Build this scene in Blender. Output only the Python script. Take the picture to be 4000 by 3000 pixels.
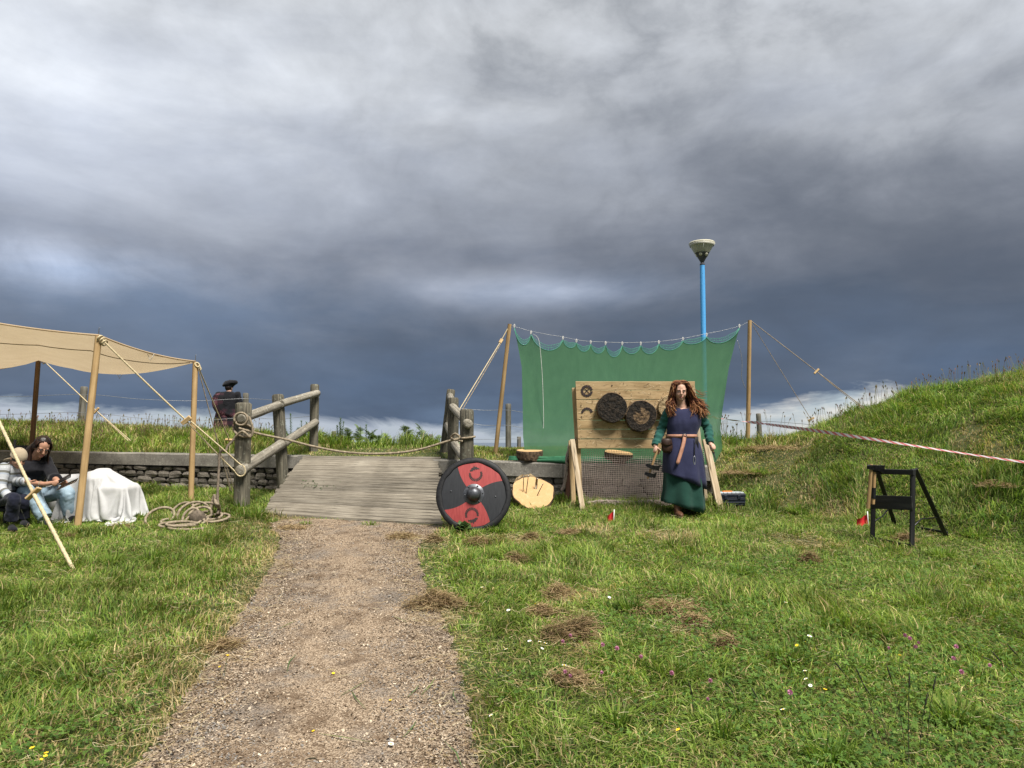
import bpy, bmesh, math, random
import numpy as np
from mathutils import Vector, Matrix, Quaternion, noise as mnoise

for o in list(bpy.data.objects):
    bpy.data.objects.remove(o, do_unlink=True)
scene = bpy.context.scene
COL = scene.collection
random.seed(7)
RNG = np.random.default_rng(11)
R = math.radians

# ------------------------------------------------------------------ camera
CAMZ, F, UC, VC, HOR = 1.65, 1580.0, 1106.0, 829.5, 955.0
PITCH = math.atan((HOR - VC) / F)
cam_data = bpy.data.cameras.new('camera')
cam_data.sensor_width = 36.0
cam_data.lens = 36.0 * F / 2212.0
cam_data.clip_start = 0.05
cam_data.clip_end = 20000
cam = bpy.data.objects.new('camera', cam_data)
cam.location = (0, 0, CAMZ)
cam.rotation_euler = (R(90) + PITCH, 0, 0)
COL.objects.link(cam)
scene.camera = cam

# ------------------------------------------------------------------ sky
SUN_DIR = Vector((0.32, -0.42, 0.85)).normalized()      # towards the sun
world = bpy.data.worlds.new('World')
scene.world = world
world.use_nodes = True
wn, wl = world.node_tree.nodes, world.node_tree.links
wn.clear()

def N(kind, tree=None, **kw):
    n = (tree or wn).new(kind)
    for k, v in kw.items():
        if k.startswith('i_'):
            key = k[2:]
            key = int(key) if key.isdigit() else key
            n.inputs[key].default_value = v
        else:
            setattr(n, k, v)
    return n

def wmath(op, a, b=None, clamp=False):
    n = wn.new('ShaderNodeMath'); n.operation = op; n.use_clamp = clamp
    for i, x in enumerate((a, b)):
        if x is None: continue
        if isinstance(x, (int, float)): n.inputs[i].default_value = x
        else: wl.new(x, n.inputs[i])
    return n.outputs[0]

def wramp(fac, stops, interp='EASE'):
    n = wn.new('ShaderNodeValToRGB'); cr = n.color_ramp; cr.interpolation = interp
    while len(cr.elements) < len(stops): cr.elements.new(0.5)
    for e, (p, c) in zip(cr.elements, stops):
        e.position = p
        e.color = (c, c, c, 1) if isinstance(c, (int, float)) else (*c, 1)
    wl.new(fac, n.inputs[0])
    return n.outputs[0]

def wnoise(vec, scale, detail=6, rough=0.55, dist=0.0):
    n = wn.new('ShaderNodeTexNoise'); n.noise_dimensions = '3D'
    n.inputs['Scale'].default_value = scale; n.inputs['Detail'].default_value = detail
    n.inputs['Roughness'].default_value = rough; n.inputs['Distortion'].default_value = dist
    wl.new(vec, n.inputs['Vector'])
    return n.outputs['Fac']

def wmix(fac, a, b, mode='MIX'):
    n = wn.new('ShaderNodeMix'); n.data_type = 'RGBA'; n.blend_type = mode
    n.clamp_result = False
    for s, x in ((0, fac), (6, a), (7, b)):
        if isinstance(x, (int, float)): n.inputs[s].default_value = x
        elif isinstance(x, tuple): n.inputs[s].default_value = (*x, 1)
        else: wl.new(x, n.inputs[s])
    return n.outputs[2]

tc = wn.new('ShaderNodeTexCoord')
nrm = wn.new('ShaderNodeVectorMath'); nrm.operation = 'NORMALIZE'
wl.new(tc.outputs['Generated'], nrm.inputs[0])
sep = wn.new('ShaderNodeSeparateXYZ'); wl.new(nrm.outputs[0], sep.inputs[0])
dx, dy, dz = sep.outputs
az = wmath('ARCTAN2', dx, dy)                       # 0 straight ahead, + to the right
el = wmath('ARCSINE', dz)
# the cloud deck seen from below: direction projected on a high sheet
den = wmath('ADD', wmath('MAXIMUM', dz, 0.0), 0.16)
cmb = wn.new('ShaderNodeCombineXYZ')
wl.new(wmath('DIVIDE', dx, den), cmb.inputs[0])
wl.new(wmath('DIVIDE', dy, den), cmb.inputs[1])
cvec = cmb.outputs[0]
cmb2 = wn.new('ShaderNodeCombineXYZ')               # stretched along the horizon
wl.new(az, cmb2.inputs[0]); wl.new(wmath('MULTIPLY', el, 3.4), cmb2.inputs[1])
hvec = cmb2.outputs[0]
cmb3 = wn.new('ShaderNodeCombineXYZ')               # plain angles
wl.new(az, cmb3.inputs[0]); wl.new(wmath('MULTIPLY', el, 1.5), cmb3.inputs[1])
avec = cmb3.outputs[0]

def billow(vec, scale, detail, rough, dist):
    # puffy noise: rounded lumps with creases between them
    n = wnoise(vec, scale, detail, rough, dist)
    return wmath('MULTIPLY', wmath('ABSOLUTE', wmath('SUBTRACT', n, 0.5)), 4.0)
n_big = wnoise(cvec, 0.70, 5, 0.50, 0.15)
n_mid = wnoise(hvec, 2.6, 8, 0.55, 0.25)
n_bil = billow(avec, 3.6, 9, 0.56, 0.35)
n_fine = wnoise(avec, 7.5, 10, 0.60, 0.3)

def lobe(a0, e0, wa, we):
    a = wmath('DIVIDE', wmath('SUBTRACT', az, a0), wa)
    e = wmath('DIVIDE', wmath('SUBTRACT', el, e0), we)
    s = wmath('ADD', wmath('MULTIPLY', a, a), wmath('MULTIPLY', e, e))
    return wmath('POWER', 2.718, wmath('MULTIPLY', s, -1.0))
# brightness of the cloud underside by height above the horizon
base = wramp(wmath('ADD', wmath('MULTIPLY', el, 1.25), wmath('MULTIPLY', wmath('SUBTRACT', n_mid, 0.5), 0.46)), [
    (0.00, (0.120, 0.170, 0.255)), (0.07, (0.092, 0.130, 0.200)), (0.17, (0.112, 0.146, 0.208)),
    (0.30, (0.200, 0.224, 0.276)), (0.45, (0.305, 0.330, 0.380)), (0.62, (0.465, 0.49, 0.53)), (1.0, (0.62, 0.64, 0.66))], 'LINEAR')
fac = wmath('MULTIPLY', wmath('SUBTRACT', n_big, 0.5), 1.1)
amp = wmath('MULTIPLY', wmath('ADD', el, 0.10), 1.45)
fac = wmath('ADD', fac, wmath('MULTIPLY', wmath('SUBTRACT', n_bil, 0.42), wmath('MULTIPLY', amp, 0.46)))
fac = wmath('ADD', fac, wmath('MULTIPLY', wmath('SUBTRACT', n_fine, 0.5), wmath('ADD', 0.28, wmath('MULTIPLY', amp, 0.50))))
fac = wmath('ADD', fac, wmath('MULTIPLY', lobe(-0.62, 0.36, 0.42, 0.19), 0.85))
fac = wmath('ADD', fac, wmath('MULTIPLY', lobe(-0.20, 0.44, 0.30, 0.12), 0.18))
fac = wmath('ADD', fac, wmath('MULTIPLY', lobe(0.62, 0.47, 0.25, 0.13), 0.22))
fac = wmath('ADD', fac, wmath('MULTIPLY', lobe(0.05, 0.206, 0.17, 0.022), wmath('MULTIPLY', wmath('MAXIMUM', wmath('SUBTRACT', n_mid, 0.20), 0.0), 3.4)))
fac = wmath('ADD', fac, wmath('MULTIPLY', lobe(0.45, 0.26, 0.42, 0.13), -0.17))
fac = wmath('ADD', fac, wmath('MULTIPLY', lobe(-0.64, 0.205, 0.20, 0.028), wmath('MULTIPLY', wmath('MAXIMUM', wmath('SUBTRACT', n_fine, 0.2), 0.0), 4.0)))
fac = wmath('ADD', fac, wmath('MULTIPLY', lobe(-0.45, 0.165, 0.22, 0.03), 0.25))
fac = wmath('MAXIMUM', wmath('ADD', fac, 1.0), 0.45)
cb = wn.new('ShaderNodeVectorMath'); cb.operation = 'SCALE'
wl.new(base, cb.inputs[0]); wl.new(fac, cb.inputs['Scale'])
cloud = wmix(wmath('MULTIPLY', wmath('SUBTRACT', 1.0, fac), 0.9, clamp=True), cb.outputs[0], (0.120, 0.152, 0.212))
# pale light under the ragged edge of the cloud, along the whole horizon
n_edge = wnoise(hvec, 5.5, 10, 0.64, 0.5)
edge = wmath('ADD', 0.016, wmath('MULTIPLY', wmath('SUBTRACT', n_edge, 0.5), 0.080))
edge = wmath('ADD', edge, wmath('MULTIPLY', lobe(-0.62, 0.02, 0.34, 9.0), 0.028))
edge = wmath('ADD', edge, wmath('MULTIPLY', lobe(0.52, 0.02, 0.30, 9.0), 0.046))
gap = wmath('DIVIDE', wmath('SUBTRACT', edge, el), 0.016)
gap = wmath('ADD', gap, 0.5, clamp=True)
nish = wn.new('ShaderNodeTexSky'); nish.sky_type = 'NISHITA'; nish.sun_disc = False
nish.sun_elevation = math.asin(SUN_DIR.z)
nish.sun_rotation = math.atan2(SUN_DIR.x, SUN_DIR.y)
nish.altitude = 20
ns = wn.new('ShaderNodeVectorMath'); ns.operation = 'SCALE'; ns.inputs['Scale'].default_value = 0.08
wl.new(nish.outputs[0], ns.inputs[0])
veil = wramp(wnoise(hvec, 7.0, 5, 0.55, 0.4), [(0.36, 0.0), (0.60, 0.9)])
paleness = wmix(wmath('MULTIPLY', lobe(0.46, 0.0, 0.18, 9.0), 1.0), (0.44, 0.485, 0.56), (0.84, 0.80, 0.72))
gapcol = wmix(veil, wmix(0.55, ns.outputs[0], (0.50, 0.60, 0.72)), paleness)
skycol = wmix(gap, cloud, gapcol)
bg = wn.new('ShaderNodeBackground'); bg.inputs['Strength'].default_value = 0.66
wl.new(skycol, bg.inputs[0])
wo = wn.new('ShaderNodeOutputWorld'); wl.new(bg.outputs[0], wo.inputs[0])
try:
    world.cycles.sampling_method = 'MANUAL'; world.cycles.sample_map_resolution = 512
except Exception: pass

sun_data = bpy.data.lights.new('sun', 'SUN')
sun_data.energy = 4.2
sun_data.angle = R(18)
sun_data.color = (1.0, 0.955, 0.87)
sun = bpy.data.objects.new('sun', sun_data)
sun.rotation_euler = (-SUN_DIR).to_track_quat('-Z', 'Y').to_euler()
sun.location = (0, 0, 30)
COL.objects.link(sun)

vs = scene.view_settings
vs.view_transform = 'Standard'; vs.look = 'None'; vs.exposure = 0.76; vs.gamma = 1.0
vs.use_curve_mapping = False
scene.cycles.max_bounces = 6
scene.cycles.diffuse_bounces = 3
scene.cycles.transparent_max_bounces = 12
try: scene.cycles.use_denoising = True
except Exception: pass

# ------------------------------------------------------------------ pixels to places
_c, _s = math.cos(PITCH), math.sin(PITCH)
def ray(u, v):
    xc, yc = (u - UC) / F, (VC - v) / F
    return Vector((xc, _c - yc * _s, _s + yc * _c))
def Pt(u, v, Y):
    d = ray(u, v)
    return Vector((0, 0, CAMZ)) + d * (Y / d.y)
SLOPE = 0.084
def Gd(u, v, lift=0.0):
    d = ray(u, v)
    t = (CAMZ - lift) / (SLOPE * d.y - d.z)
    return Vector((0, 0, CAMZ)) + d * t
def zof(v, Y):
    return Pt(UC, v, Y).z
def proj(p):
    q = Vector(p) - Vector((0, 0, CAMZ))
    f = q.y * _c + q.z * _s
    return UC + F * q.x / f, VC - F * (q.z * _c - q.y * _s) / f

# ------------------------------------------------------------------ value noise for numpy
_LAT = np.random.default_rng(5).random((256, 256))
def vnoise(x, y):
    x = np.asarray(x, float); y = np.asarray(y, float)
    xi = np.floor(x).astype(int); yi = np.floor(y).astype(int)
    fx = x - xi; fy = y - yi
    fx = fx * fx * (3 - 2 * fx); fy = fy * fy * (3 - 2 * fy)
    a = _LAT[xi & 255, yi & 255]; b = _LAT[(xi + 1) & 255, yi & 255]
    c = _LAT[xi & 255, (yi + 1) & 255]; d = _LAT[(xi + 1) & 255, (yi + 1) & 255]
    return (a * (1 - fx) + b * fx) * (1 - fy) + (c * (1 - fx) + d * fx) * fy
def fbm(x, y, oct=4):
    s, a, t = 0.0, 0.5, 0.0
    for i in range(oct):
        s = s + a * vnoise(np.asarray(x) * 2 ** i + 17.3 * i, np.asarray(y) * 2 ** i + 5.1 * i); t += a; a *= 0.5
    return s / t
def sstep(a, b, x):
    t = np.clip((np.asarray(x, float) - a) / (b - a), 0, 1)
    return t * t * (3 - 2 * t)

# ------------------------------------------------------------------ lie of the land
def wallY(X): return 10.45 - 0.18 * X
def copZ(X): return np.interp(X, [-12, -7, -3, 1, 2.6], [1.56, 1.50, 1.445, 1.35, 1.33])
CREST = [(-900, 915, 13.2), (-400, 908, 13.2), (0, 919, 13.2), (200, 926, 13.2), (400, 934, 13.2), (560, 943, 13.2), (650, 952, 13.2),
         (720, 960, 13.2), (900, 964, 13.2), (1000, 966, 13.2), (1100, 971, 13.2), (1300, 968, 12.8), (1480, 964, 12.4), (1545, 961, 12.2),
         (1600, 955, 12.1), (1680, 950, 12), (1740, 937, 11.8), (1800, 915, 11.6), (1880, 884, 11.5), (1960, 862, 11.5), (2050, 845, 11.5),
         (2130, 827, 11.5), (2212, 814, 11.5), (2450, 792, 11.5), (2900, 780, 11.5)]
_ca = np.array([(c[0] - UC) / F for c in CREST])
_cy = np.array([c[2] for c in CREST])
_cz = np.array([zof(c[1], c[2]) for c in CREST])
TOE = [(1500, 9.98), (1545, 9.9), (1600, 9.5), (1700, 9.15), (1850, 8.65), (2000, 8.05), (2212, 7.25), (2500, 6.4), (2900, 5.6)]
_ta = np.array([(c[0] - UC) / F for c in TOE]); _ty = np.array([c[1] for c in TOE])

def H(X, Y):
    X = np.asarray(X, float); Y = np.asarray(Y, float)
    zb = SLOPE * Y + 0.03 * (fbm(X * 0.9 + 40, Y * 0.9 + 40, 3) - 0.5)
    Ys = np.maximum(Y, 0.5)
    a = X / Ys
    yc = np.interp(a, _ca, _cy); zc = np.interp(a, _ca, _cz)
    yw = wallY(X)
    isw = sstep(2.95, 2.35, X)                      # 1 where the wall holds the bank
    toe = np.interp(a, _ta, _ty)
    y0 = isw * (yw + 0.24) + (1 - isw) * toe
    z0 = isw * (copZ(X) - 0.05) + (1 - isw) * (SLOPE * toe)
    s = np.clip((Y - y0) / np.maximum(yc - y0, 0.3), 0, 1)
    f = np.where(isw > 0.5, s ** 0.8, 0.22 * s + 0.78 * np.sin(s * np.pi / 2))
    f = np.where(s >= 1, 1, f)
    bump = 0.16 * (fbm(X * 1.1, Y * 1.1, 3) - 0.5) * np.sin(s * np.pi) * (1 + 0.8 * (X > 3))
    zm = z0 + (zc - z0) * f + bump
    over = np.maximum(Y - yc, 0)
    fall = 0.035 * np.minimum(over, 1.5) ** 2 + 0.10 * np.maximum(over - 1.5, 0) + 0.25 * np.maximum(over - 12, 0)
    zm = zm - fall
    return np.maximum(np.where(Y > y0, zm, zb), -14.0)
def Hf(x, y): return float(H(np.array([x]), np.array([y]))[0])
def gp(x, y, lift=0.0): return Vector((x, y, Hf(x, y) + lift))

# ------------------------------------------------------------------ mesh building
ORIG = {}
class MB:
    def __init__(s):
        s.v = []; s.f = []; s.uv = []; s.m = []
    def face(s, idx, uv=None, m=0):
        s.f.append(tuple(idx)); s.uv.append(uv or [(0, 0)] * len(idx)); s.m.append(m)
    def quad(s, a, b, c, d, uv=None, m=0):
        i = len(s.v); s.v += [tuple(a), tuple(b), tuple(c), tuple(d)]
        s.face((i, i + 1, i + 2, i + 3), uv, m)
    def tri(s, a, b, c, m=0, uv=None):
        i = len(s.v); s.v += [tuple(a), tuple(b), tuple(c)]
        s.face((i, i + 1, i + 2), uv, m)
    def rings(s, rings, cap=(True, True), m=0, uvs=None, closed=True, loop=False):
        n = len(rings[0]); base = len(s.v)
        for r in rings: s.v += [tuple(p) for p in r]
        L = [0.0]
        for a, b in zip(rings, rings[1:]):
            L.append(L[-1] + (Vector(b[0]) - Vector(a[0])).length)
        per = sum((Vector(rings[0][i]) - Vector(rings[0][(i + 1) % n])).length for i in range(n))
        cnt = n if closed else n - 1
        K = len(rings)
        for k in range(K if loop else K - 1):
            k2 = (k + 1) % K
            for i in range(cnt):
                j = (i + 1) % n
                u0, u1 = per * i / n, per * (i + 1) / n
                v0, v1 = L[k], (L[k2] if k2 else L[k] + 0.01)
                s.face((base + k * n + i, base + k * n + j, base + k2 * n + j, base + k2 * n + i),
                       [(u0, v0), (u1, v0), (u1, v1), (u0, v1)], m)
        if closed and not loop:
            for end, k in ((0, 0), (1, K - 1)):
                if cap[end]:
                    r = rings[k]; c = sum((Vector(p) for p in r), Vector()) / n
                    ids = [base + k * n + i for i in range(n)]
                    if end == 0: ids = ids[::-1]
                    vs_ = [s.v[i] for i in ids]
                    e1 = (Vector(vs_[0]) - c); e1 = e1.normalized() if e1.length > 1e-9 else Vector((1, 0, 0))
                    nn = Vector()
                    for q in range(n):
                        nn += (Vector(vs_[q]) - c).cross(Vector(vs_[(q + 1) % n]) - c)
                    nn = nn.normalized() if nn.length > 1e-12 else Vector((0, 0, 1))
                    e2 = nn.cross(e1)
                    s.face(ids, [((Vector(p) - c).dot(e1), (Vector(p) - c).dot(e2)) for p in vs_], m if isinstance(cap[end], bool) else cap[end])
    def tube(s, pts, rad, n=8, cap=(True, True), m=0, up=None, flat=1.0, lobes=None, twist=0.0, wob=0.0):
        pts = [Vector(p) for p in pts]; K = len(pts)
        rr = [rad] * K if isinstance(rad, (int, float)) else list(rad)
        t0 = (pts[1] - pts[0]).normalized()
        up = Vector(up) if up else (Vector((0, 0, 1)) if abs(t0.z) < 0.9 else Vector((1, 0, 0)))
        x = (up - t0 * up.dot(t0)).normalized()
        out = []; acc = 0.0; prev = t0
        for k in range(K):
            if k == 0: t = t0
            elif k == K - 1: t = (pts[k] - pts[k - 1]).normalized()
            else:
                t = (pts[k + 1] - pts[k - 1])
                t = t.normalized() if t.length > 1e-9 else prev
            q = prev.rotation_difference(t); x = q @ x; prev = t
            x = (x - t * x.dot(t)).normalized()
            y = t.cross(x)
            if k: acc += (pts[k] - pts[k - 1]).length
            tw = acc * twist
            ring = []
            for i in range(n):
                a = 2 * math.pi * i / n
                r = rr[k]
                if lobes: r *= 0.86 + 0.2 * abs(math.cos(lobes * a / 2.0))
                if wob: r *= 1 + wob * (mnoise.noise(Vector((i * 1.7, acc * 4.0, rr[k] * 100))) )
                ring.append(pts[k] + x * (math.cos(a + tw) * r) + y * (math.sin(a + tw) * r * flat))
            out.append(ring)
        s.rings(out, cap, m)
        return s
    def box(s, c, size, axes=None, m=0, bevel=0.0, uvaxis=None):
        c = Vector(c); hx, hy, hz = (d / 2 for d in size)
        ax = [Vector(a).normalized() for a in axes] if axes else [Vector((1, 0, 0)), Vector((0, 1, 0)), Vector((0, 0, 1))]
        hs = (hx, hy, hz)
        long = max(range(3), key=lambda i: hs[i]) if uvaxis is None else uvaxis
        b = min(bevel, min(hs) * 0.45)
        def put(lx, ly, lz): return c + ax[0] * lx + ax[1] * ly + ax[2] * lz
        if b <= 0:
            co = [(x, y, z) for x in (-hx, hx) for y in (-hy, hy) for z in (-hz, hz)]
            fs = [(0, 1, 3, 2), (4, 6, 7, 5), (0, 4, 5, 1), (2, 3, 7, 6), (0, 2, 6, 4), (1, 5, 7, 3)]
        else:
            co = []; fs = []
            idx = {}
            def vid(p):
                if p not in idx: idx[p] = len(co); co.append(p)
                return idx[p]
            for d in range(3):
                e, f_ = (d + 1) % 3, (d + 2) % 3
                for sg in (-1, 1):
                    q = []
                    for (i, j) in ((-1, -1), (1, -1), (1, 1), (-1, 1)):
                        p = [0, 0, 0]; p[d] = sg * hs[d]; p[e] = i * (hs[e] - b); p[f_] = j * (hs[f_] - b)
                        q.append(vid(tuple(p)))
                    fs.append(tuple(q) if sg > 0 else tuple(q[::-1]))
            for d in range(3):
                e, f_ = (d + 1) % 3, (d + 2) % 3
                for i in (-1, 1):
                    for j in (-1, 1):
                        q = []
                        for (k, w) in ((-1, 0), (1, 0), (1, 1), (-1, 1)):
                            p = [0, 0, 0]; p[d] = k * (hs[d] - b)
                            if w == 0: p[e] = i * hs[e]; p[f_] = j * (hs[f_] - b)
                            else: p[e] = i * (hs[e] - b); p[f_] = j * hs[f_]
                            q.append(vid(tuple(p)))
                        fs.append(tuple(q) if i * j > 0 else tuple(q[::-1]))
            for i in (-1, 1):
                for j in (-1, 1):
                    for k in (-1, 1):
                        q = [vid((i * hs[0], j * (hs[1] - b), k * (hs[2] - b))), vid((i * (hs[0] - b), j * hs[1], k * (hs[2] - b))), vid((i * (hs[0] - b), j * (hs[1] - b), k * hs[2]))]
                        fs.append(tuple(q) if i * j * k > 0 else tuple(q[::-1]))
        base = len(s.v)
        s.v += [tuple(put(*p)) for p in co]
        oth = [i for i in range(3) if i != long]
        for f in fs:
            uv = [(co[i][oth[0]] + co[i][oth[1]], co[i][long]) for i in f]
            s.face([base + i for i in f], uv, m)
        return s
    def ell(s, c, r, axes=None, nu=12, nv=8, m=0):
        c = Vector(c)
        ax = [Vector(a) for a in axes] if axes else [Vector((1, 0, 0)), Vector((0, 1, 0)), Vector((0, 0, 1))]
        rings = []
        for j in range(nv + 1):
            th = math.pi * (j + 0.0) / nv
            th = min(max(th, 0.02), math.pi - 0.02)
            rings.append([c + ax[0] * (r[0] * math.sin(th) * math.cos(2 * math.pi * i / nu)) + ax[1] * (r[1] * math.sin(th) * math.sin(2 * math.pi * i / nu)) - ax[2] * (r[2] * math.cos(th)) for i in range(nu)])
        s.rings(rings, (True, True), m)
        return s
    def lathe(s, c, prof, n=16, axis=(0, 0, 1), m=0, cap=(True, True)):
        c = Vector(c); az_ = Vector(axis).normalized()
        x = az_.orthogonal().normalized(); y = az_.cross(x)
        s.rings([[c + az_ * h + x * (r * math.cos(2 * math.pi * i / n)) + y * (r * math.sin(2 * math.pi * i / n)) for i in range(n)] for r, h in prof], cap, m)
        return s
    def mesh(s, name, origin=(0, 0, 0), smooth=True):
        me = bpy.data.meshes.new(name)
        ox, oy, oz = origin
        me.from_pydata([(x - ox, y - oy, z - oz) for x, y, z in s.v], [], s.f)
        ul = me.uv_layers.new(name='UVMap')
        flat = [c for f in s.uv for p in f for c in p]
        ul.data.foreach_set('uv', flat)
        me.polygons.foreach_set('material_index', s.m)
        me.polygons.foreach_set('use_smooth', [smooth] * len(s.f))
        me.update()
        return me
    def build(s, name, mat, parent=None, origin=None, smooth=True, sharp=None):
        if parent is not None: org = ORIG[parent.name]
        else: org = Vector(origin) if origin is not None else Vector((0, 0, 0))
        me = s.mesh(name, org, smooth)
        for mt in (mat if isinstance(mat, (list, tuple)) else [mat]): me.materials.append(mt)
        if sharp is not None and smooth:
            try: me.set_sharp_from_angle(angle=R(sharp))
            except Exception: pass
        return link(name, me, parent, org)

def link(name, me, parent=None, org=None, loc=None, rot=None, scale=None):
    o = bpy.data.objects.new(name, me)
    COL.objects.link(o)
    if parent is not None:
        o.parent = parent
        po = ORIG[parent.name]
        if loc is not None: o.location = Vector(loc) - po
        ORIG[o.name] = Vector(loc) if loc is not None else Vector(po)
    else:
        o.location = Vector(loc) if loc is not None else Vector(org or (0, 0, 0))
        ORIG[o.name] = Vector(o.location)
    if rot is not None: o.rotation_euler = rot
    if scale is not None: o.scale = scale
    return o
def thing(name, label, cat, loc, group=None):
    o = bpy.data.objects.new(name, None); COL.objects.link(o)
    o.empty_display_size = 0.1
    o.location = loc; ORIG[o.name] = Vector(loc)
    return tag(o, label, cat, group)
def tag(o, label, cat, group=None):
    o['label'] = label; o['category'] = cat
    if group: o['group'] = group
    return o
def structure(o): o['kind'] = 'structure'; return o
def stuff(o, label=None, cat=None):
    o['kind'] = 'stuff'
    if label: o['label'] = label
    if cat: o['category'] = cat
    return o
def copy_tree(o, loc, rz=None, sc=None, label=None):
    c = o.copy(); COL.objects.link(c); c.location = loc
    if rz is not None: c.rotation_euler = (o.rotation_euler.x, o.rotation_euler.y, rz)
    if sc is not None: c.scale = sc if not isinstance(sc, (int, float)) else (sc, sc, sc)
    ORIG[c.name] = Vector(loc)
    if label: c['label'] = label
    for ch in o.children:
        d = ch.copy(); COL.objects.link(d); d.parent = c
        for g in ch.children:
            e = g.copy(); COL.objects.link(e); e.parent = d
    return c
def sag(a, b, s, n=16):
    a, b = Vector(a), Vector(b)
    return [a.lerp(b, i / n) - Vector((0, 0, s * 4 * (i / n) * (1 - i / n))) for i in range(n + 1)]
def spline(pts, n=8, closed=False):
    P = [Vector(p) for p in pts]; out = []; K = len(P)
    rng = range(K if closed else K - 1)
    for i in rng:
        if closed: p0, p1, p2, p3 = P[i - 1], P[i], P[(i + 1) % K], P[(i + 2) % K]
        else: p0, p1, p2, p3 = P[max(i - 1, 0)], P[i], P[i + 1], P[min(i + 2, K - 1)]
        for j in range(n):
            t = j / n
            out.append(0.5 * ((2 * p1) + (p2 - p0) * t + (2 * p0 - 5 * p1 + 4 * p2 - p3) * t * t + (3 * p1 - p0 - 3 * p2 + p3) * t ** 3))
    if not closed: out.append(P[-1])
    return out
def resample(pts, step):
    pts = [Vector(p) for p in pts]
    L = [0.0]
    for a, b in zip(pts, pts[1:]): L.append(L[-1] + (b - a).length)
    n = max(2, int(L[-1] / step)); xs = np.linspace(0, L[-1], n + 1)
    A = np.array([tuple(p) for p in pts])
    return [Vector((np.interp(x, L, A[:, 0]), np.interp(x, L, A[:, 1]), np.interp(x, L, A[:, 2]))) for x in xs]
def rope(mb, pts, r, step=None, twist=None, m=0):
    pts = resample(pts, step or r * 0.9)
    mb.tube(pts, r, 9, lobes=3, twist=twist or 0.55 / r, m=m)
    return mb
def remesh(mb, voxel=0.006, smooth=3, disp=None):
    me = mb.mesh('tmp_body')
    o = bpy.data.objects.new('tmp_body', me); COL.objects.link(o)
    md = o.modifiers.new('r', 'REMESH'); md.mode = 'VOXEL'; md.voxel_size = voxel; md.use_smooth_shade = True
    if smooth:
        sm = o.modifiers.new('s', 'SMOOTH'); sm.factor = 0.5; sm.iterations = smooth
    dg = bpy.context.evaluated_depsgraph_get()
    res = bpy.data.meshes.new_from_object(o.evaluated_get(dg))
    bpy.data.objects.remove(o); bpy.data.meshes.remove(me)
    if disp is not None:
        n = len(res.vertices)
        co = np.empty(n * 3); no = np.empty(n * 3)
        res.vertices.foreach_get('co', co); res.vertices.foreach_get('normal', no)
        co = co.reshape(-1, 3); no = no.reshape(-1, 3)
        co = co + no * disp(co, no)[:, None]
        res.vertices.foreach_set('co', co.ravel()); res.update()
    return res
def place_mesh(name, me, mat, parent, origin=None):
    org = ORIG[parent.name] if parent is not None else Vector(origin)
    me.transform(Matrix.Translation(-org))
    me.name = name
    me.materials.clear()
    for mt in (mat if isinstance(mat, (list, tuple)) else [mat]): me.materials.append(mt)
    return link(name, me, parent, org)
# ------------------------------------------------------------------ materials
def newmat(name):
    m = bpy.data.materials.new(name); m.use_nodes = True
    nt = m.node_tree; nt.nodes.clear()
    out = nt.nodes.new('ShaderNodeOutputMaterial')
    return m, nt, out
def col4(c): return (*c, 1.0)
def mnode(nt, kind, **kw): return N(kind, nt.nodes, **kw)
def ramp(nt, fac, stops, interp='LINEAR'):
    n = nt.nodes.new('ShaderNodeValToRGB'); cr = n.color_ramp; cr.interpolation = interp
    while len(cr.elements) < len(stops): cr.elements.new(0.5)
    for e, (p, c) in zip(cr.elements, stops):
        e.position = p; e.color = (c, c, c, 1) if isinstance(c, (int, float)) else (*c, 1)
    nt.links.new(fac, n.inputs[0]); return n.outputs[0]
def mixc(nt, fac, a, b, mode='MIX'):
    n = nt.nodes.new('ShaderNodeMix'); n.data_type = 'RGBA'; n.blend_type = mode
    for s, x in ((0, fac), (6, a), (7, b)):
        if isinstance(x, (int, float)): n.inputs[s].default_value = x
        elif isinstance(x, tuple): n.inputs[s].default_value = col4(x)
        else: nt.links.new(x, n.inputs[s])
    return n.outputs[2]
def texnoise(nt, vec, scale, detail=5, rough=0.55, dist=0.0):
    n = nt.nodes.new('ShaderNodeTexNoise')
    n.inputs['Scale'].default_value = scale; n.inputs['Detail'].default_value = detail
    n.inputs['Roughness'].default_value = rough; n.inputs['Distortion'].default_value = dist
    if vec is not None: nt.links.new(vec, n.inputs['Vector'])
    return n.outputs['Fac']
def coords(nt, kind='Object', scale=(1, 1, 1)):
    t = nt.nodes.new('ShaderNodeTexCoord')
    m = nt.nodes.new('ShaderNodeMapping'); m.inputs['Scale'].default_value = scale
    nt.links.new(t.outputs[kind], m.inputs['Vector'])
    return m.outputs[0]
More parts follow.
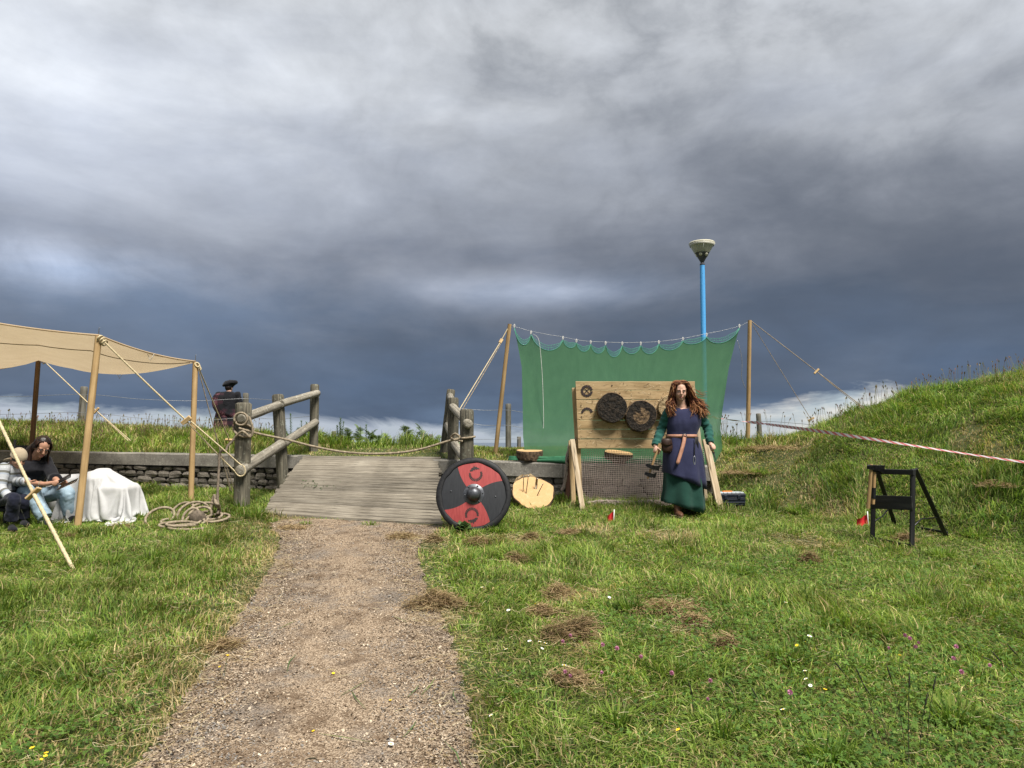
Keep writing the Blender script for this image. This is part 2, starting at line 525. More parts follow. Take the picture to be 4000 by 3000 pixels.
def finish(nt, out, col, rough=0.8, bump=None, bstr=0.3, bdist=0.01, metal=0.0, spec=0.3, rnd=0.0, extra=None):
    p = nt.nodes.new('ShaderNodeBsdfPrincipled')
    if isinstance(col, tuple): p.inputs['Base Color'].default_value = col4(col)
    else:
        if rnd:
            oi = nt.nodes.new('ShaderNodeObjectInfo')
            mr = nt.nodes.new('ShaderNodeMapRange'); mr.inputs['To Min'].default_value = 1 - rnd; mr.inputs['To Max'].default_value = 1 + rnd
            nt.links.new(oi.outputs['Random'], mr.inputs['Value'])
            vm = nt.nodes.new('ShaderNodeVectorMath'); vm.operation = 'SCALE'
            nt.links.new(col, vm.inputs[0]); nt.links.new(mr.outputs[0], vm.inputs['Scale']); col = vm.outputs[0]
        nt.links.new(col, p.inputs['Base Color'])
    if isinstance(rough, (int, float)): p.inputs['Roughness'].default_value = rough
    else: nt.links.new(rough, p.inputs['Roughness'])
    p.inputs['Metallic'].default_value = metal
    p.inputs['Specular IOR Level'].default_value = spec
    if bump is not None:
        b = nt.nodes.new('ShaderNodeBump'); b.inputs['Strength'].default_value = bstr; b.inputs['Distance'].default_value = bdist
        nt.links.new(bump, b.inputs['Height']); nt.links.new(b.outputs[0], p.inputs['Normal'])
    nt.links.new(p.outputs[0], out.inputs[0])
    return p
def wood(name, dark, mid, light, gu=45.0, gv=2.2, rough=0.85, bstr=0.6, bdist=0.004, rnd=0.12, blotch=0.35, lichen=None, cracks=True):
    m, nt, out = newmat(name)
    uv = coords(nt, 'UV', (gu, gv, 1))
    oi = nt.nodes.new('ShaderNodeObjectInfo')
    add = nt.nodes.new('ShaderNodeVectorMath'); add.operation = 'ADD'
    nt.links.new(uv, add.inputs[0]); nt.links.new(oi.outputs['Random'], add.inputs[1])
    g = texnoise(nt, add.outputs[0], 1.0, 6, 0.62, 0.35)
    c = ramp(nt, g, [(0.28, dark), (0.5, mid), (0.72, light)])
    b = texnoise(nt, coords(nt, 'Object', (1, 1, 1)), 3.2, 4, 0.6)
    c = mixc(nt, ramp(nt, b, [(0.35, 0.0), (0.7, blotch)]), c, dark, 'MIX')
    if lichen:
        l = texnoise(nt, coords(nt, 'Object'), 26, 4, 0.6)
        c = mixc(nt, ramp(nt, l, [(0.58, 0.0), (0.66, 0.75)]), c, lichen)
    h = g
    if cracks:
        uv2 = coords(nt, 'UV', (gu * 0.35, gv * 0.16, 1))
        k = texnoise(nt, uv2, 1.0, 3, 0.5, 0.2)
        kk = ramp(nt, k, [(0.485, 1.0), (0.5, 0.0), (0.515, 1.0)])
        c = mixc(nt, kk, tuple(x * 0.35 for x in dark), c)
    finish(nt, out, c, rough, h, bstr, bdist, rnd=rnd)
    return m
def plain(name, c1, c2, scale=8, rough=0.8, bstr=0.2, bdist=0.004, metal=0, spec=0.3, detail=5, kind='Object', stretch=(1, 1, 1), rnd=0.0, lo=0.35, hi=0.65):
    m, nt, out = newmat(name)
    v = coords(nt, kind, stretch)
    n = texnoise(nt, v, scale, detail, 0.6)
    c = ramp(nt, n, [(lo, c1), (hi, c2)])
    finish(nt, out, c, rough, n, bstr, bdist, metal, spec, rnd)
    return m
def cloth(name, c1, c2, scale=6, weave=900, rough=0.9, bstr=0.25, sheen=0.3, trans=0.0):
    m, nt, out = newmat(name)
    v = coords(nt, 'Object')
    n = texnoise(nt, v, scale, 5, 0.6)
    w = texnoise(nt, v, weave, 2, 0.5)
    c = ramp(nt, n, [(0.3, c1), (0.7, c2)])
    c = mixc(nt, 0.35, c, ramp(nt, w, [(0.3, tuple(x * 0.6 for x in c1)), (0.7, tuple(min(1, x * 1.35) for x in c2))]))
    wr = texnoise(nt, v, 18, 3, 0.5)
    p = finish(nt, out, c, rough, wr, bstr, 0.01, spec=0.15)
    p.inputs['Sheen Weight'].default_value = sheen * 0.3
    if trans:
        t = nt.nodes.new('ShaderNodeBsdfTranslucent'); nt.links.new(c, t.inputs[0])
        mx = nt.nodes.new('ShaderNodeMixShader'); mx.inputs[0].default_value = trans
        nt.links.new(p.outputs[0], mx.inputs[1]); nt.links.new(t.outputs[0], mx.inputs[2]); nt.links.new(mx.outputs[0], out.inputs[0])
    return m
def leafmat(name, attr='Col', trans=0.4, rough=0.55, sat=1.0):
    m, nt, out = newmat(name)
    a = nt.nodes.new('ShaderNodeAttribute'); a.attribute_name = attr
    p = nt.nodes.new('ShaderNodeBsdfPrincipled'); p.inputs['Roughness'].default_value = rough
    p.inputs['Specular IOR Level'].default_value = 0.12
    nt.links.new(a.outputs['Color'], p.inputs['Base Color'])
    t = nt.nodes.new('ShaderNodeBsdfTranslucent')
    br = nt.nodes.new('ShaderNodeVectorMath'); br.operation = 'MULTIPLY'; br.inputs[1].default_value = (1.05, 1.15, 0.6)
    nt.links.new(a.outputs['Color'], br.inputs[0]); nt.links.new(br.outputs[0], t.inputs[0])
    mx = nt.nodes.new('ShaderNodeMixShader'); mx.inputs[0].default_value = trans
    nt.links.new(p.outputs[0], mx.inputs[1]); nt.links.new(t.outputs[0], mx.inputs[2]); nt.links.new(mx.outputs[0], out.inputs[0])
    return m
def leafcol(name, c1, c2, trans=0.35, scale=14):
    m, nt, out = newmat(name)
    n = texnoise(nt, coords(nt, 'Object'), scale, 4, 0.6)
    c = ramp(nt, n, [(0.35, c1), (0.65, c2)])
    p = finish(nt, out, c, 0.5, rnd=0.15)
    t = nt.nodes.new('ShaderNodeBsdfTranslucent'); nt.links.new(c, t.inputs[0])
    mx = nt.nodes.new('ShaderNodeMixShader'); mx.inputs[0].default_value = trans
    nt.links.new(p.outputs[0], mx.inputs[1]); nt.links.new(t.outputs[0], mx.inputs[2]); nt.links.new(mx.outputs[0], out.inputs[0])
    return m

M = {}
M['grass'] = leafmat('grass_blades', trans=0.38)
M['straw'] = leafmat('dry_straw', trans=0.15, rough=0.8)
M['chips'] = leafmat('path_chips', trans=0.0, rough=0.9)
M['post'] = wood('weathered_post', (0.045, 0.042, 0.032), (0.12, 0.108, 0.08), (0.22, 0.195, 0.145), 40, 1.6, lichen=(0.22, 0.22, 0.17), bdist=0.008)
M['rail'] = wood('grey_rail', (0.10, 0.09, 0.072), (0.24, 0.215, 0.17), (0.40, 0.365, 0.30), 38, 2.0, lichen=(0.42, 0.41, 0.36), blotch=0.3, bdist=0.006)
M['plank'] = wood('deck_plank', (0.085, 0.070, 0.052), (0.235, 0.205, 0.16), (0.39, 0.35, 0.285), 55, 2.6, rnd=0.20, bdist=0.004, blotch=0.45)
M['fencepost'] = wood('fence_post_wood', (0.06, 0.055, 0.045), (0.15, 0.14, 0.115), (0.25, 0.235, 0.20), 40, 2.0)
M['pole'] = wood('peeled_pole', (0.20, 0.125, 0.055), (0.40, 0.265, 0.125), (0.50, 0.35, 0.18), 30, 1.0, bstr=0.3, cracks=False, blotch=0.5)
M['pole_dark'] = wood('brown_pole', (0.10, 0.055, 0.028), (0.20, 0.115, 0.06), (0.30, 0.18, 0.10), 30, 1.0, bstr=0.3, cracks=False, blotch=0.5)
M['board'] = wood('target_board_wood', (0.27, 0.18, 0.085), (0.46, 0.325, 0.175), (0.56, 0.42, 0.25), 24, 2.6, rnd=0.07, bdist=0.008, bstr=0.8, blotch=0.30, cracks=False)
M['nick_dark'] = plain('hack_mark_dark', (0.06, 0.035, 0.016), (0.16, 0.10, 0.05), 60, 0.9)
M['nick_pale'] = plain('hack_mark_pale', (0.58, 0.46, 0.29), (0.66, 0.54, 0.36), 60, 0.9)
M['hair_mass'] = plain('auburn_hair_mass', (0.035, 0.012, 0.007), (0.09, 0.03, 0.014), 40, 0.7, stretch=(6, 6, 0.6), bstr=0.5)
M['prop'] = wood('stand_timber', (0.24, 0.175, 0.11), (0.42, 0.33, 0.22), (0.58, 0.49, 0.36), 35, 1.8, rnd=0.08, blotch=0.3)
M['prop_dark'] = wood('stained_timber', (0.035, 0.018, 0.012), (0.085, 0.04, 0.026), (0.13, 0.065, 0.04), 35, 1.8)
M['black_wood'] = wood('black_painted_wood', (0.006, 0.006, 0.007), (0.014, 0.014, 0.015), (0.035, 0.034, 0.034), 30, 1.5, rough=0.55, rnd=0.05, cracks=False, blotch=0.2)
M['handle'] = wood('axe_handle_wood', (0.24, 0.14, 0.06), (0.42, 0.27, 0.13), (0.52, 0.36, 0.19), 60, 3, rough=0.5, cracks=False)
M['toggle'] = wood('rope_toggle_wood', (0.34, 0.21, 0.09), (0.52, 0.36, 0.18), (0.64, 0.47, 0.26), 60, 4, cracks=False)
M['rope_cream'] = plain('cream_rope', (0.42, 0.34, 0.20), (0.62, 0.52, 0.34), 60, 0.9)
M['rope_grey'] = plain('weathered_rope', (0.16, 0.125, 0.085), (0.34, 0.28, 0.20), 30, 0.9, bstr=0.4)
M['rope_dark'] = plain('dark_rope', (0.07, 0.055, 0.04), (0.17, 0.135, 0.10), 30, 0.9, bstr=0.4)
M['cord'] = plain('pale_cord', (0.30, 0.30, 0.29), (0.50, 0.49, 0.46), 40, 0.7)
M['wire'] = plain('galvanised_wire', (0.20, 0.205, 0.215), (0.34, 0.345, 0.36), 30, 0.45, metal=0.6)
M['iron'] = plain('dark_iron', (0.016, 0.016, 0.018), (0.045, 0.044, 0.046), 40, 0.42, metal=0.85, spec=0.5, bstr=0.15)
M['steel'] = plain('bright_steel', (0.35, 0.35, 0.36), (0.6, 0.6, 0.62), 40, 0.3, metal=0.9)
M['boss'] = plain('forged_boss', (0.055, 0.058, 0.066), (0.15, 0.155, 0.17), 26, 0.46, metal=0.75, spec=0.5, bstr=0.2)
M['shield_black'] = plain('shield_black_paint', (0.015, 0.016, 0.019), (0.030, 0.032, 0.037), 9, 0.55, bstr=0.25, stretch=(7, 1, 1), lo=0.25, hi=0.8)
M['shield_red'] = plain('shield_red_paint', (0.26, 0.038, 0.038), (0.34, 0.058, 0.056), 9, 0.6, bstr=0.25, stretch=(7, 1, 1))
M['emblem'] = plain('emblem_black', (0.016, 0.015, 0.015), (0.05, 0.03, 0.03), 60, 0.7)
M['leather_black'] = plain('black_rim_leather', (0.006, 0.006, 0.007), (0.016, 0.016, 0.018), 40, 0.6)
M['leather'] = plain('tan_leather', (0.33, 0.155, 0.10), (0.46, 0.24, 0.165), 25, 0.6)
M['leather_dark'] = plain('dark_brown_leather', (0.018, 0.009, 0.007), (0.05, 0.024, 0.016), 25, 0.5)
M['boot'] = plain('brown_boot_leather', (0.06, 0.026, 0.014), (0.14, 0.065, 0.035), 25, 0.55)
M['navy'] = cloth('navy_wool', (0.016, 0.018, 0.046), (0.032, 0.035, 0.080))
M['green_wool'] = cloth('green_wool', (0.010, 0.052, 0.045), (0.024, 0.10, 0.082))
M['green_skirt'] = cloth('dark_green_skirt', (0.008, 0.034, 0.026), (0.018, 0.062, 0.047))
M['black_cloth'] = cloth('black_cotton', (0.006, 0.006, 0.008), (0.016, 0.016, 0.020))
M['denim'] = cloth('light_denim', (0.17, 0.26, 0.34), (0.36, 0.46, 0.54), 9)
M['dark_trousers'] = cloth('navy_trousers', (0.007, 0.008, 0.016), (0.016, 0.018, 0.034))
M['white_cloth'] = cloth('white_sheet', (0.50, 0.49, 0.48), (0.60, 0.60, 0.61), 4, trans=0.12)
M['cap'] = cloth('beige_cap', (0.30, 0.24, 0.165), (0.40, 0.33, 0.24), 9)
M['canvas'] = cloth('tan_canvas', (0.55, 0.42, 0.27), (0.66, 0.52, 0.35), 3, trans=0.42)
M['skin'] = plain('skin', (0.50, 0.29, 0.21), (0.60, 0.37, 0.28), 20, 0.5, bstr=0.05)
M['skin_tan'] = plain('skin_tanned', (0.38, 0.20, 0.13), (0.47, 0.26, 0.18), 20, 0.5, bstr=0.05)
M['lips'] = plain('lips', (0.36, 0.13, 0.11), (0.42, 0.17, 0.14), 30, 0.45)
M['eyewhite'] = plain('eye_white', (0.30, 0.26, 0.25), (0.38, 0.34, 0.33), 30, 0.3)
M['dark'] = plain('very_dark', (0.006, 0.005, 0.005), (0.014, 0.012, 0.012), 30, 0.5)
M['hair'] = leafmat('hair_strands', trans=0.0, rough=0.42)
M['hair_dark'] = plain('dark_hair', (0.006, 0.004, 0.004), (0.022, 0.012, 0.009), 30, 0.38, stretch=(6, 6, 0.6), bstr=0.4)
M['phone'] = plain('phone_shell', (0.01, 0.01, 0.012), (0.02, 0.02, 0.022), 20, 0.25, spec=0.5)
M['paper'] = plain('pale_paper', (0.7, 0.62, 0.56), (0.8, 0.72, 0.66), 10, 0.7)
M['white_plastic'] = plain('white_plastic', (0.70, 0.70, 0.69), (0.80, 0.80, 0.79), 20, 0.45)
M['red_flag'] = plain('red_flag', (0.55, 0.025, 0.03), (0.68, 0.04, 0.045), 20, 0.6)
M['orange'] = plain('orange_plastic', (0.75, 0.16, 0.02), (0.85, 0.22, 0.03), 20, 0.45)
M['toolbox'] = plain('navy_black_plastic', (0.008, 0.011, 0.018), (0.016, 0.020, 0.032), 20, 0.42)
M['clear_lid'] = plain('pale_clear_lid', (0.40, 0.44, 0.48), (0.55, 0.58, 0.62), 14, 0.25)
M['blue_paint'] = plain('blue_lamp_paint', (0.075, 0.32, 0.68), (0.10, 0.39, 0.77), 30, 0.5, bstr=0.1)
M['lampglass'] = plain('lamp_diffuser', (0.34, 0.33, 0.26), (0.48, 0.47, 0.40), 7, 0.4)
M['lampcream'] = plain('lamp_housing', (0.46, 0.44, 0.33), (0.60, 0.57, 0.45), 7, 0.4)
M['lampgrey'] = plain('lamp_base_grey', (0.055, 0.055, 0.062), (0.10, 0.10, 0.11), 10, 0.5)
M['dirt_green'] = plain('mossy_cap', (0.2, 0.2, 0.13), (0.3, 0.29, 0.2), 20, 0.8)
M['fishnet'] = plain('fishing_net_twine', (0.34, 0.27, 0.235), (0.52, 0.43, 0.38), 40, 0.9)
M['net_border'] = plain('green_border_twine', (0.05, 0.24, 0.15), (0.10, 0.34, 0.23), 40, 0.8)
M['net_fold'] = plain('green_net_folds', (0.025, 0.12, 0.06), (0.045, 0.165, 0.085), 14, 0.9)
M['bark'] = plain('log_bark', (0.028, 0.018, 0.012), (0.17, 0.115, 0.07), 22, 0.95, bstr=0.9, bdist=0.02, lo=0.35, hi=0.72)
M['bark_pale'] = plain('torn_log_edge', (0.12, 0.075, 0.035), (0.50, 0.38, 0.22), 26, 0.95, bstr=0.9, bdist=0.02, lo=0.3, hi=0.75)
M['char'] = plain('battered_dark_log', (0.006, 0.005, 0.004), (0.05, 0.036, 0.024), 34, 0.85, bstr=1.0, bdist=0.03, lo=0.42, hi=0.75)
M['char_mid'] = plain('splintered_log_core', (0.02, 0.014, 0.009), (0.22, 0.145, 0.08), 26, 0.9, bstr=1.0, bdist=0.03, lo=0.38, hi=0.66)
M['concrete'] = None
def cutface():
    m, nt, out = newmat('fresh_cut_wood')
    t = nt.nodes.new('ShaderNodeTexCoord')
    ln = nt.nodes.new('ShaderNodeVectorMath'); ln.operation = 'LENGTH'
    nt.links.new(t.outputs['UV'], ln.inputs[0])
    nz = texnoise(nt, t.outputs['UV'], 9, 4, 0.6)
    md = nt.nodes.new('ShaderNodeMath'); md.operation = 'MULTIPLY_ADD'; md.inputs[1].default_value = 0.05
    nt.links.new(nz, md.inputs[0]); nt.links.new(ln.outputs['Value'], md.inputs[2])
    w = nt.nodes.new('ShaderNodeMath'); w.operation = 'MULTIPLY'; w.inputs[1].default_value = 420.0
    nt.links.new(md.outputs[0], w.inputs[0])
    sn = nt.nodes.new('ShaderNodeMath'); sn.operation = 'SINE'; nt.links.new(w.outputs[0], sn.inputs[0])
    c = ramp(nt, sn.outputs[0], [(0.0, (0.46, 0.285, 0.125)), (1.0, (0.54, 0.36, 0.18))])
    b = texnoise(nt, t.outputs['UV'], 14, 4, 0.6)
    c = mixc(nt, ramp(nt, b, [(0.5, 0.0), (0.72, 0.6)]), c, (0.57, 0.41, 0.23))
    c = mixc(nt, ramp(nt, texnoise(nt, t.outputs['UV'], 6, 3, 0.5), [(0.55, 0.0), (0.75, 0.5)]), c, (0.48, 0.27, 0.11))
    finish(nt, out, c, 0.75, b, 0.25, 0.004)
    return m
M['cut'] = cutface()
def concrete():
    m, nt, out = newmat('old_concrete')
    v = coords(nt, 'Object')
    n1 = texnoise(nt, v, 3, 6, 0.65); n2 = texnoise(nt, v, 42, 4, 0.6); n3 = texnoise(nt, v, 130, 2, 0.5)
    c = ramp(nt, n1, [(0.3, (0.115, 0.105, 0.092)), (0.55, (0.215, 0.20, 0.176)), (0.75, (0.33, 0.31, 0.27))])
    c = mixc(nt, ramp(nt, n2, [(0.56, 0.0), (0.68, 0.55)]), c, (0.40, 0.385, 0.34))
    c = mixc(nt, ramp(nt, n2, [(0.30, 0.6), (0.42, 0.0)]), c, (0.055, 0.05, 0.044))
    finish(nt, out, c, 0.95, n3, 0.7, 0.006, rnd=0.08)
    return m
M['concrete'] = concrete()
def stonemat():
    m, nt, out = newmat('rubble_stone')
    v = coords(nt, 'Object')
    n1 = texnoise(nt, v, 9, 6, 0.65); n2 = texnoise(nt, v, 46, 4, 0.65)
    c = ramp(nt, n1, [(0.3, (0.095, 0.082, 0.068)), (0.55, (0.22, 0.195, 0.165)), (0.75, (0.40, 0.36, 0.31))])
    c = mixc(nt, ramp(nt, n2, [(0.54, 0.0), (0.70, 0.6)]), c, (0.42, 0.40, 0.35))
    finish(nt, out, c, 0.95, n2, 0.9, 0.02, rnd=0.40)
    return m
M['stone'] = stonemat()
M['mortar'] = plain('wall_core', (0.05, 0.043, 0.036), (0.17, 0.15, 0.125), 20, 0.95, bstr=0.9, bdist=0.02)
def soilmat():
    m, nt, out = newmat('turf_soil')
    v = coords(nt, 'Object')
    n1 = texnoise(nt, v, 1.3, 6, 0.6); n2 = texnoise(nt, v, 24, 5, 0.65); n3 = texnoise(nt, v, 150, 3, 0.6)
    c = ramp(nt, n2, [(0.3, (0.030, 0.042, 0.012)), (0.5, (0.055, 0.072, 0.020)), (0.7, (0.095, 0.098, 0.036))])
    c = mixc(nt, ramp(nt, n1, [(0.52, 0.0), (0.68, 0.55)]), c, (0.15, 0.115, 0.055))
    finish(nt, out, c, 0.95, n3, 0.8, 0.02)
    return m
M['soil'] = soilmat()
def pathmat():
    m, nt, out = newmat('bark_chip_path')
    v = coords(nt, 'Object')
    vo = nt.nodes.new('ShaderNodeTexVoronoi'); vo.inputs['Scale'].default_value = 150; nt.links.new(v, vo.inputs['Vector'])
    sepc = nt.nodes.new('ShaderNodeSeparateColor'); nt.links.new(vo.outputs['Color'], sepc.inputs[0])
    c = ramp(nt, sepc.outputs[0], [(0.0, (0.070, 0.046, 0.028)), (0.35, (0.22, 0.155, 0.10)), (0.7, (0.38, 0.285, 0.195)), (1.0, (0.50, 0.395, 0.285))])
    n1 = texnoise(nt, v, 2.6, 6, 0.62, 0.4)
    c = mixc(nt, ramp(nt, n1, [(0.50, 0.0), (0.66, 0.55)]), c, mixc(nt, sepc.outputs[1], (0.11, 0.10, 0.095), (0.20, 0.185, 0.17)))
    n2 = texnoise(nt, v, 5, 6, 0.65, 0.4)
    c = mixc(nt, ramp(nt, n2, [(0.48, 0.0), (0.66, 0.7)]), c, (0.105, 0.065, 0.036))
    b = mixc(nt, 0.5, vo.outputs['Distance'], texnoise(nt, v, 170, 3, 0.6))
    finish(nt, out, c, 0.95, b, 1.0, 0.012)
    return m
M['path'] = pathmat()
def seamat():
    m, nt, out = newmat('distant_water')
    n = texnoise(nt, coords(nt, 'Object', (0.02, 0.06, 1)), 1, 4, 0.6)
    finish(nt, out, ramp(nt, n, [(0.3, (0.10, 0.13, 0.17)), (0.7, (0.14, 0.17, 0.21))]), 0.35, n, 0.2, 0.5)
    return m
M['sea'] = seamat()
def netmat():
    m, nt, out = newmat('green_debris_netting')
    v = coords(nt, 'UV')
    n = texnoise(nt, v, 3.0, 4, 0.6)
    c = ramp(nt, n, [(0.3, (0.062, 0.150, 0.074)), (0.7, (0.076, 0.176, 0.088))])
    d = nt.nodes.new('ShaderNodeBsdfDiffuse'); nt.links.new(c, d.inputs[0])
    t = nt.nodes.new('ShaderNodeBsdfTranslucent'); nt.links.new(c, t.inputs[0])
    mx = nt.nodes.new('ShaderNodeMixShader'); mx.inputs[0].default_value = 0.45
    nt.links.new(d.outputs[0], mx.inputs[1]); nt.links.new(t.outputs[0], mx.inputs[2])
    tr = nt.nodes.new('ShaderNodeBsdfTransparent')
    # the weave: open gaps between threads, finer than a pixel at this distance
    lw = nt.nodes.new('ShaderNodeMath'); lw.operation = 'ADD'; lw.inputs[1].default_value = 0.0
    op = ramp(nt, texnoise(nt, v, 900, 1, 0.5), [(0.40, 0.98), (0.60, 0.80)])
    m2 = nt.nodes.new('ShaderNodeMixShader'); nt.links.new(op, m2.inputs[0])
    nt.links.new(tr.outputs[0], m2.inputs[1]); nt.links.new(mx.outputs[0], m2.inputs[2])
    nt.links.new(m2.outputs[0], out.inputs[0])
    return m
M['net'] = netmat()
def tapemat():
    m, nt, out = newmat('barrier_tape_print')
    t = nt.nodes.new('ShaderNodeTexCoord'); s = nt.nodes.new('ShaderNodeSeparateXYZ'); nt.links.new(t.outputs['UV'], s.inputs[0])
    a = nt.nodes.new('ShaderNodeMath'); a.operation = 'MULTIPLY_ADD'; a.inputs[1].default_value = 1.2; nt.links.new(s.outputs[0], a.inputs[0]); nt.links.new(s.outputs[1], a.inputs[2])
    d = nt.nodes.new('ShaderNodeMath'); d.operation = 'MULTIPLY'; d.inputs[1].default_value = 7.0; nt.links.new(a.outputs[0], d.inputs[0])
    f = nt.nodes.new('ShaderNodeMath'); f.operation = 'FRACT'; nt.links.new(d.outputs[0], f.inputs[0])
    g = nt.nodes.new('ShaderNodeMath'); g.operation = 'GREATER_THAN'; g.inputs[1].default_value = 0.5; nt.links.new(f.outputs[0], g.inputs[0])
    c = mixc(nt, g.outputs[0], (0.62, 0.58, 0.58), (0.52, 0.13, 0.14))
    finish(nt, out, c, 0.4, spec=0.4)
    return m
M['tape'] = tapemat()
def stripemat():
    m, nt, out = newmat('striped_hoodie')
    t = nt.nodes.new('ShaderNodeTexCoord'); s = nt.nodes.new('ShaderNodeSeparateXYZ'); nt.links.new(t.outputs['UV'], s.inputs[0])
    d = nt.nodes.new('ShaderNodeMath'); d.operation = 'MULTIPLY'; d.inputs[1].default_value = 9.5; nt.links.new(s.outputs[1], d.inputs[0])
    f = nt.nodes.new('ShaderNodeMath'); f.operation = 'FRACT'; nt.links.new(d.outputs[0], f.inputs[0])
    c = ramp(nt, f.outputs[0], [(0.0, (0.40, 0.41, 0.43)), (0.36, (0.13, 0.13, 0.115)), (0.62, (0.30, 0.33, 0.38)), (0.82, (0.40, 0.41, 0.43))], 'CONSTANT')
    finish(nt, out, c, 0.9, texnoise(nt, coords(nt, 'Object'), 30, 3, 0.5), 0.3, 0.01)
    return m
M['stripes'] = stripemat()
def tartanmat():
    m, nt, out = newmat('red_black_tartan')
    t = nt.nodes.new('ShaderNodeTexCoord'); s = nt.nodes.new('ShaderNodeSeparateXYZ'); nt.links.new(t.outputs['UV'], s.inputs[0])
    def band(o, k, stops):
        d = nt.nodes.new('ShaderNodeMath'); d.operation = 'MULTIPLY'; d.inputs[1].default_value = k; nt.links.new(o, d.inputs[0])
        f = nt.nodes.new('ShaderNodeMath'); f.operation = 'FRACT'; nt.links.new(d.outputs[0], f.inputs[0])
        return ramp(nt, f.outputs[0], stops, 'CONSTANT')
    st = [(0.0, 0.0), (0.50, 1.0), (0.56, 0.45), (0.64, 1.0), (0.84, 0.45), (0.92, 1.0), (0.97, 0.0)]
    a = band(s.outputs[0], 5.0, st); b = band(s.outputs[1], 5.0, st)
    av = mixc(nt, 0.5, a, b)
    c = ramp(nt, av, [(0.0, (0.006, 0.006, 0.008)), (0.4, (0.018, 0.009, 0.014)), (0.65, (0.040, 0.009, 0.016)), (0.9, (0.10, 0.014, 0.024)), (1.0, (0.13, 0.06, 0.07))])
    finish(nt, out, c, 0.9)
    return m
M['tartan'] = tartanmat()
M['bracken'] = leafcol('bracken_green', (0.11, 0.175, 0.035), (0.20, 0.28, 0.075))
M['spike'] = leafcol('spike_leaf_green', (0.07, 0.13, 0.05), (0.17, 0.25, 0.10))
M['weed'] = leafcol('weed_leaf_green', (0.055, 0.11, 0.032), (0.10, 0.175, 0.05))
M['stem'] = plain('green_stem', (0.05, 0.075, 0.025), (0.10, 0.13, 0.045), 30, 0.7)
M['stalk_dark'] = plain('dark_grass_stalk', (0.018, 0.020, 0.012), (0.045, 0.045, 0.022), 40, 0.8)
M['daisy'] = plain('white_petal', (0.74, 0.74, 0.72), (0.82, 0.82, 0.80), 60, 0.6)
M['yellow'] = plain('yellow_petal', (0.80, 0.52, 0.02), (0.85, 0.62, 0.04), 60, 0.5)
M['clover'] = plain('clover_pink', (0.40, 0.13, 0.24), (0.62, 0.30, 0.44), 90, 0.7)
# ------------------------------------------------------------------ ground
def axis(parts):
    out = []
    for a, b, st in parts: out += list(np.arange(a, b - 1e-6, st))
    return np.array(out + [parts[-1][1]])
gx = axis([(-90, -30, 6), (-30, -12, 1.0), (-12, 12, 0.14), (12, 30, 1.0), (30, 90, 6)])
gy = axis([(-60, -6, 4), (-6, 2, 0.4), (2, 15, 0.12), (15, 24, 0.5), (24, 80, 3)])
GX, GY = np.meshgrid(gx, gy)
GZ = H(GX, GY)
nx, ny = len(gx), len(gy)
verts = np.stack([GX.ravel(), GY.ravel(), GZ.ravel()], 1)
ii = np.arange(nx * ny).reshape(ny, nx)
quads = np.stack([ii[:-1, :-1].ravel(), ii[:-1, 1:].ravel(), ii[1:, 1:].ravel(), ii[1:, :-1].ravel()], 1)
def np_mesh(name, verts, quads, tris=None, colors=None, smooth=True):
    me = bpy.data.meshes.new(name)
    nq = 0 if quads is None else len(quads); ntr = 0 if tris is None else len(tris)
    me.vertices.add(len(verts)); me.vertices.foreach_set('co', np.ascontiguousarray(verts, dtype=np.float32).ravel())
    loops = []
    if nq: loops.append(np.asarray(quads).ravel())
    if ntr: loops.append(np.asarray(tris).ravel())
    loops = np.concatenate(loops).astype(np.int32)
    me.loops.add(len(loops)); me.loops.foreach_set('vertex_index', loops)
    me.polygons.add(nq + ntr)
    starts = np.concatenate([np.arange(nq) * 4, nq * 4 + np.arange(ntr) * 3]).astype(np.int32)
    me.polygons.foreach_set('loop_start', starts)
    try: me.polygons.foreach_set('loop_total', np.concatenate([np.full(nq, 4), np.full(ntr, 3)]).astype(np.int32))
    except Exception: pass
    me.polygons.foreach_set('use_smooth', np.full(nq + ntr, smooth))
    if colors is not None:
        at = me.color_attributes.new('Col', 'FLOAT_COLOR', 'POINT')
        at.data.foreach_set('color', np.ascontiguousarray(colors, dtype=np.float32).ravel())
    me.update(calc_edges=True)
    return me
me = np_mesh('ground', verts, quads); me.materials.append(M['soil'])
structure(link('ground', me))
b = MB(); b.quad((-9000, -2000, -13.5), (9000, -2000, -13.5), (9000, 16000, -13.5), (-9000, 16000, -13.5))
structure(b.build('sea', M['sea']))

# ------------------------------------------------------------------ path
PL = [(262, 1720), (300, 1659), (345, 1600), (405, 1510), (470, 1400), (530, 1318), (572, 1255), (596, 1200), (606, 1165), (585, 1140), (590, 1118)]
PR = [(1046, 1720), (1036, 1659), (1022, 1590), (1005, 1500), (986, 1415), (960, 1350), (925, 1275), (906, 1220), (905, 1185), (930, 1160), (962, 1140)]
pl = [Gd(*p) for p in PL]; pr = [Gd(*p) for p in PR]
pl = [pl[0] + (pl[0] - pl[2]) * 2.2] + pl; pr = [pr[0] + (pr[0] - pr[2]) * 2.2] + pr
pls = spline(pl, 10); prs = spline(pr, 10)
PATH_POLY = np.array([(p.x, p.y) for p in pls] + [(p.x, p.y) for p in prs[::-1]])
def in_poly(X, Y, poly):
    X = np.asarray(X, float); Y = np.asarray(Y, float); inside = np.zeros(X.shape, bool)
    j = len(poly) - 1
    for i in range(len(poly)):
        xi, yi = poly[i]; xj, yj = poly[j]
        if yi != yj:
            c = ((yi > Y) != (yj > Y)) & (X < (xj - xi) * (Y - yi) / (yj - yi) + xi)
            inside ^= c
        j = i
    return inside
pb = MB(); rows = []
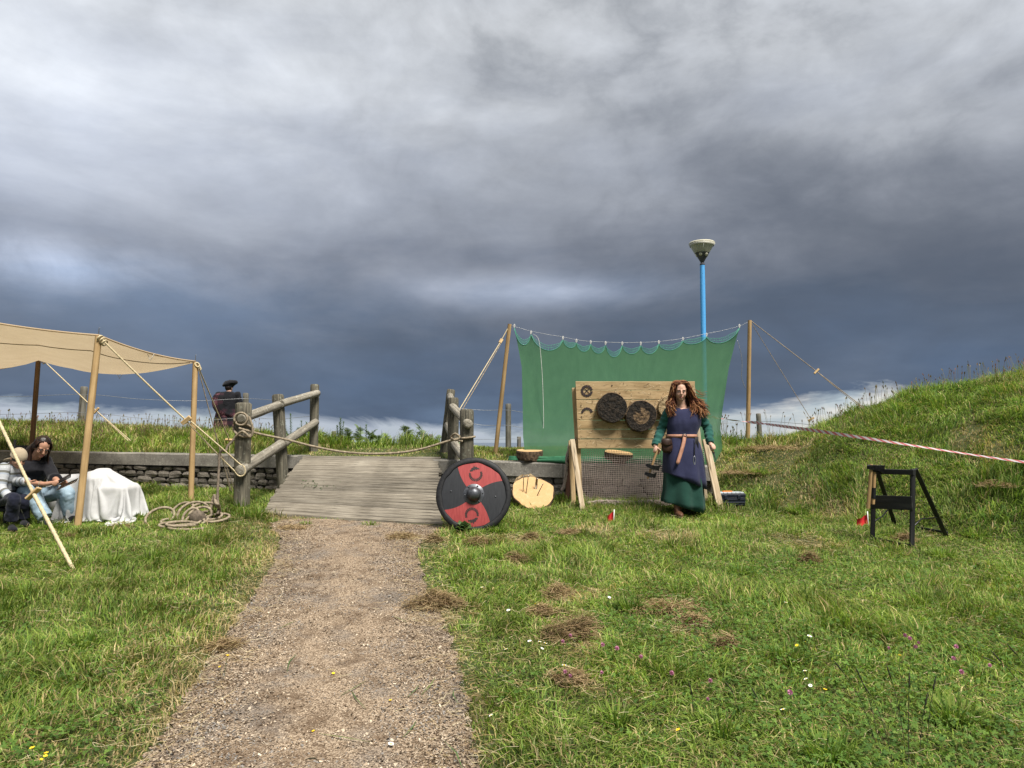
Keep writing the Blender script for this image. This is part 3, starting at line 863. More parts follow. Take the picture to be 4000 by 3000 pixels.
for k, (a, c) in enumerate(zip(pls, prs)):
    row = []
    ja = 0.05 * (random.random() - 0.5); jc = 0.05 * (random.random() - 0.5)
    for i in range(29):
        t = i / 28
        t2 = t + (ja * (1 - t) + jc * t) * (1 if i in (0, 28) else 0)
        p = a.lerp(c, t2)
        row.append(Vector((p.x, p.y, Hf(p.x, p.y) + 0.008 + 0.012 * math.sin(math.pi * t) + 0.006 * random.random())))
    rows.append(row)
pb.rings(rows, closed=False)
structure(pb.build('path', M['path']))

# loose bark chips and grit lying on the path (far too many to count)
def pathdist_late(X, Y):
    ly = np.array([p.y for p in pls]); lx = np.array([p.x for p in pls]); ry = np.array([p.y for p in prs]); rx = np.array([p.x for p in prs])
    o1 = np.argsort(ly); o2 = np.argsort(ry)
    return np.maximum(np.interp(Y, ly[o1], lx[o1]) - X, X - np.interp(Y, ry[o2], rx[o2]))
def chips(n):
    pts = []
    while len(pts) < n:
        Y = RNG.uniform(1.9 ** 0.5, 8.6 ** 0.5, n) ** 2
        X = RNG.uniform(-2.2, 0.1, n) * Y / 3 - 0.0
        X = RNG.uniform(-3.2, 0.2, n)
        ok = in_poly(X, Y, PATH_POLY)
        pts += list(zip(X[ok], Y[ok]))
    return np.array(pts[:n])
P = chips(85000)
n = len(P); X, Y = P[:, 0], P[:, 1]
Z = H(X, Y) + 0.018 + RNG.uniform(0, 0.006, n)
L = RNG.uniform(0.0022, 0.0062, n) * (1 + 0.8 * (RNG.random(n) < 0.06)); W = L * RNG.uniform(0.35, 0.8, n)
A = RNG.uniform(0, 2 * np.pi, n)
ca, sa = np.cos(A), np.sin(A)
tz = RNG.normal(0, 0.35, n); tw = RNG.normal(0, 0.3, n)
c0 = np.stack([X, Y, Z], 1)
e1 = np.stack([ca * L, sa * L, tz * L], 1); e2 = np.stack([-sa * W, ca * W, tw * W], 1)
V = np.stack([c0 - e1 - e2, c0 + e1 - e2 * 0.7, c0 + e1 + e2, c0 - e1 * 0.8 + e2], 1).reshape(-1, 3)
V[:, 2] = np.maximum(V[:, 2], np.repeat(Z - 0.012, 4))
Q = np.arange(4 * n).reshape(n, 4)
pal = np.array([(0.44, 0.355, 0.26), (0.365, 0.285, 0.205), (0.21, 0.15, 0.098), (0.065, 0.044, 0.028), (0.23, 0.21, 0.19), (0.55, 0.455, 0.345)])
k = RNG.choice(6, n, p=[0.27, 0.24, 0.14, 0.17, 0.09, 0.09])
grey = (fbm(X * 2.2, Y * 2.2, 4) > 0.56) & (RNG.random(n) < 0.35)
k[grey] = 4
C = pal[k] * RNG.uniform(0.7, 1.2, (n, 1))
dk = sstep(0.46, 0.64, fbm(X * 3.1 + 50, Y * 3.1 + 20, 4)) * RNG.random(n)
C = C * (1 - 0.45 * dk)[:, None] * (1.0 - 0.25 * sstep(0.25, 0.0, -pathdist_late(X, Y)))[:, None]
C4 = np.concatenate([np.repeat(C, 4, 0), np.ones((4 * n, 1))], 1)
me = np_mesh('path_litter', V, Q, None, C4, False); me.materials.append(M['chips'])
stuff(link('path_litter', me), 'loose bark chips and grit covering the footpath', 'bark chips')

# ------------------------------------------------------------------ retaining wall
wroot = thing('retaining_wall', 'low rubble stone wall with concrete coping holding up the grass bank', 'wall', (-3.0, wallY(-3.0), 0.9))
BR_L, BR_R = -3.22, -1.13       # the bridge lands between these
def wallpt(X, off, z): return Vector((X + 0.18 * off, wallY(X) + off, z))
def slab(x0, x1, off0, off1, zt0, zt1, th, mat, name, parent, jit=0.012, nseg=10):
    mb = MB(); rings = []
    for i in range(nseg + 1):
        x = x0 + (x1 - x0) * i / nseg
        zt = zt0 + (zt1 - zt0) * i / nseg
        g = lambda s: jit * (mnoise.noise(Vector((x * 2.3, s * 7.1, 1.3))))
        c = 0.018
        prof = [(off0 + g(1), zt - th), (off0 + g(1), zt - c + g(2) * 0.5), (off0 + c + g(1), zt + g(2) * 0.5), (off1, zt + g(3) * 0.5), (off1, zt - th)]
        rings.append([wallpt(x, o_, z_) for o_, z_ in prof][::-1])
    mb.rings(rings)
    return mb.build(name, mat, parent, smooth=True, sharp=35)
copX = [-11.5, -9.3, -7.6, -5.7, -4.3, BR_L + 0.03]
for a, c in zip(copX, copX[1:]):
    slab(a + 0.003, c - 0.003, -0.06, 0.40, copZ(a), copZ(c), 0.185, M['concrete'], 'coping_slab', wroot)
slab(BR_L + 0.036, BR_R - 0.006, -0.03, 0.40, copZ(BR_L) - 0.09, copZ(BR_R) - 0.09, 0.185, M['concrete'], 'coping_slab', wroot)
for a, c in zip([BR_R, 0.72, 2.75], [0.72, 2.75]):
    slab(a + 0.003, c - 0.003, -0.06, 0.40, copZ(a), copZ(c), 0.20, M['concrete'], 'coping_slab', wroot)
# core behind the stones
mb = MB(); rings = []
for i in range(41):
    x = -11.5 + 14.25 * i / 40
    zt = copZ(x) - 0.19 - (0.09 if BR_L < x < BR_R else 0)
    rings.append([wallpt(x, o_, z_) for o_, z_ in [(0.045, 0.4), (0.045, zt), (0.36, zt), (0.36, 0.4)]][::-1])
mb.rings(rings); mb.build('wall_core', M['mortar'], wroot, smooth=False)
# stones: five irregular meshes shared by all
def stone_mesh(i):
    bm = bmesh.new()
    bmesh.ops.create_cube(bm, size=1.0)
    bmesh.ops.subdivide_edges(bm, edges=bm.edges[:], cuts=1, use_grid_fill=True)
    for v in bm.verts:
        p = v.co.copy()
        q = p.normalized() * 0.56
        v.co = p.lerp(q, 0.55) * (1 + 0.28 * mnoise.noise(p * 2.1 + Vector((i * 9.7, 3.1, i))))
    me = bpy.data.meshes.new('stone'); bm.to_mesh(me); bm.free()
    me.materials.append(M['stone'])
    return me
stones = [stone_mesh(i) for i in range(6)]
rs = random.Random(3)
def courses(xa, xb, lo_vis):
    z_off = 0.0
    for row in range(6):
        h = rs.uniform(0.055, 0.10)
        x = xa + rs.uniform(-0.05, 0.05)
        while x < xb:
            w = rs.uniform(0.10, 0.26)
            if x + w > xb + 0.05: break
            xc = x + w / 2
            zt = copZ(xc) - 0.195 - z_off - h / 2 - rs.uniform(0, 0.012)
            zg = SLOPE * wallY(xc)
            if zt + h / 2 > zg - 0.02:
                p = wallpt(xc, 0.028 + rs.uniform(-0.012, 0.022), zt)
                link('stone', rs.choice(stones), wroot, loc=p, rot=(rs.uniform(-.12, .12), rs.uniform(-.10, .10), -0.18 + rs.uniform(-.1, .1)), scale=(w * 1.02, 0.15, h * rs.uniform(0.95, 1.2)))
            x += w + rs.uniform(0.004, 0.02)
        z_off += h + 0.006
courses(-9.2, -3.15, 0)
courses(-1.15, 2.6, 0)

# ------------------------------------------------------------------ grass blades
DECK_POLY = None
def deck_corners():
    FL, FR = Pt(565, 1106, 8.95), Pt(957, 1131, 8.42)
    BL, BRr = Pt(655, 984, 11.10), Pt(948, 986, 10.78)
    return FL, FR, BR_(BL), BR_(BRr)
def BR_(p): return p
FL, FR, BL, BRc = deck_corners()
DECK_POLY = np.array([(FL.x, FL.y), (FR.x, FR.y), (BRc.x, BRc.y), (BL.x, BL.y)])

GREENS = np.array([(0.190, 0.275, 0.046), (0.140, 0.228, 0.042), (0.245, 0.310, 0.072), (0.088, 0.165, 0.036), (0.315, 0.345, 0.130), (0.38, 0.30, 0.14), (0.46, 0.37, 0.20)])
def blades(name, X, Y, h, w, lean, probs, label, tint=None, seed=1, zlift=0.0, headfrac=0.0):
    rg = np.random.default_rng(seed); n = len(X)
    Z = H(X, Y) - 0.006 + zlift
    A = 2 * np.pi * 2.2 * fbm(X * 1.7 + 71, Y * 1.7 + 13, 3) + rg.normal(0, 1.25, n); B = A + np.pi / 2 + rg.normal(0, 0.5, n)
    lay = 0.55 + 1.5 * sstep(0.35, 0.68, fbm(X * 2.4 + 7, Y * 2.4 + 91, 3))
    ln = (np.abs(rg.normal(0, 0.8, n)) + 0.35) * lean * lay + 0.15
    ln = np.minimum(ln, 3.2)
    # length kept roughly the same when a blade lies over
    nrmz = 1 / np.sqrt(1 + ln ** 2)
    dirx, diry = np.cos(A) * ln * nrmz, np.sin(A) * ln * nrmz
    up = nrmz
    bx, by = np.cos(B) * w * 0.5, np.sin(B) * w * 0.5
    base = np.stack([X, Y, Z], 1); side = np.stack([bx, by, np.zeros(n)], 1)
    d = np.stack([dirx, diry, up], 1)
    mid = base + np.stack([dirx * 0.28, diry * 0.28, np.minimum(up * 0.40 + 0.16, 0.6)], 1) * h[:, None]
    tip = base + d * h[:, None]
    tip[:, 2] -= 0.12 * h * ln
    tip[:, 2] = np.maximum(tip[:, 2], Z + 0.012)
    V = np.stack([base - side, base + side, mid + side * 0.8, mid - side * 0.8, tip], 1).reshape(-1, 3)
    i0 = np.arange(n) * 5
    Qd = np.stack([i0, i0 + 1, i0 + 2, i0 + 3], 1); T = np.stack([i0 + 3, i0 + 2, i0 + 4], 1)
    if tint is None: tint = np.zeros(n)
    u = rg.random(n)
    cp = np.cumsum(probs); k = np.minimum(np.searchsorted(cp, u), len(probs) - 1)
    # dry patches follow their own shape
    k = np.where(rg.random(n) < tint, np.where(rg.random(n) < 0.5, 5, 6), k)
    C = GREENS[k] * rg.uniform(0.78, 1.22, (n, 1))
    big = fbm(X * 0.6 + 9, Y * 0.6, 3)[:, None]
    clump = fbm(X * 3.4 + 2, Y * 3.4 + 55, 3)[:, None]
    C = C * (0.80 + 0.40 * big) * (0.52 + 0.96 * clump) * rg.choice([0.55, 0.9, 1.1, 1.3], n, p=[0.2, 0.3, 0.3, 0.2])[:, None]
    C4 = np.concatenate([np.repeat(C, 5, 0), np.ones((5 * n, 1))], 1)
    C4[4::5, :3] *= np.array([1.25, 1.12, 1.0])
    me = np_mesh(name, V, Qd, T, C4, True); me.materials.append(M['grass'])
    o = link(name, me); stuff(o, label, 'grass')
    return o

def sample(y0, y1, dens, xl=-0.80, xr=0.80, pad=0.35):
    n = int(dens * ((y1 - y0) * ((xr - xl) * (y0 + y1) / 2 + 2 * pad)))
    Y = RNG.uniform(y0, y1, n)
    t = RNG.random(n)
    X = (xl * Y - pad) + t * ((xr - xl) * Y + 2 * pad)
    return X, Y
def pathdist(X, Y):
    # signed distance in x from the two path edges (negative inside)
    ly = np.array([p.y for p in pls]); lx = np.array([p.x for p in pls]); ry = np.array([p.y for p in prs]); rx = np.array([p.x for p in prs])
    o1 = np.argsort(ly); o2 = np.argsort(ry)
    l = np.interp(Y, ly[o1], lx[o1]); r = np.interp(Y, ry[o2], rx[o2])
    return np.maximum(l - X, X - r)
HAY = []   # (x, y, r) dry patches, filled below from the photograph
for (u, v, r) in [(1690, 960, .55), (1660, 1010, .5), (1720, 1085, .3), (1500, 1360, .2), (1260, 1290, .25), (1225, 1395, .22), (945, 1330, .2), (930, 1180, .28), (1120, 1170, .3),
                  (1290, 1150, .3), (1450, 1165, .3), (1740, 1170, .3), (1460, 1310, .28), (1790, 1120, .25), (2160, 1120, .3), (640, 1138, .25), (470, 1420, .15), (310, 1520, .12), (1240, 1480, .14), (620, 1230, .18), (260, 1140, .14), (2000, 1160, .14), (1590, 965, .5), (2110, 1105, .3)]:
    g = Gd(u, v)
    if v < 1100 and u > 1560: g = Pt(u, v, 10.4 + (1000 - v) * 0.012)
    HAY.append((g.x, g.y, r))
def dryness(X, Y):
    t = np.zeros(len(X))
    X = X + 0.22 * (fbm(X * 4, Y * 4 + 9, 3) - 0.5) * 2; Y = Y + 0.22 * (fbm(X * 4 + 31, Y * 4, 3) - 0.5) * 2
    for (x, y, r) in HAY: t = np.maximum(t, np.exp(-((X - x) ** 2 + (Y - y) ** 2 * 0.8) / (r * r)))
    return np.clip(t * 1.2 * (0.15 + 1.5 * fbm(X * 7, Y * 7, 3)) - 0.22, 0, 0.88)

def lawn(y0, y1, dens, hmul, seed, name, wid):
    X, Y = sample(y0, y1, dens, pad=1.7)
    mid = (np.abs(X) < 0.78 * Y + 0.30) | (RNG.random(len(X)) < 0.45); X, Y = X[mid], Y[mid]
    pd = pathdist(X, Y)
    ragged = 0.06 * (fbm(X * 6, Y * 6, 3) - 0.5)
    keep = (Y > 8.6) | (pd > ragged - 0.012)
    keep &= ~in_poly(X, Y, DECK_POLY)
    toeY = np.where(X < 2.9, wallY(X) - 0.02, 99)
    keep &= Y < toeY
    X, Y, pd = X[keep], Y[keep], pd[keep]
    n = len(X)
    rg = np.random.default_rng(seed)
    tuft = fbm(X * 1.6 + 3, Y * 1.6 + 7, 4)
    tall = sstep(0.47, 0.66, tuft)
    edge = sstep(0.0, 1, np.where(Y > 8.7, 1, pd / np.where(X < -0.9, 0.95, 0.5)))
    h = (0.036 + 0.075 * rg.random(n) + 0.125 * tall * rg.random(n)) * hmul * (0.45 + 0.55 * edge)
    dry = dryness(X, Y)
    h = h * (1 - 0.55 * dry)
    dry = np.maximum(dry, 0.40 * (1 - edge) * (X < -0.9) + 0.5 * np.exp(-np.maximum(pd, 0) / 0.07))
    w = wid * rg.uniform(0.7, 1.35, n)
    dens2 = rg.random(n) > 0.62 * dry ** 2
    X, Y, h, w, dry = X[dens2], Y[dens2], h[dens2], w[dens2], dry[dens2]
    return blades(name, X, Y, h, w, 1.35, [0.26, 0.22, 0.19, 0.13, 0.08, 0.07, 0.05], 'short mown meadow grass either side of the path', dry, seed)
lawn(2.0, 4.0, 6400, 1.0, 21, 'lawn_grass', 0.0064)
lawn(4.0, 6.5, 5200, 1.05, 22, 'lawn_grass', 0.0066)
lawn(6.5, 9.2, 3600, 1.1, 23, 'lawn_grass', 0.0074)
lawn(9.2, 11.9, 2600, 1.15, 24, 'lawn_grass', 0.008)

def bank(n, seed):
    rg = np.random.default_rng(seed)
    X = rg.uniform(-10.5, 3.0, n); Y = wallY(X) + 0.22 + rg.random(n) * (14.2 - wallY(X))
    keep = ~in_poly(X, Y, DECK_POLY)
    worn = (X > -3.3) & (X < -1.0) & (Y < 12.4)
    X, Y, worn = X[keep], Y[keep], worn[keep]; n = len(X)
    left = sstep(-2.6, -4.0, X)
    h = (0.06 + 0.10 * rg.random(n)) * (0.55 + 0.75 * left) * np.where(worn, 0.4, 1) * (0.7 + 0.7 * fbm(X * 1.3, Y * 1.3, 3))
    edge = Y - wallY(X) < 0.6
    h = np.where(edge, h * 0.75, h)
    dry = np.where(worn, 0.45, 0.12 + 0.25 * (fbm(X * 2, Y * 2, 3) > 0.58))
    dry = np.where((X > -1.2) & (Y < 11.6), 0.5, dry)
    return blades('bank_grass', X, Y, h, 0.011 * rg.uniform(0.7, 1.3, n), 0.7, [0.33, 0.16, 0.30, 0.07, 0.10, 0.02, 0.02], 'longer grass covering the bank behind the wall', dry, seed)
bank(76000, 31)
def fringe(n, seed):
    rg = np.random.default_rng(seed)
    X = rg.uniform(-4.4, -0.9, n); Y = rg.uniform(12.6, 13.7, n)
    cl_ = fbm(X * 2.2 + 4, Y * 2.2, 3); keep = rg.random(n) < 0.25 + sstep(0.42, 0.62, cl_)
    X, Y, cl_ = X[keep], Y[keep], cl_[keep]; n = len(X)
    h = (0.05 + 0.22 * rg.random(n) ** 1.5) * (0.4 + 1.1 * sstep(0.4, 0.65, cl_))
    return blades('bank_grass', X, Y, h, 0.012 * rg.uniform(0.7, 1.5, n), 0.6, [0.35, 0.14, 0.33, 0.05, 0.11, 0.01, 0.01], 'ragged green growth on the skyline behind the bridge', None, seed)
fringe(9000, 33)
def mound(n, seed):
    rg = np.random.default_rng(seed)
    X = rg.uniform(2.6, 11.5, n); Y = rg.uniform(5.8, 13.4, n)
    a = X / Y
    keep = (Y > np.interp(a, _ta, _ty) - 0.1) & ((a < 0.80) | ((a < 1.25) & (rg.random(n) < 0.45))) & ((Y > wallY(X) + .2) | (X > 2.75))
    X, Y = X[keep], Y[keep]; n = len(X)
    tuft = fbm(X * 1.5 + 30, Y * 1.5 + 11, 4)
    h = (0.07 + 0.13 * rg.random(n)) * (0.45 + 1.35 * sstep(0.4, 0.68, tuft))
    dry = np.maximum(dryness(X, Y), 0.30 * sstep(0.56, 0.66, fbm(X * 0.9 + 5, Y * 0.9 + 3, 4)))
    h = h * (1 - 0.5 * dry)
    kp = rg.random(n) > 0.75 * dry ** 1.5; X, Y, h, dry = X[kp], Y[kp], h[kp], dry[kp]; n = len(X)
    return blades('mound_grass', X, Y, h, 0.0095 * rg.uniform(0.7, 1.3, n), 0.9, [0.24, 0.28, 0.10, 0.27, 0.03, 0.04, 0.04], 'rough grass covering the mound on the right', dry, seed)
mound(146000, 41)

# dry cut straw scattered over the lawn
def straws(n, seed):
    rg = np.random.default_rng(seed)
    X, Y = sample(2.0, 9.4, n / 60.0)
    pd = pathdist(X, Y)
    keep = ~in_poly(X, Y, DECK_POLY) & (rg.random(len(X)) < 0.12 + dryness(X, Y) * 0.9 + 0.35 * np.exp(-np.abs(pd) / 0.10)) & ((pd > -0.25) | (rg.random(len(X)) < 0.06)) & (Y < wallY(X) - 0.1)
    X, Y = X[keep], Y[keep]; n = len(X)
    Z = H(X, Y) + 0.02 + 0.035 * rg.random(n)
    L = rg.uniform(0.015, 0.06, n); A = rg.uniform(0, 2 * np.pi, n); w = 0.0011
    d = np.stack([np.cos(A) * L, np.sin(A) * L, rg.normal(0, 0.25, n) * L], 1)
    s = np.stack([-np.sin(A) * w, np.cos(A) * w, np.full(n, w)], 1)
    c = np.stack([X, Y, Z], 1)
    k = np.stack([-np.sin(A), np.cos(A), np.full(n, .4)], 1) * (rg.normal(0, 0.2, n) * L)[:, None]
    V = np.stack([c - d, c - d + s, c + k + s, c + k, c + d + s, c + d], 1).reshape(-1, 3)
    i = np.arange(n) * 6
    Q = np.concatenate([np.stack([i, i + 1, i + 2, i + 3], 1), np.stack([i + 3, i + 2, i + 4, i + 5], 1)])
    pal = np.array([(0.50, 0.40, 0.22), (0.40, 0.29, 0.15), (0.30, 0.21, 0.11), (0.58, 0.50, 0.32)])
    C = pal[rg.integers(0, 4, n)] * rg.uniform(0.8, 1.15, (n, 1))
    C4 = np.concatenate([np.repeat(C, 6, 0), np.ones((6 * n, 1))], 1)
    me = np_mesh('cut_straw', V, Q, None, C4, True); me.materials.append(M['straw'])
    stuff(link('cut_straw', me), 'dry mown grass clippings scattered on the lawn', 'straw')
straws(90000, 51)

# seed heads on the bank and mound skylines
def seedheads(name, n, xs, ys, hr, seed, label):
    rg = np.random.default_rng(seed)
    X = rg.uniform(xs[0], xs[1], n); Y = ys(X, rg)
    Z = H(X, Y); h = rg.uniform(hr[0], hr[1], n)
    lx = rg.normal(0, 0.16, n) * h; ly = rg.normal(0, 0.16, n) * h
    w = 0.0022
    base = np.stack([X, Y, Z], 1); tip = base + np.stack([lx, ly, h], 1)
    s = np.zeros((n, 3)); s[:, 0] = w
    V1 = np.stack([base - s, base + s, tip + s, tip - s], 1)
    hw = rg.uniform(0.006, 0.013, n); hl = rg.uniform(0.02, 0.05, n)
    a = np.zeros((n, 3)); a[:, 0] = hw; bvec = np.stack([lx * 0.2, ly * 0.2, hl], 1)
    b2 = np.zeros((n, 3)); b2[:, 1] = hw
    V2 = np.stack([tip - bvec * 0.3, tip + a + bvec * 0.3, tip + bvec, tip - a + bvec * 0.3], 1)
    V3 = np.stack([tip - bvec * 0.3, tip + b2 + bvec * 0.3, tip + bvec, tip - b2 + bvec * 0.3], 1)
    V = np.concatenate([V1, V2, V3], 1).reshape(-1, 3)
    i = np.arange(n) * 12
    Q = np.concatenate([np.stack([i + o, i + o + 1, i + o + 2, i + o + 3], 1) for o in (0, 4, 8)])
    pal = np.array([(0.17, 0.12, 0.075), (0.25, 0.20, 0.12), (0.15, 0.145, 0.065), (0.22, 0.125, 0.11)])
    C = pal[rg.integers(0, 4, n)]
    C = np.repeat(C, 12, 0); C = C.reshape(n, 12, 3); C[:, :4] = C[:, :4] * 0.5 + np.array([0.08, 0.10, 0.03]) * 0.5; C = C.reshape(-1, 3)
    C4 = np.concatenate([C, np.ones((12 * n, 1))], 1)
    me = np_mesh(name, V, Q, None, C4, True); me.materials.append(M['straw'])
    stuff(link(name, me), label, 'seed heads')
seedheads('seed_heads', 520, (-9.6, -4.4), lambda X, rg: 12.9 + rg.uniform(-0.6, 0.7, len(X)), (0.08, 0.30), 61, 'brown plantain seed heads standing along the bank top')
seedheads('seed_heads', 260, (4.2, 9.6), lambda X, rg: 11.5 + rg.uniform(-0.8, 0.5, len(X)), (0.16, 0.36), 62, 'brown grass seed heads on the skyline of the mound')
seedheads('seed_heads', 40, (2.9, 4.2), lambda X, rg: 12.0 + rg.uniform(-0.5, 0.5, len(X)), (0.2, 0.5), 63, 'thin grass seed heads beside the right net pole')

# clover and other small round leaves low in the sward (far too many to count)
def clover_leaves(n, seed):
    rg = np.random.default_rng(seed)
    X, Y = sample(2.2, 6.8, n / 30.0)
    pd = pathdist(X, Y); keep = (pd > 0.10) & (fbm(X * 1.3 + 60, Y * 1.3 + 8, 3) + 0.25 * (X > 0.5) > rg.uniform(0.50, 0.80, len(X)))
    X, Y = X[keep], Y[keep]; n = len(X)
    Z = H(X, Y) + rg.uniform(0.03, 0.085, n); V = []; C = []
    A0 = rg.uniform(0, 6.28, n); r_ = rg.uniform(0.006, 0.013, n); tl = rg.normal(0, 0.35, (n, 2))
    base_c = np.array([(0.11, 0.20, 0.040), (0.15, 0.24, 0.05), (0.08, 0.155, 0.035)])[rg.integers(0, 3, n)] * rg.uniform(0.8, 1.2, (n, 1))
    for k in range(3):
        a = A0 + k * 2.094
        e = np.stack([np.cos(a), np.sin(a), tl[:, 0] * np.cos(a) + tl[:, 1] * np.sin(a)], 1) * r_[:, None]
        s_ = np.stack([-np.sin(a), np.cos(a), -tl[:, 0] * np.sin(a) + tl[:, 1] * np.cos(a)], 1) * (r_ * 0.62)[:, None]
        c = np.stack([X, Y, Z], 1)
        V.append(np.stack([c, c + e * 0.6 + s_, c + e * 1.25 + s_ * 0.3, c + e * 0.6 - s_], 1))
    V = np.stack(V, 1).reshape(-1, 3); Q = np.arange(len(V)).reshape(-1, 4)
    C4 = np.concatenate([np.repeat(base_c, 12, 0), np.ones((len(V), 1))], 1)
    me = np_mesh('clover_leaves', V, Q, None, C4, True); me.materials.append(M['grass'])
    stuff(link('clover_leaves', me), 'small round clover leaves growing through the near grass', 'clover')
clover_leaves(42000, 71)
# ------------------------------------------------------------------ footbridge
bridge = thing('wooden_footbridge', 'weathered timber footbridge ramp with log post and rail sides', 'footbridge', (FL + FR) / 2)
NPL = 25
def lerp3(a, c, t): return a.lerp(c, t)
rb = random.Random(9)
for k in range(NPL):
    t0, t1 = k / NPL, (k + 1) / NPL
    g = 0.035 / NPL * 3
    a0, a1 = FL.lerp(BL, t0 + g), FL.lerp(BL, t1 - g * 0.2)
    c0, c1 = FR.lerp(BRc, t0 + g), FR.lerp(BRc, t1 - g * 0.2)
    el_, er_ = rb.uniform(-0.035, 0.02), rb.uniform(-0.02, 0.03)
    ex = (c0 - a0).normalized()
    a0 = a0 + ex * el_; a1 = a1 + ex * el_; c0 = c0 + ex * er_; c1 = c1 + ex * er_
    dz = Vector((0, 0, rb.uniform(-0.006, 0.006)))
    th = 0.045
    # grooved anti-slip profile across the plank
    NG = 4
    prof = [(0.0, -th)]
    for i in range(NG):
        b0, b1 = i / NG, (i + 1) / NG
        prof += [(b0 + 0.03, -0.010), (b0 + 0.055, -0.001), (b1 - 0.055, 0.0), (b1 - 0.03, -0.010)]
    prof += [(1.0, -th)]
    NS = 14
    rings = []
    for s_ in range(NS + 1):
        u_ = s_ / NS
        p0, p1 = a0.lerp(c0, u_), a1.lerp(c1, u_)
        ring = []
        for (q, z_) in prof:
            w_ = 0.004 * mnoise.noise(Vector((u_ * 9, q * 2 + k * 3.1, 0.7)))
            ring.append(p0.lerp(p1, q) + dz + Vector((0, 0, z_ + w_)))
        rings.append(ring)
    mb = MB(); mb.rings(rings)
    mb.build('plank', M['plank'], bridge, smooth=False)
dn = Vector((0, 0, -0.045))
for fr in (0.06, 0.5, 0.94):       # bearers under the deck
    a = FL.lerp(FR, fr) + Vector((0, 0.12, -0.12)); c = BL.lerp(BRc, fr) + Vector((0, -0.12, -0.13))
    d = (c - a); ax = d.normalized(); mb = MB()
    mb.box((a + c) / 2, (0.09, d.length, 0.14), axes=(Vector((1, 0, 0)), ax, ax.cross(Vector((1, 0, 0))) * -1), uvaxis=1)
    mb.build('bearer', M['post'], bridge)
def post(name, top, bot, r, mat, parent, chamfer=0.02, n=14, oval=1.0):
    mb = MB(); top, bot = Vector(top), Vector(bot)
    d = (top - bot); L = d.length; ax = d.normalized()
    pts = [bot + ax * (L * i / 10) for i in range(10)] + [top - ax * chamfer, top]
    rr = [r * (1 + 0.03 * mnoise.noise(Vector((i * 0.7, r * 50, bot.x)))) for i in range(10)] + [r, r * 0.78]
    mb.tube(pts, rr, n, wob=0.05)
    return mb.build(name, mat, parent, sharp=50)
def logrod(name, a, b, r, mat, parent, n=12):
    mb = MB(); a, b = Vector(a), Vector(b)
    d = (b - a); K = 12
    pts = [a + d * (0.012 / d.length)] + [a.lerp(b, i / K) for i in range(1, K)] + [b - d * (0.012 / d.length)]
    pts = [a] + pts + [b]
    rr = [r * 0.82] + [r * (1 + 0.05 * mnoise.noise(Vector((i * 0.6, a.x, a.z)))) for i in range(len(pts) - 2)] + [r * 0.82]
    mb.tube(pts, rr, n, wob=0.06)
    return mb.build(name, mat, parent, sharp=50)
YA, YB, YC, YD, YE, YF = 9.45, 10.65, 11.95, 9.75, 10.75, 11.75
A_t, A_b = Pt(526.5, 870, YA), Pt(522, 1100, YA); A_b.z -= 0.05
B_t, B_b = Pt(600, 852, YB), Pt(614, 1050, YB)
C_t, C_b = Pt(680, 830, YC), Pt(677, 990, YC)
D_t, D_b = Pt(1008, 884, YD), Pt(1009, 1085, YD)
E_t, E_b = Pt(979, 859, YE), Pt(979, 1025, YE)
F_t, F_b = Pt(974.5, 841, YF), Pt(956, 1000, YF)
for o_ in (B_b, D_b, E_b): o_.z = min(o_.z, Hf(o_.x, o_.y) - 0.05)
rA, rB, rC, rD, rE, rF = [w * y / F / 2 for w, y in ((34, YA), (25, YB), (19, YC), (30, YD), (24, YE), (18, YF))]
for t_, b_, r_ in ((A_t, A_b, rA), (B_t, B_b, rB), (C_t, C_b, rC), (D_t, D_b, rD), (E_t, E_b, rE), (F_t, F_b, rF)):
    post('post', t_, b_, r_, M['post'], bridge)
def railseg(ua, va, Ya, ub, vb, Yb, r): logrod('rail', Pt(ua, va, Ya), Pt(ub, vb, Yb), r, M['rail'], bridge)
railseg(521, 905, YA - rA - 0.05, 604, 874, YB - 0.02, 0.062)
railseg(608, 872, YB - 0.09, 686, 849, YC - 0.05, 0.058)
railseg(519, 1017, YA - rA - 0.06, 612, 957, YB - 0.03, 0.070)
railseg(612, 958, YB - 0.12, 682, 912, YC - 0.06, 0.062)
railseg(1011, 916, YD - rD - 0.045, 977, 878, YE - 0.02, 0.058)
railseg(981, 881, YE - 0.09, 972, 855, YF - 0.05, 0.052)
railseg(1016, 1010, YD - rD - 0.045, 981, 958, YE - 0.02, 0.060)
railseg(984, 962, YE - 0.09, 966, 918, YF - 0.05, 0.055)
# iron pin and split line on the two gate posts are left to the wood; collar rings on the rail ends
for (u, v, Y, r) in ((520, 1017, YA - rA - 0.058, 0.074), (1011, 916, YD - rD - 0.043, 0.062)):
    p = Pt(u, v, Y); mb = MB()
    mb.lathe(p, [(r * 0.55, -0.012), (r, -0.004), (r, 0.02), (r * 0.6, 0.028)], 16, axis=(0.1, 1, 0.05))
    mb.build('rail_end_cap', M['rail'], bridge)

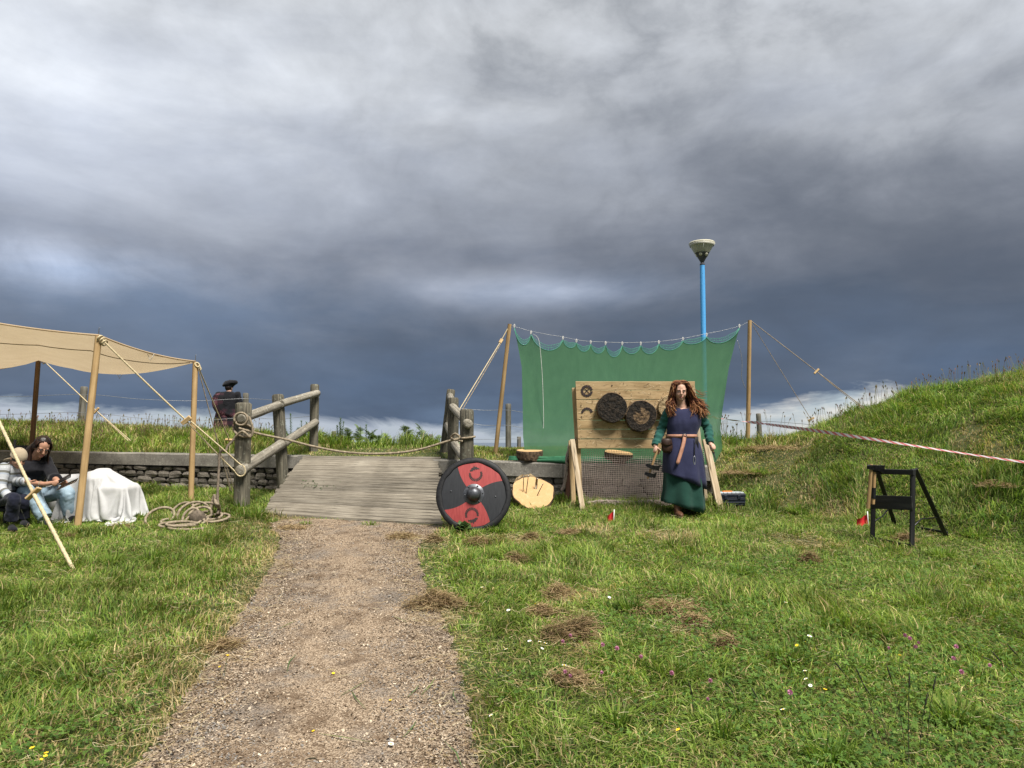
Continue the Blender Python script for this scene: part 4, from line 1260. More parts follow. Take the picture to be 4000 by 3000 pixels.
# ------------------------------------------------------------------ ropes at the bridge
mb = MB()
a = Pt(516, 925, YA - rA - 0.02); c = Pt(1004, 947, YD - rD - 0.02)
core = [Pt(516, 925, 9.30), Pt(560, 937, 9.30), Pt(620, 950, 9.32), Pt(680, 965, 9.36), Pt(740, 976, 9.4), Pt(800, 980, 9.45), Pt(860, 978, 9.5), Pt(910, 970, 9.54), Pt(960, 955, 9.58), Pt(992, 947, 9.60)]
rope(mb, spline(core, 10), 0.015)
cD = Pt(1008, 946, YD)
rope(mb, [cD + Vector((math.cos(q) * (rD + .014), math.sin(q) * (rD + .014), 0.02 * math.sin(q * 1.0 + 1.0) - 0.006 * q)) for q in np.linspace(-2.2, 4.3, 60)], 0.015)
rope(mb, spline([Pt(974, 944, 9.62), Pt(983, 937, 9.54), Pt(993, 944, 9.53), Pt(985, 951, 9.54), Pt(975, 946, 9.58)], 8), 0.015)
cA = Pt(526, 920, YA)
for dz_, ph, tl in ((0.0, 2.2, 0.05), (-0.05, 1.0, -0.09)):
    rope(mb, [cA + Vector((math.cos(q) * (rA + .014), math.sin(q) * (rA + .014), dz_ + tl * math.cos(q + ph))) for q in np.linspace(-4.0, 3.3, 70)], 0.015)
pA = Pt(521, 905, YA - rA - 0.02)
rope(mb, [pA + Vector((math.cos(q) * 0.082, -0.01 - 0.003 * q, math.sin(q) * 0.078)) for q in np.linspace(-2.6, 3.6, 56)], 0.015)
rope(mb, spline([Pt(538, 900, 9.28), Pt(546, 925, 9.27), Pt(541, 944, 9.28), Pt(525, 932, 9.26), Pt(512, 940, 9.27), Pt(505, 948, 9.28)], 10), 0.015)
tag(mb.build('barrier_rope', M['rope_grey'], origin=Pt(760, 978, 9.4)), 'thick twisted rope slung across the footbridge entrance from post to post', 'rope')
# hanging end with the heap
cr = thing('coiled_rope', 'heap of old rope coils on the grass, hanging from the near left bridge post', 'rope', Gd(410, 1148))
mb = MB()
hang = [Pt(506, 948, 9.27), Pt(498, 957, 9.25), Pt(492, 963, 9.22), Pt(487, 975, 9.18), Pt(480, 972, 9.18), Pt(474, 982, 9.16), Pt(473, 1010, 9.10), Pt(471, 1045, 9.0), Pt(470, 1075, 8.9), Pt(472, 1095, 8.75), Pt(470, 1110, 8.55)]
rope(mb, spline(hang, 10), 0.016)
mb.build('hanging_rope', M['rope_dark'], cr)
mb = MB()
def loop3(c, rx, ry, rz, a0, a1, n=36, tilt=0.0, tz=0.0):
    out = []
    for q in np.linspace(a0, a1, n):
        out.append(c + Vector((rx * math.cos(q), ry * math.sin(q) + tilt * math.cos(q), rz * math.sin(q) + tz * math.cos(q))))
    return out
G0 = Gd(410, 1140)
def gl(u, v, dz=0.03):
    p = Gd(u, v); p.z += dz; return p
sq = F / G0.y
def heap(u, v, rx_px, ry, rz, a0, a1, tilt=0.0, dz=0.02):
    c = gl(u, v, dz); return loop3(c, rx_px / sq, ry, rz, a0, a1, 40, tilt)
for args in ((345, 1130, 26, .10, .10, -0.9, 3.9, 0.05, .07), (395, 1118, 30, .10, .12, -0.6, 3.6, -.05, .05), (418, 1124, 27, .05, .15, 0.2, 5.4, .12, .06), (468, 1128, 24, .16, .03, -3.2, 3.4, .02, .05),
             (385, 1139, 38, .07, .025, 0.5, 5.9, .03, .03), (390, 1136, 44, .09, .03, 2.4, 6.4, -.02, .05), (398, 1141, 34, .06, .02, 1.9, 5.5, .05, .05), (405, 1144, 40, .05, .02, 2.2, 5.8, 0, .025), (432, 1126, 22, .07, .09, 0, 6.28, .04, .07),
             (440, 1118, 24, .08, .05, 0, 5.2, .05, .12), (425, 1132, 26, .10, .05, 1, 6.8, -.04, .05), (452, 1125, 30, .10, .04, 2, 7.2, -.04, .06), (412, 1131, 16, .06, .10, 0, 6.28, .02, .07)):
    rope(mb, heap(*args), 0.0155)
rope(mb, spline([gl(455, 1110, .06), gl(462, 1090, .12), Pt(466, 1086, 8.62), Pt(472, 1092, 8.6), gl(475, 1120, .05)], 8), 0.019)
mb.build('coil', M['rope_grey'], cr)
mb = MB(); mb.ell(gl(426, 1130, .06), (.10, .07, .09), nu=10, nv=6); mb.build('bundle_core', M['rope_dark'], cr)

# ------------------------------------------------------------------ post and wire fence on the bank
fence = thing('wire_fence', 'grey post and wire fence running along the top of the bank', 'fence', gp(-4.0, 13.4))
FY = 13.9
fp = [(-250, 830, 930, 15, 13.6), (182, 835, 935, 14.5, 13.6), (531, 849, 950, 12.5, 14.6), (1098, 872, 972, 12, 14.0), (1638, 893, 962, 11, 13.6), (-640, 820, 930, 15, 13.6)]
pp = {}
for (u, v0, v1, w, Y) in fp:
    t_ = Pt(u, v0, Y); b_ = Pt(u - (8 if u == 182 else 0) + (5 if u == 1638 else 0), v1, Y); b_.z = min(b_.z, Hf(b_.x, b_.y) - 0.1)
    post('post', t_, b_, w * Y / F / 2, M['fencepost'], fence, 0.015, 10)
    pp[u] = (t_, b_, Y)
def wire(pts, r=0.0042, parent=fence, name='wire', mat='wire'):
    mb = MB(); mb.tube(spline(pts, 6), r, 5); mb.build(name, M[mat], parent)
wire([Pt(-640, 845, 13.5), Pt(-250, 850, 13.5), Pt(0, 857, 13.5), Pt(182, 852, 13.5), Pt(300, 862, 13.6), Pt(420, 866, 13.9), Pt(531, 861, 14.5), Pt(610, 865, 14.4), Pt(690, 858, 14.3)])
wire([Pt(-640, 885, 13.5), Pt(-250, 890, 13.5), Pt(0, 895, 13.5), Pt(182, 891, 13.5), Pt(300, 903, 13.6), Pt(420, 909, 13.9), Pt(531, 902, 14.5), Pt(600, 905, 14.4), Pt(690, 897, 14.3)])
wire([Pt(960, 879, 13.8), Pt(1040, 886, 13.9), Pt(1098, 886, 13.88), Pt(1150, 893, 13.8), Pt(1300, 905, 13.6), Pt(1500, 917, 13.4), Pt(1638, 910, 13.5), Pt(1760, 918, 12.4), Pt(1800, 922, 12.2)])
wire([Pt(960, 905, 13.8), Pt(1040, 918, 13.9), Pt(1098, 919, 13.88), Pt(1150, 927, 13.8), Pt(1300, 938, 13.6), Pt(1500, 945, 13.4), Pt(1638, 940, 13.5), Pt(1720, 946, 13.0)])
low = thing('wire_fence', 'lower post and wire fence beyond the bracken, behind the footbridge', 'fence', gp(-2.0, 21))
for (u, v0, w, Y) in ((722, 931, 10, 17.5), (931, 938, 8.5, 19.0), (1121, 943, 9, 18.0)):
    t_ = Pt(u, v0, Y); b_ = Vector((t_.x, t_.y, Hf(t_.x, t_.y) - 0.1))
    post('post', t_, b_, w * Y / F / 2, M['fencepost'], low, 0.01, 9)
wire([Pt(640, 944, 17.4), Pt(722, 944, 17.4), Pt(830, 949, 18.2), Pt(931, 945, 18.9), Pt(1020, 949, 18.4), Pt(1121, 948, 17.9)], parent=low)

# ------------------------------------------------------------------ canvas awning
def rodpole(name, top, bot, r0, r1, mat, parent, n=10):
    mb = MB(); top, bot = Vector(top), Vector(bot)
    pts = [bot.lerp(top, i / 8) for i in range(9)]
    mb.tube(pts, [r1 + (r0 - r1) * i / 8 for i in range(9)], n, wob=0.05)
    return mb.build(name, mat, parent, sharp=50)
aw = thing('canvas_awning', 'tan canvas sun awning on wooden poles over the two seated people', 'awning', gp(-5.2, 9.0))
p1 = Pt(213, 727, 8.45); p1b = Pt(167, 1130, 8.30); p1b.z = Hf(p1b.x, p1b.y) - 0.08
p2 = Pt(422, 783, 9.9); p2b = Pt(412, 1084, 9.85); p2b.z = Hf(p2b.x, p2b.y) - 0.08
p3 = Pt(83, 774, 12.0); p3b = Pt(68, 945, 12.0); p3b.z = Hf(p3b.x, p3b.y) - 0.08
p0 = Pt(-420, 600, 7.4); p0b = gp(p0.x - 0.1, p0.y, -0.08)
p4 = Pt(-420, 770, 12.4); p4b = gp(p4.x, p4.y, -0.08)
for t_, b_, w, mt in ((p1, p1b, .037, 'pole'), (p2, p2b, .036, 'pole'), (p3, p3b, .037, 'pole_dark'), (p0, p0b, .038, 'pole'), (p4, p4b, .037, 'pole_dark')):
    rodpole('pole', t_, b_, w, w * 1.05, M[mt], aw)
    mb = MB(); mb.tube([t_, t_ + Vector((0, 0, 0.10)), t_ + Vector((0.012, 0, 0.105))], 0.004, 5); mb.build('pole_spike', M['wire'], aw)
up_ = Vector((0, 0, 0.012))
front = []; back = []
NU, NV = 40, 16
for i in range(NU + 1):
    t = i / NU
    if t < 0.55:
        q = t / 0.55; f_ = p0.lerp(p1, q) - Vector((0, 0, 0.10 * 4 * q * (1 - q)))
    else:
        q = (t - 0.55) / 0.45; f_ = p1.lerp(p2, q) - Vector((0, 0, 0.05 * 4 * q * (1 - q)))
    if t < 0.42:
        q = t / 0.42; b_ = p4.lerp(p3, q) - Vector((0, 0, 0.26 * 4 * q * (1 - q) ** 0.7 * 0.8))
    else:
        q = (t - 0.42) / 0.58; b_ = p3.lerp(p2, q) - Vector((0, 0, 0.20 * 4 * q * (1 - q)))
    front.append(f_ + up_); back.append(b_ + up_)
mb = MB(); grid = []
for i in range(NU + 1):
    row = []
    for j in range(NV + 1):
        q = j / NV
        p = front[i].lerp(back[i], q) - Vector((0, 0, 0.16 * 4 * q * (1 - q) * math.sin(math.pi * min(i / NU, 0.97))))
        p.z += 0.008 * mnoise.noise(Vector((i * 0.3, j * 0.5, 2)))
        row.append(p)
    grid.append(row)
mb.rings(grid, closed=False)
can = mb.build('canopy', M['canvas'], aw)
# rolled hem and a stitched seam
mb = MB(); mb.tube([p + Vector((0, 0, .004)) for p in front], 0.011, 6); mb.tube([p for p in back], 0.011, 6); mb.build('hem', M['canvas'], can)
mb = MB(); mb.tube([grid[i][3] - Vector((0, 0, 0.006)) for i in range(0, NU)], 0.006, 5); mb.build('seam', M['rope_grey'], can)
for (lst, i) in ((front, 13), (front, 31), (back, 30)):
    p = lst[i]; mb = MB(); mb.tube([p + Vector((-.04, 0, -.005)), p + Vector((0, 0, -.085)), p + Vector((.045, 0, -.005))], 0.004, 5); mb.build('hem_ring', M['cord'], can)
def toggle(p, d, parent, sz=(0.035, 0.03, 0.11), mat='toggle'):
    d = Vector(d).normalized(); x = d.cross(Vector((0, 1, 0))).normalized(); y = d.cross(x)
    mb = MB(); mb.box(p, sz, axes=(d, y, x), bevel=0.004); return mb.build('tensioner', M[mat], parent, smooth=False)
def guy(parent, pts, r=0.010, mat='rope_cream', name='guy_rope'):
    mb = MB(); rope(mb, pts, r, step=r * 1.6); return mb.build(name, M[mat], parent)
def knot(parent, p, d, r=0.03, mat='rope_cream'):
    mb = MB(); d = Vector(d).normalized(); x = d.orthogonal().normalized(); y = d.cross(x)
    for s_ in (0.0, 0.035, 0.07):
        rope(mb, [p + d * (s_ + 0.02 * math.sin(q)) + x * (r * math.cos(q)) + y * (r * math.sin(q)) for q in np.linspace(0, 6.6, 22)], 0.010)
    return mb.build('knot', M[mat], parent)
# front pole to the bridge post
e1_, e2_ = Pt(220, 733, 8.42), Pt(402, 908, 8.95)
g1 = guy(aw, sag(e1_, e2_, 0.01), 0.011)
knot(g1, Pt(216, 731, 8.43), e2_ - e1_, 0.034)
toggle(e2_, e2_ - e1_, g1, (0.05, 0.04, 0.13))
guy(aw, sag(e2_, Pt(508, 1019, YA - rA - 0.05), 0.01), 0.010)
guy(aw, spline([e2_ + Vector((0.02, 0, 0.02)), Pt(470, 960, 9.1), Pt(515, 1000, YA - rA - 0.06), Pt(527, 1008, YA - rA - 0.065), Pt(530, 1018, YA - rA - 0.065), Pt(526, 1027, YA - rA - 0.065), Pt(516, 1028, YA - rA - 0.06), Pt(508, 1019, YA - rA - 0.05)], 8), 0.010)
# right pole down to the bank by the bridge
a_, b_ = Pt(428, 792, 9.88), Pt(495, 950, 11.2)
g2 = guy(aw, sag(a_, b_, 0.0), 0.009)
knot(g2, Pt(426, 788, 9.88), b_ - a_, 0.025)
toggle(b_, b_ - a_, g2, (0.03, 0.03, 0.12))
guy(aw, sag(b_, gp(Pt(499, 985, 11.3).x, 11.35, 0.0), 0.0), 0.007)
guy(aw, sag(Pt(428, 795, 9.88), Pt(500, 1062, 10.5), 0.02), 0.007, 'rope_grey')
guy(aw, sag(Pt(480, 985, 10.2), Pt(496, 1060, 10.4), 0.0), 0.006, 'rope_grey')
guy(aw, sag(Pt(482, 985, 10.2), Pt(506, 1058, 10.4), 0.0), 0.006, 'rope_grey')
# back pole to the bank
a_, b_ = Pt(95, 780, 11.95), Pt(208, 887, 11.8)
g3 = guy(aw, sag(a_, b_, 0.0), 0.009)
knot(g3, Pt(91, 778, 11.95), b_ - a_, 0.028)
toggle(b_, b_ - a_, g3, (0.03, 0.03, 0.12))
for du in (0, 9):
    e_ = Pt(277 + du * .6, 948, 11.75); guy(aw, sag(b_, e_ - Vector((0, 0, .03)), 0.0), 0.007)
# near guy rope of the pole beyond the left edge of the picture
a_, m_, b_ = p0 + Vector((0.05, 0, 0)), Pt(72, 1066, 6.75), Gd(165, 1232)
g4 = guy(aw, sag(Pt(-60, 790, 7.0), m_, 0.0), 0.0165)
toggle(m_, b_ - m_, g4, (0.022, 0.055, 0.15))
guy(aw, sag(m_ + Vector((-.005, 0, .01)), b_ - Vector((0, 0, .04)), 0.0), 0.0185)
guy(aw, sag(a_, Pt(-60, 790, 7.0), 0.0), 0.0165)

# ------------------------------------------------------------------ green net backstop
nt_ = thing('backstop_net', 'green debris net screen hung between two wooden poles behind the target', 'net screen', gp(1.0, 11.6))
YL, YR = 11.7, 12.2
n1, n1b = Pt(1101, 700, YL), Pt(1069, 980, YL + 0.05); n1b.z = Hf(n1b.x, n1b.y) - 0.08
n2, n2b = Pt(1619.5, 692, YR), Pt(1615, 958, YR); n2b.z = Hf(n2b.x, n2b.y) - 0.08
rodpole('pole', n1, n1b, 0.031, 0.036, M['pole'], nt_)
rodpole('pole', n2, n2b, 0.033, 0.038, M['pole'], nt_)
line = [(1101, 702), (1150, 716), (1216, 728), (1260, 736), (1310, 739), (1360, 740), (1420, 738), (1475, 731), (1520, 722), (1560, 714), (1598, 704), (1619, 694)]
def YN(u): return YL + (YR - YL) * (u - 1101) / 518.0
lp = spline([Pt(u, v, YN(u)) for u, v in line], 8)
mb = MB(); mb.tube(lp, 0.0032, 5); mb.build('hanging_line', M['wire'], nt_)
clips = [(1111, 706), (1147, 720), (1216, 732), (1245, 738), (1276, 741), (1308, 743), (1344, 744), (1384, 744), (1423, 741), (1475, 734), (1526, 725), (1597, 706)]
dips = [742, 754, 750, 758, 762, 769, 763, 763, 755, 742, 738]
sc_pts = []
for k, ((u0, v0), (u1, v1)) in enumerate(zip(clips, clips[1:])):
    for i in range(10):
        t = i / 10
        v = v0 + (v1 - v0) * t; par = 4 * t * (1 - t)
        mid = (v0 + v1) / 2
        sc_pts.append((u0 + (u1 - u0) * t, v + 4 + (dips[k] - mid - 4) * par ** 0.75 * 1.12))
sc_pts.append((1597, 710))
# left and right edges of the sheet, and how its foot lies on the coping
def ledge(t): return np.interp(t, [0, .12, .3, .6, .85, .95, 1], [1111, 1118, 1127, 1129, 1130, 1133, 1140])
def redge(t): return np.interp(t, [0, .12, .3, .6, .75, .9, 1], [1597, 1587, 1574, 1561, 1556, 1561, 1546])
mb = MB(); grid = []
NC, NR = len(sc_pts), 46
for j in range(NR + 1):
    t = j / NR; row = []
    for i, (u0, v0) in enumerate(sc_pts):
        s_ = (u0 - 1111) / (1597 - 1111)
        u = ledge(t) * (1 - s_) + redge(t) * s_
        vb = np.interp(s_, [0, .1, .25, .45, .7, .9, 1], [985, 1005, 1018, 1022, 1018, 1008, 998])
        v = v0 + (vb - v0) * t
        Yt = YN(u0) - 0.02
        Yb = wallY((u - UC) / F * 10.3) + 0.02
        Yb = Yb if s_ < 0.8 else Yb + (s_ - .8) * 3.0
        Y = Yt + (Yb - Yt) * max(0.0, (v - 735) / (vb - 735)) ** 1.3
        fold = 0.05 * math.sin(s_ * 37 + 2 * mnoise.noise(Vector((s_ * 5, t * 2, 0)))) * (0.04 * (1 - t) ** 3 + 0.8 * t ** 5) + 0.05 * mnoise.noise(Vector((s_ * 3.1, t * 2.2, 4.2)))
        rw = 0.16 * math.sin(s_ * 60) * sstep(0.80, 1.0, s_) * sstep(0.2, 0.7, t)
        p = Pt(u, v, Y + fold + float(rw) * 0.5)
        row.append(p)
    grid.append(row)
mb.rings(grid, closed=False)
mb.build('netting', M['net'], nt_)
# gathered foot of the sheet on the wall top
mb = MB()
for k in range(7):
    pts = []
    for i in range(24):
        x = -0.05 + 2.1 * i / 23
        pts.append(wallpt(x, -0.02 + 0.03 * k + 0.05 * mnoise.noise(Vector((x * 2, k * 3.3, 0))), float(copZ(x)) + 0.028 + 0.018 * (k % 3) + 0.015 * mnoise.noise(Vector((x * 3, k, 5)))))
    mb.tube(pts, [0.010 + 0.022 * math.sin(math.pi * (i + .5) / 24) for i in range(24)], 7, flat=1.0)
mb.build('gathered_foot', M['net_fold'], nt_)
# coarse mesh border along the scalloped top edge
mb = MB(); top = [grid[0][i] for i in range(NC)]
low_ = []; hi_ = []
for i in range(NC):
    k, t = divmod(i, 10); par = 4 * (t / 10) * (1 - t / 10)
    hi_.append(top[i] + Vector((0, -0.006, 0.012 + 0.07 * min(1, par * 1.3)))); low_.append(top[i] + Vector((0, -0.006, 0)))
mb.tube(low_, 0.0045, 5); mb.tube(hi_, 0.003, 5)
md_ = [a.lerp(c, .5) for a, c in zip(low_, hi_)]; mb.tube(md_, 0.0025, 4)
fl = resample(low_, 0.05); 
for i in range(0, NC - 1):
    for q in (0.0, 0.5):
        a = low_[i].lerp(low_[i + 1], q); c = hi_[i].lerp(hi_[i + 1], q)
        if (c - a).length > 0.015: mb.tube([a, c], 0.0025, 4, cap=(False, False))
for t in np.linspace(0, 0.10, 2): pass
mb.build('mesh_border', M['net_border'], nt_)
for (u, v) in clips:
    mb = MB(); p = Pt(u, v, YN(u)); mb.tube([p + Vector((0.0, 0, 0.045)), p + Vector((0.012, -0.01, 0.02)), p + Vector((0, -0.012, -0.025)), p + Vector((-.01, -.008, .0)), p + Vector((-0.002, 0, 0.04))], 0.007, 5)
    mb.build('clip', M['cord'], nt_)
mb = MB(); mb.tube(spline([Pt(1152, 722, 11.55), Pt(1164, 735, 11.5), Pt(1170, 790, 11.3), Pt(1173, 850, 11.1), Pt(1174, 920, 10.9), Pt(1168, 950, 10.8), Pt(1149, 972, 10.7)], 8), 0.0035, 5)
mb.build('loose_cord', M['cord'], nt_)
mb = MB(); mb.tube(spline([Pt(1593, 735, 12.1), Pt(1601, 765, 12.1), Pt(1603, 790, 12.1), Pt(1602, 815, 12.1), Pt(1610, 838, 12.1)], 8), 0.005, 5)
mb.build('loose_cord', M['wire'], nt_)
def nguy(a, b, tog, r, mat, dbl=False):
    g = guy(nt_, sag(a, b, 0.0), r, mat)
    if tog is not None:
        toggle(tog, b - a, g, (0.03, 0.03, 0.11))
    return g
ga, gb = Pt(1622, 693, YR), Pt(1866, 878, 11.4); gb.z -= 0.02
nguy(ga, gb, ga.lerp(gb, 0.6), 0.007, 'rope_grey'); guy(nt_, sag(ga.lerp(gb, .6), gb + Vector((-.06, -.1, -.02)), 0.01), 0.005, 'rope_grey')
ga, gb = Pt(1622, 696, YR), Pt(1762, 922, 11.9)
nguy(ga, gb, ga.lerp(gb, 0.93), 0.005, 'rope_grey')
ga, gm, gb = Pt(1100, 704, YL), Pt(1082, 737, 11.65), Pt(993, 884, YE - 0.02)
g = guy(nt_, [ga, gm], 0.009, 'rope_cream'); toggle(gm, gb - ga, g, (0.09, 0.035, 0.05))
guy(nt_, sag(gm, gb, 0.0), 0.008, 'rope_cream'); guy(nt_, sag(gm + Vector((0.02, 0, 0)), gb + Vector((0.03, 0, -.02)), 0.01), 0.007, 'rope_grey')

# ------------------------------------------------------------------ street lamp
LY = 15.2
lb = Pt(1523, 960, LY); lb.z = Hf(lb.x, lb.y) - 0.1
lt = Pt(1517, 571, LY)
lamp = thing('street_lamp', 'blue street lamp with an upturned cone head rising behind the net', 'street lamp', lb)
mb = MB(); mb.tube([lb.lerp(lt, i / 8) for i in range(9)], [0.055] * 8 + [0.05], 14); mb.build('pole', M['blue_paint'], lamp, sharp=40)
for (dx_, v) in ((-0.008, 590), (0.046, 591)):
    p = lb.lerp(lt, 0.951); mb = MB(); mb.ell(p + Vector((dx_, -0.05 + abs(dx_), 0)), (.010, .012, .010), nu=8, nv=5); mb.build('bolt', M['iron'], lamp)
mb = MB(); mb.lathe(lt, [(0.052, -0.02), (0.056, 0.0), (0.045, 0.008), (0.04, 0.03), (0.03, 0.035)], 16); mb.build('collar', M['lampgrey'], lamp, sharp=40)
sx = LY / F
hd = thing  # cone head: base cup, clear cone, rim lid with three struts
mb = MB(); mb.lathe(lt, [(0.032, 0.035), (0.045, 0.06), (0.145, 0.235), (0.150, 0.24), (0.14, 0.235), (0.04, 0.062)], 24, cap=(True, True)); cup = mb.build('lamp_base', M['lampgrey'], lamp, sharp=60)
for q in (0.3, 1.2, 2.1, 3.0, 4.2, 5.3):
    p = lt + Vector((0.118 * math.cos(q), 0.118 * math.sin(q), 0.195)); mb = MB()
    nrm_ = Vector((math.cos(q), math.sin(q), -0.55)).normalized(); mb.lathe(p, [(0.002, 0.012), (0.035, 0.010), (0.038, -0.004)], 12, axis=nrm_); mb.build('vent_patch', M['lampcream'], cup)
mb = MB(); mb.lathe(lt, [(0.150, 0.241), (0.235, 0.385), (0.262, 0.432), (0.255, 0.432), (0.145, 0.250)], 28, cap=(False, False)); mb.build('diffuser', M['lampglass'], lamp, sharp=60)
mb = MB(); mb.lathe(lt, [(0.262, 0.433), (0.272, 0.438), (0.272, 0.452), (0.258, 0.468), (0.02, 0.490)], 28); mb.build('lid', M['lampcream'], lamp, sharp=40)
mb = MB(); mb.lathe(lt, [(0.245, 0.390), (0.269, 0.431), (0.273, 0.431), (0.249, 0.388)], 28, cap=(False, False)); mb.build('rim_band', M['lampglass'], lamp)
for q in (0.35, 2.5, 4.6):
    a = lt + Vector((0.152 * math.cos(q), 0.152 * math.sin(q), 0.24)); c = lt + Vector((0.270 * math.cos(q), 0.270 * math.sin(q), 0.438)); mb = MB(); mb.tube([a, c], 0.007, 6); mb.build('strut', M['white_plastic'], lamp)
# ------------------------------------------------------------------ log slices
def logslice(center, axis, Rr, th, seed, rough=0.06, squash=1.0, n=34, up=None):
    """closed slice: ring outline with lumps, bark side (material 0), faces (material 1 front, 2 back)"""
    az_ = Vector(axis).normalized()
    x = (Vector(up) if up else az_.orthogonal()).normalized(); x = (x - az_ * x.dot(az_)).normalized(); y = az_.cross(x)
    c = Vector(center); rs_ = random.Random(seed)
    def rad(i, k):
        a = 2 * math.pi * i / n
        return Rr * (1 + rough * 1.6 * mnoise.noise(Vector((math.cos(a) * 1.4 + seed, math.sin(a) * 1.4, 0))) + rough * 0.7 * mnoise.noise(Vector((math.cos(a) * 6 + seed, math.sin(a) * 6, k * 0.9))))
    rings = []
    hs = [-0.5, -0.47, -0.25, 0.0, 0.25, 0.47, 0.5]
    for k, h in enumerate(hs):
        f = 0.97 if k in (0, 6) else 1.0
        rings.append([c + az_ * (h * th) + x * (math.cos(2 * math.pi * i / n) * rad(i, k) * f) + y * (math.sin(2 * math.pi * i / n) * rad(i, k) * f * squash) for i in range(n)])
    mb = MB(); mb.rings(rings, cap=(False, False))
    return mb, rings, (c, az_, x, y, rad)
def logthing(name, label, center, axis, Rr, th, seed, bark='bark', face='cut', rough=0.06, squash=1.0, up=None, parent=None, chew=0.0, facemat2=None):
    mb, rings, (c, az_, x, y, rad) = logslice(center, axis, Rr, th, seed, rough, squash, up=up)
    if parent is None:
        root = thing(name, label, 'log slice', Vector(center) - Vector((0, 0, Rr * 0.1)))
    else:
        root = parent
    if parent is None:
        mb.build('bark', M[bark], root)
        holder = root
    else:
        holder = mb.build(name, M[bark], parent)
    n = len(rings[0])
    for sg in (1, -1):
        fb = MB(); R0 = rings[-1] if sg > 0 else rings[0]
        cen = sum((Vector(p) for p in R0), Vector()) / n
        rr = []
        for q in (1.0, 0.985, 0.85, 0.7, 0.55, 0.4, 0.25, 0.1):
            ring = []
            for i in range(n):
                p = cen.lerp(Vector(R0[i]), q)
                dd = chew * (mnoise.noise(p * 28 + Vector((seed, 0, 0))) * 1.0 + mnoise.noise(p * 70)) if (chew and q < 0.99) else 0
                ring.append(p + az_ * (sg * (0.001 + dd)))
            rr.append(ring)
        base = len(fb.v)
        for r_ in rr: fb.v += [tuple(p) for p in r_]
        def uvof(i):
            p = Vector(fb.v[i]) - cen; return (p.dot(x), p.dot(y))
        for k in range(len(rr) - 1):
            for i in range(n):
                j = (i + 1) % n
                ids = [base + k * n + i, base + k * n + j, base + (k + 1) * n + j, base + (k + 1) * n + i]
                if sg < 0: ids = ids[::-1]
                fb.face(ids, [uvof(q) for q in ids], 1 if (facemat2 and k >= 4 and mnoise.noise(Vector(fb.v[ids[0]]) * 9 + Vector((seed, 0, 0))) > -0.25) else 0)
        ids = [base + (len(rr) - 1) * n + i for i in range(n)]
        if sg < 0: ids = ids[::-1]
        fb.face(ids, [uvof(q) for q in ids], 1 if facemat2 else 0)
        fb.build('cut_face', [M[face]] + ([M[facemat2]] if facemat2 else []), holder, smooth=bool(chew))
    return root
def on_wall(u, Y=None, off=0.16):
    # point of the coping top seen at column u
    X = (u - UC) / F * 10.3
    for _ in range(6): X = (u - UC) / F * (wallY(X) + off)
    return wallpt(X, off, float(copZ(X)) + 0.012)
p = on_wall(1141, off=0.10); logthing('log_slice', 'pale cut log slice lying on the wall top left of the target', p + Vector((0, 0, 0.085)), (0.02, -0.10, 1), 0.195, 0.135, 4, rough=0.07, squash=0.95)
p = on_wall(1331, off=0.12); logthing('log_slice', 'cut log slice lying on the wall top behind the fishing net', p + Vector((0, 0, 0.088)), (0.10, -0.16, 1), 0.20, 0.125, 8, rough=0.05)
p = Gd(1152, 1096); big_c = p + Vector((0.0, 0.10, 0.155)); big_ax = Vector((0.03, -0.62, 0.60)).normalized()
logthing('log_slice', 'big pale log slice tilted up on the grass with spikes stuck in its face', big_c, big_ax, 0.27, 0.11, 12, rough=0.10, squash=1.06)
p2_ = Pt(1150, 1052, 9.95)
logthing('log_slice', 'ragged log slice leaning behind the big spiked one, torn pale edge showing', Vector((p2_.x - 0.06, 9.96, Hf(p2_.x, 9.96) + 0.175)), (-0.25, -0.9, 0.42), 0.20, 0.14, 15, bark='bark_pale', rough=0.16, face='bark_pale')
# spikes and a peg stuck in the big slice
def face_pt(u, v):
    d = ray(u, v); o = Vector((0, 0, CAMZ)); c0 = big_c + big_ax * 0.055
    t = (c0 - o).dot(big_ax) / d.dot(big_ax); return o + d * t
fp_ = face_pt(1139, 1056)
for (u0, v0, u1, v1, lab) in ((1130, 1062, 1131, 1031, 'thin throwing spike furthest left in the big log slice'), (1136.5, 1066, 1141, 1030, 'thin throwing spike beside the wooden peg in the big log slice'), (1160, 1071, 1172, 1047, 'slanting throwing spike right of the peg in the big log slice')):
    a = face_pt(u0, v0); c = Pt(u1, v1, a.y - 0.05)
    root = thing('throwing_spike', lab, 'spike', a, 'spikes stuck in the big log slice')
    d = (c - a).normalized(); mb = MB(); mb.tube([a - d * 0.03, a, a.lerp(c, .6), c], [0.001, 0.0045, 0.0055, 0.004], 7); mb.build('shaft', M['iron'], root)
    mb = MB(); mb.tube([c - d * 0.01, c + d * 0.02], 0.0055, 7); mb.build('tip_ring', M['steel'], root)
a = face_pt(1157.5, 1056); c = Pt(1160, 1033, a.y - 0.05)
mb = MB(); d = (c - a).normalized(); xx = d.cross(Vector((0, 1, 0))).normalized()
mb.box((a - d * 0.03 + c) / 2, (0.032, 0.012, (c - a).length + 0.03), axes=(xx, d.cross(xx), d), bevel=0.004)
tag(mb.build('wooden_peg', M['prop'], origin=a), 'flat wooden peg standing in the big log slice', 'peg')

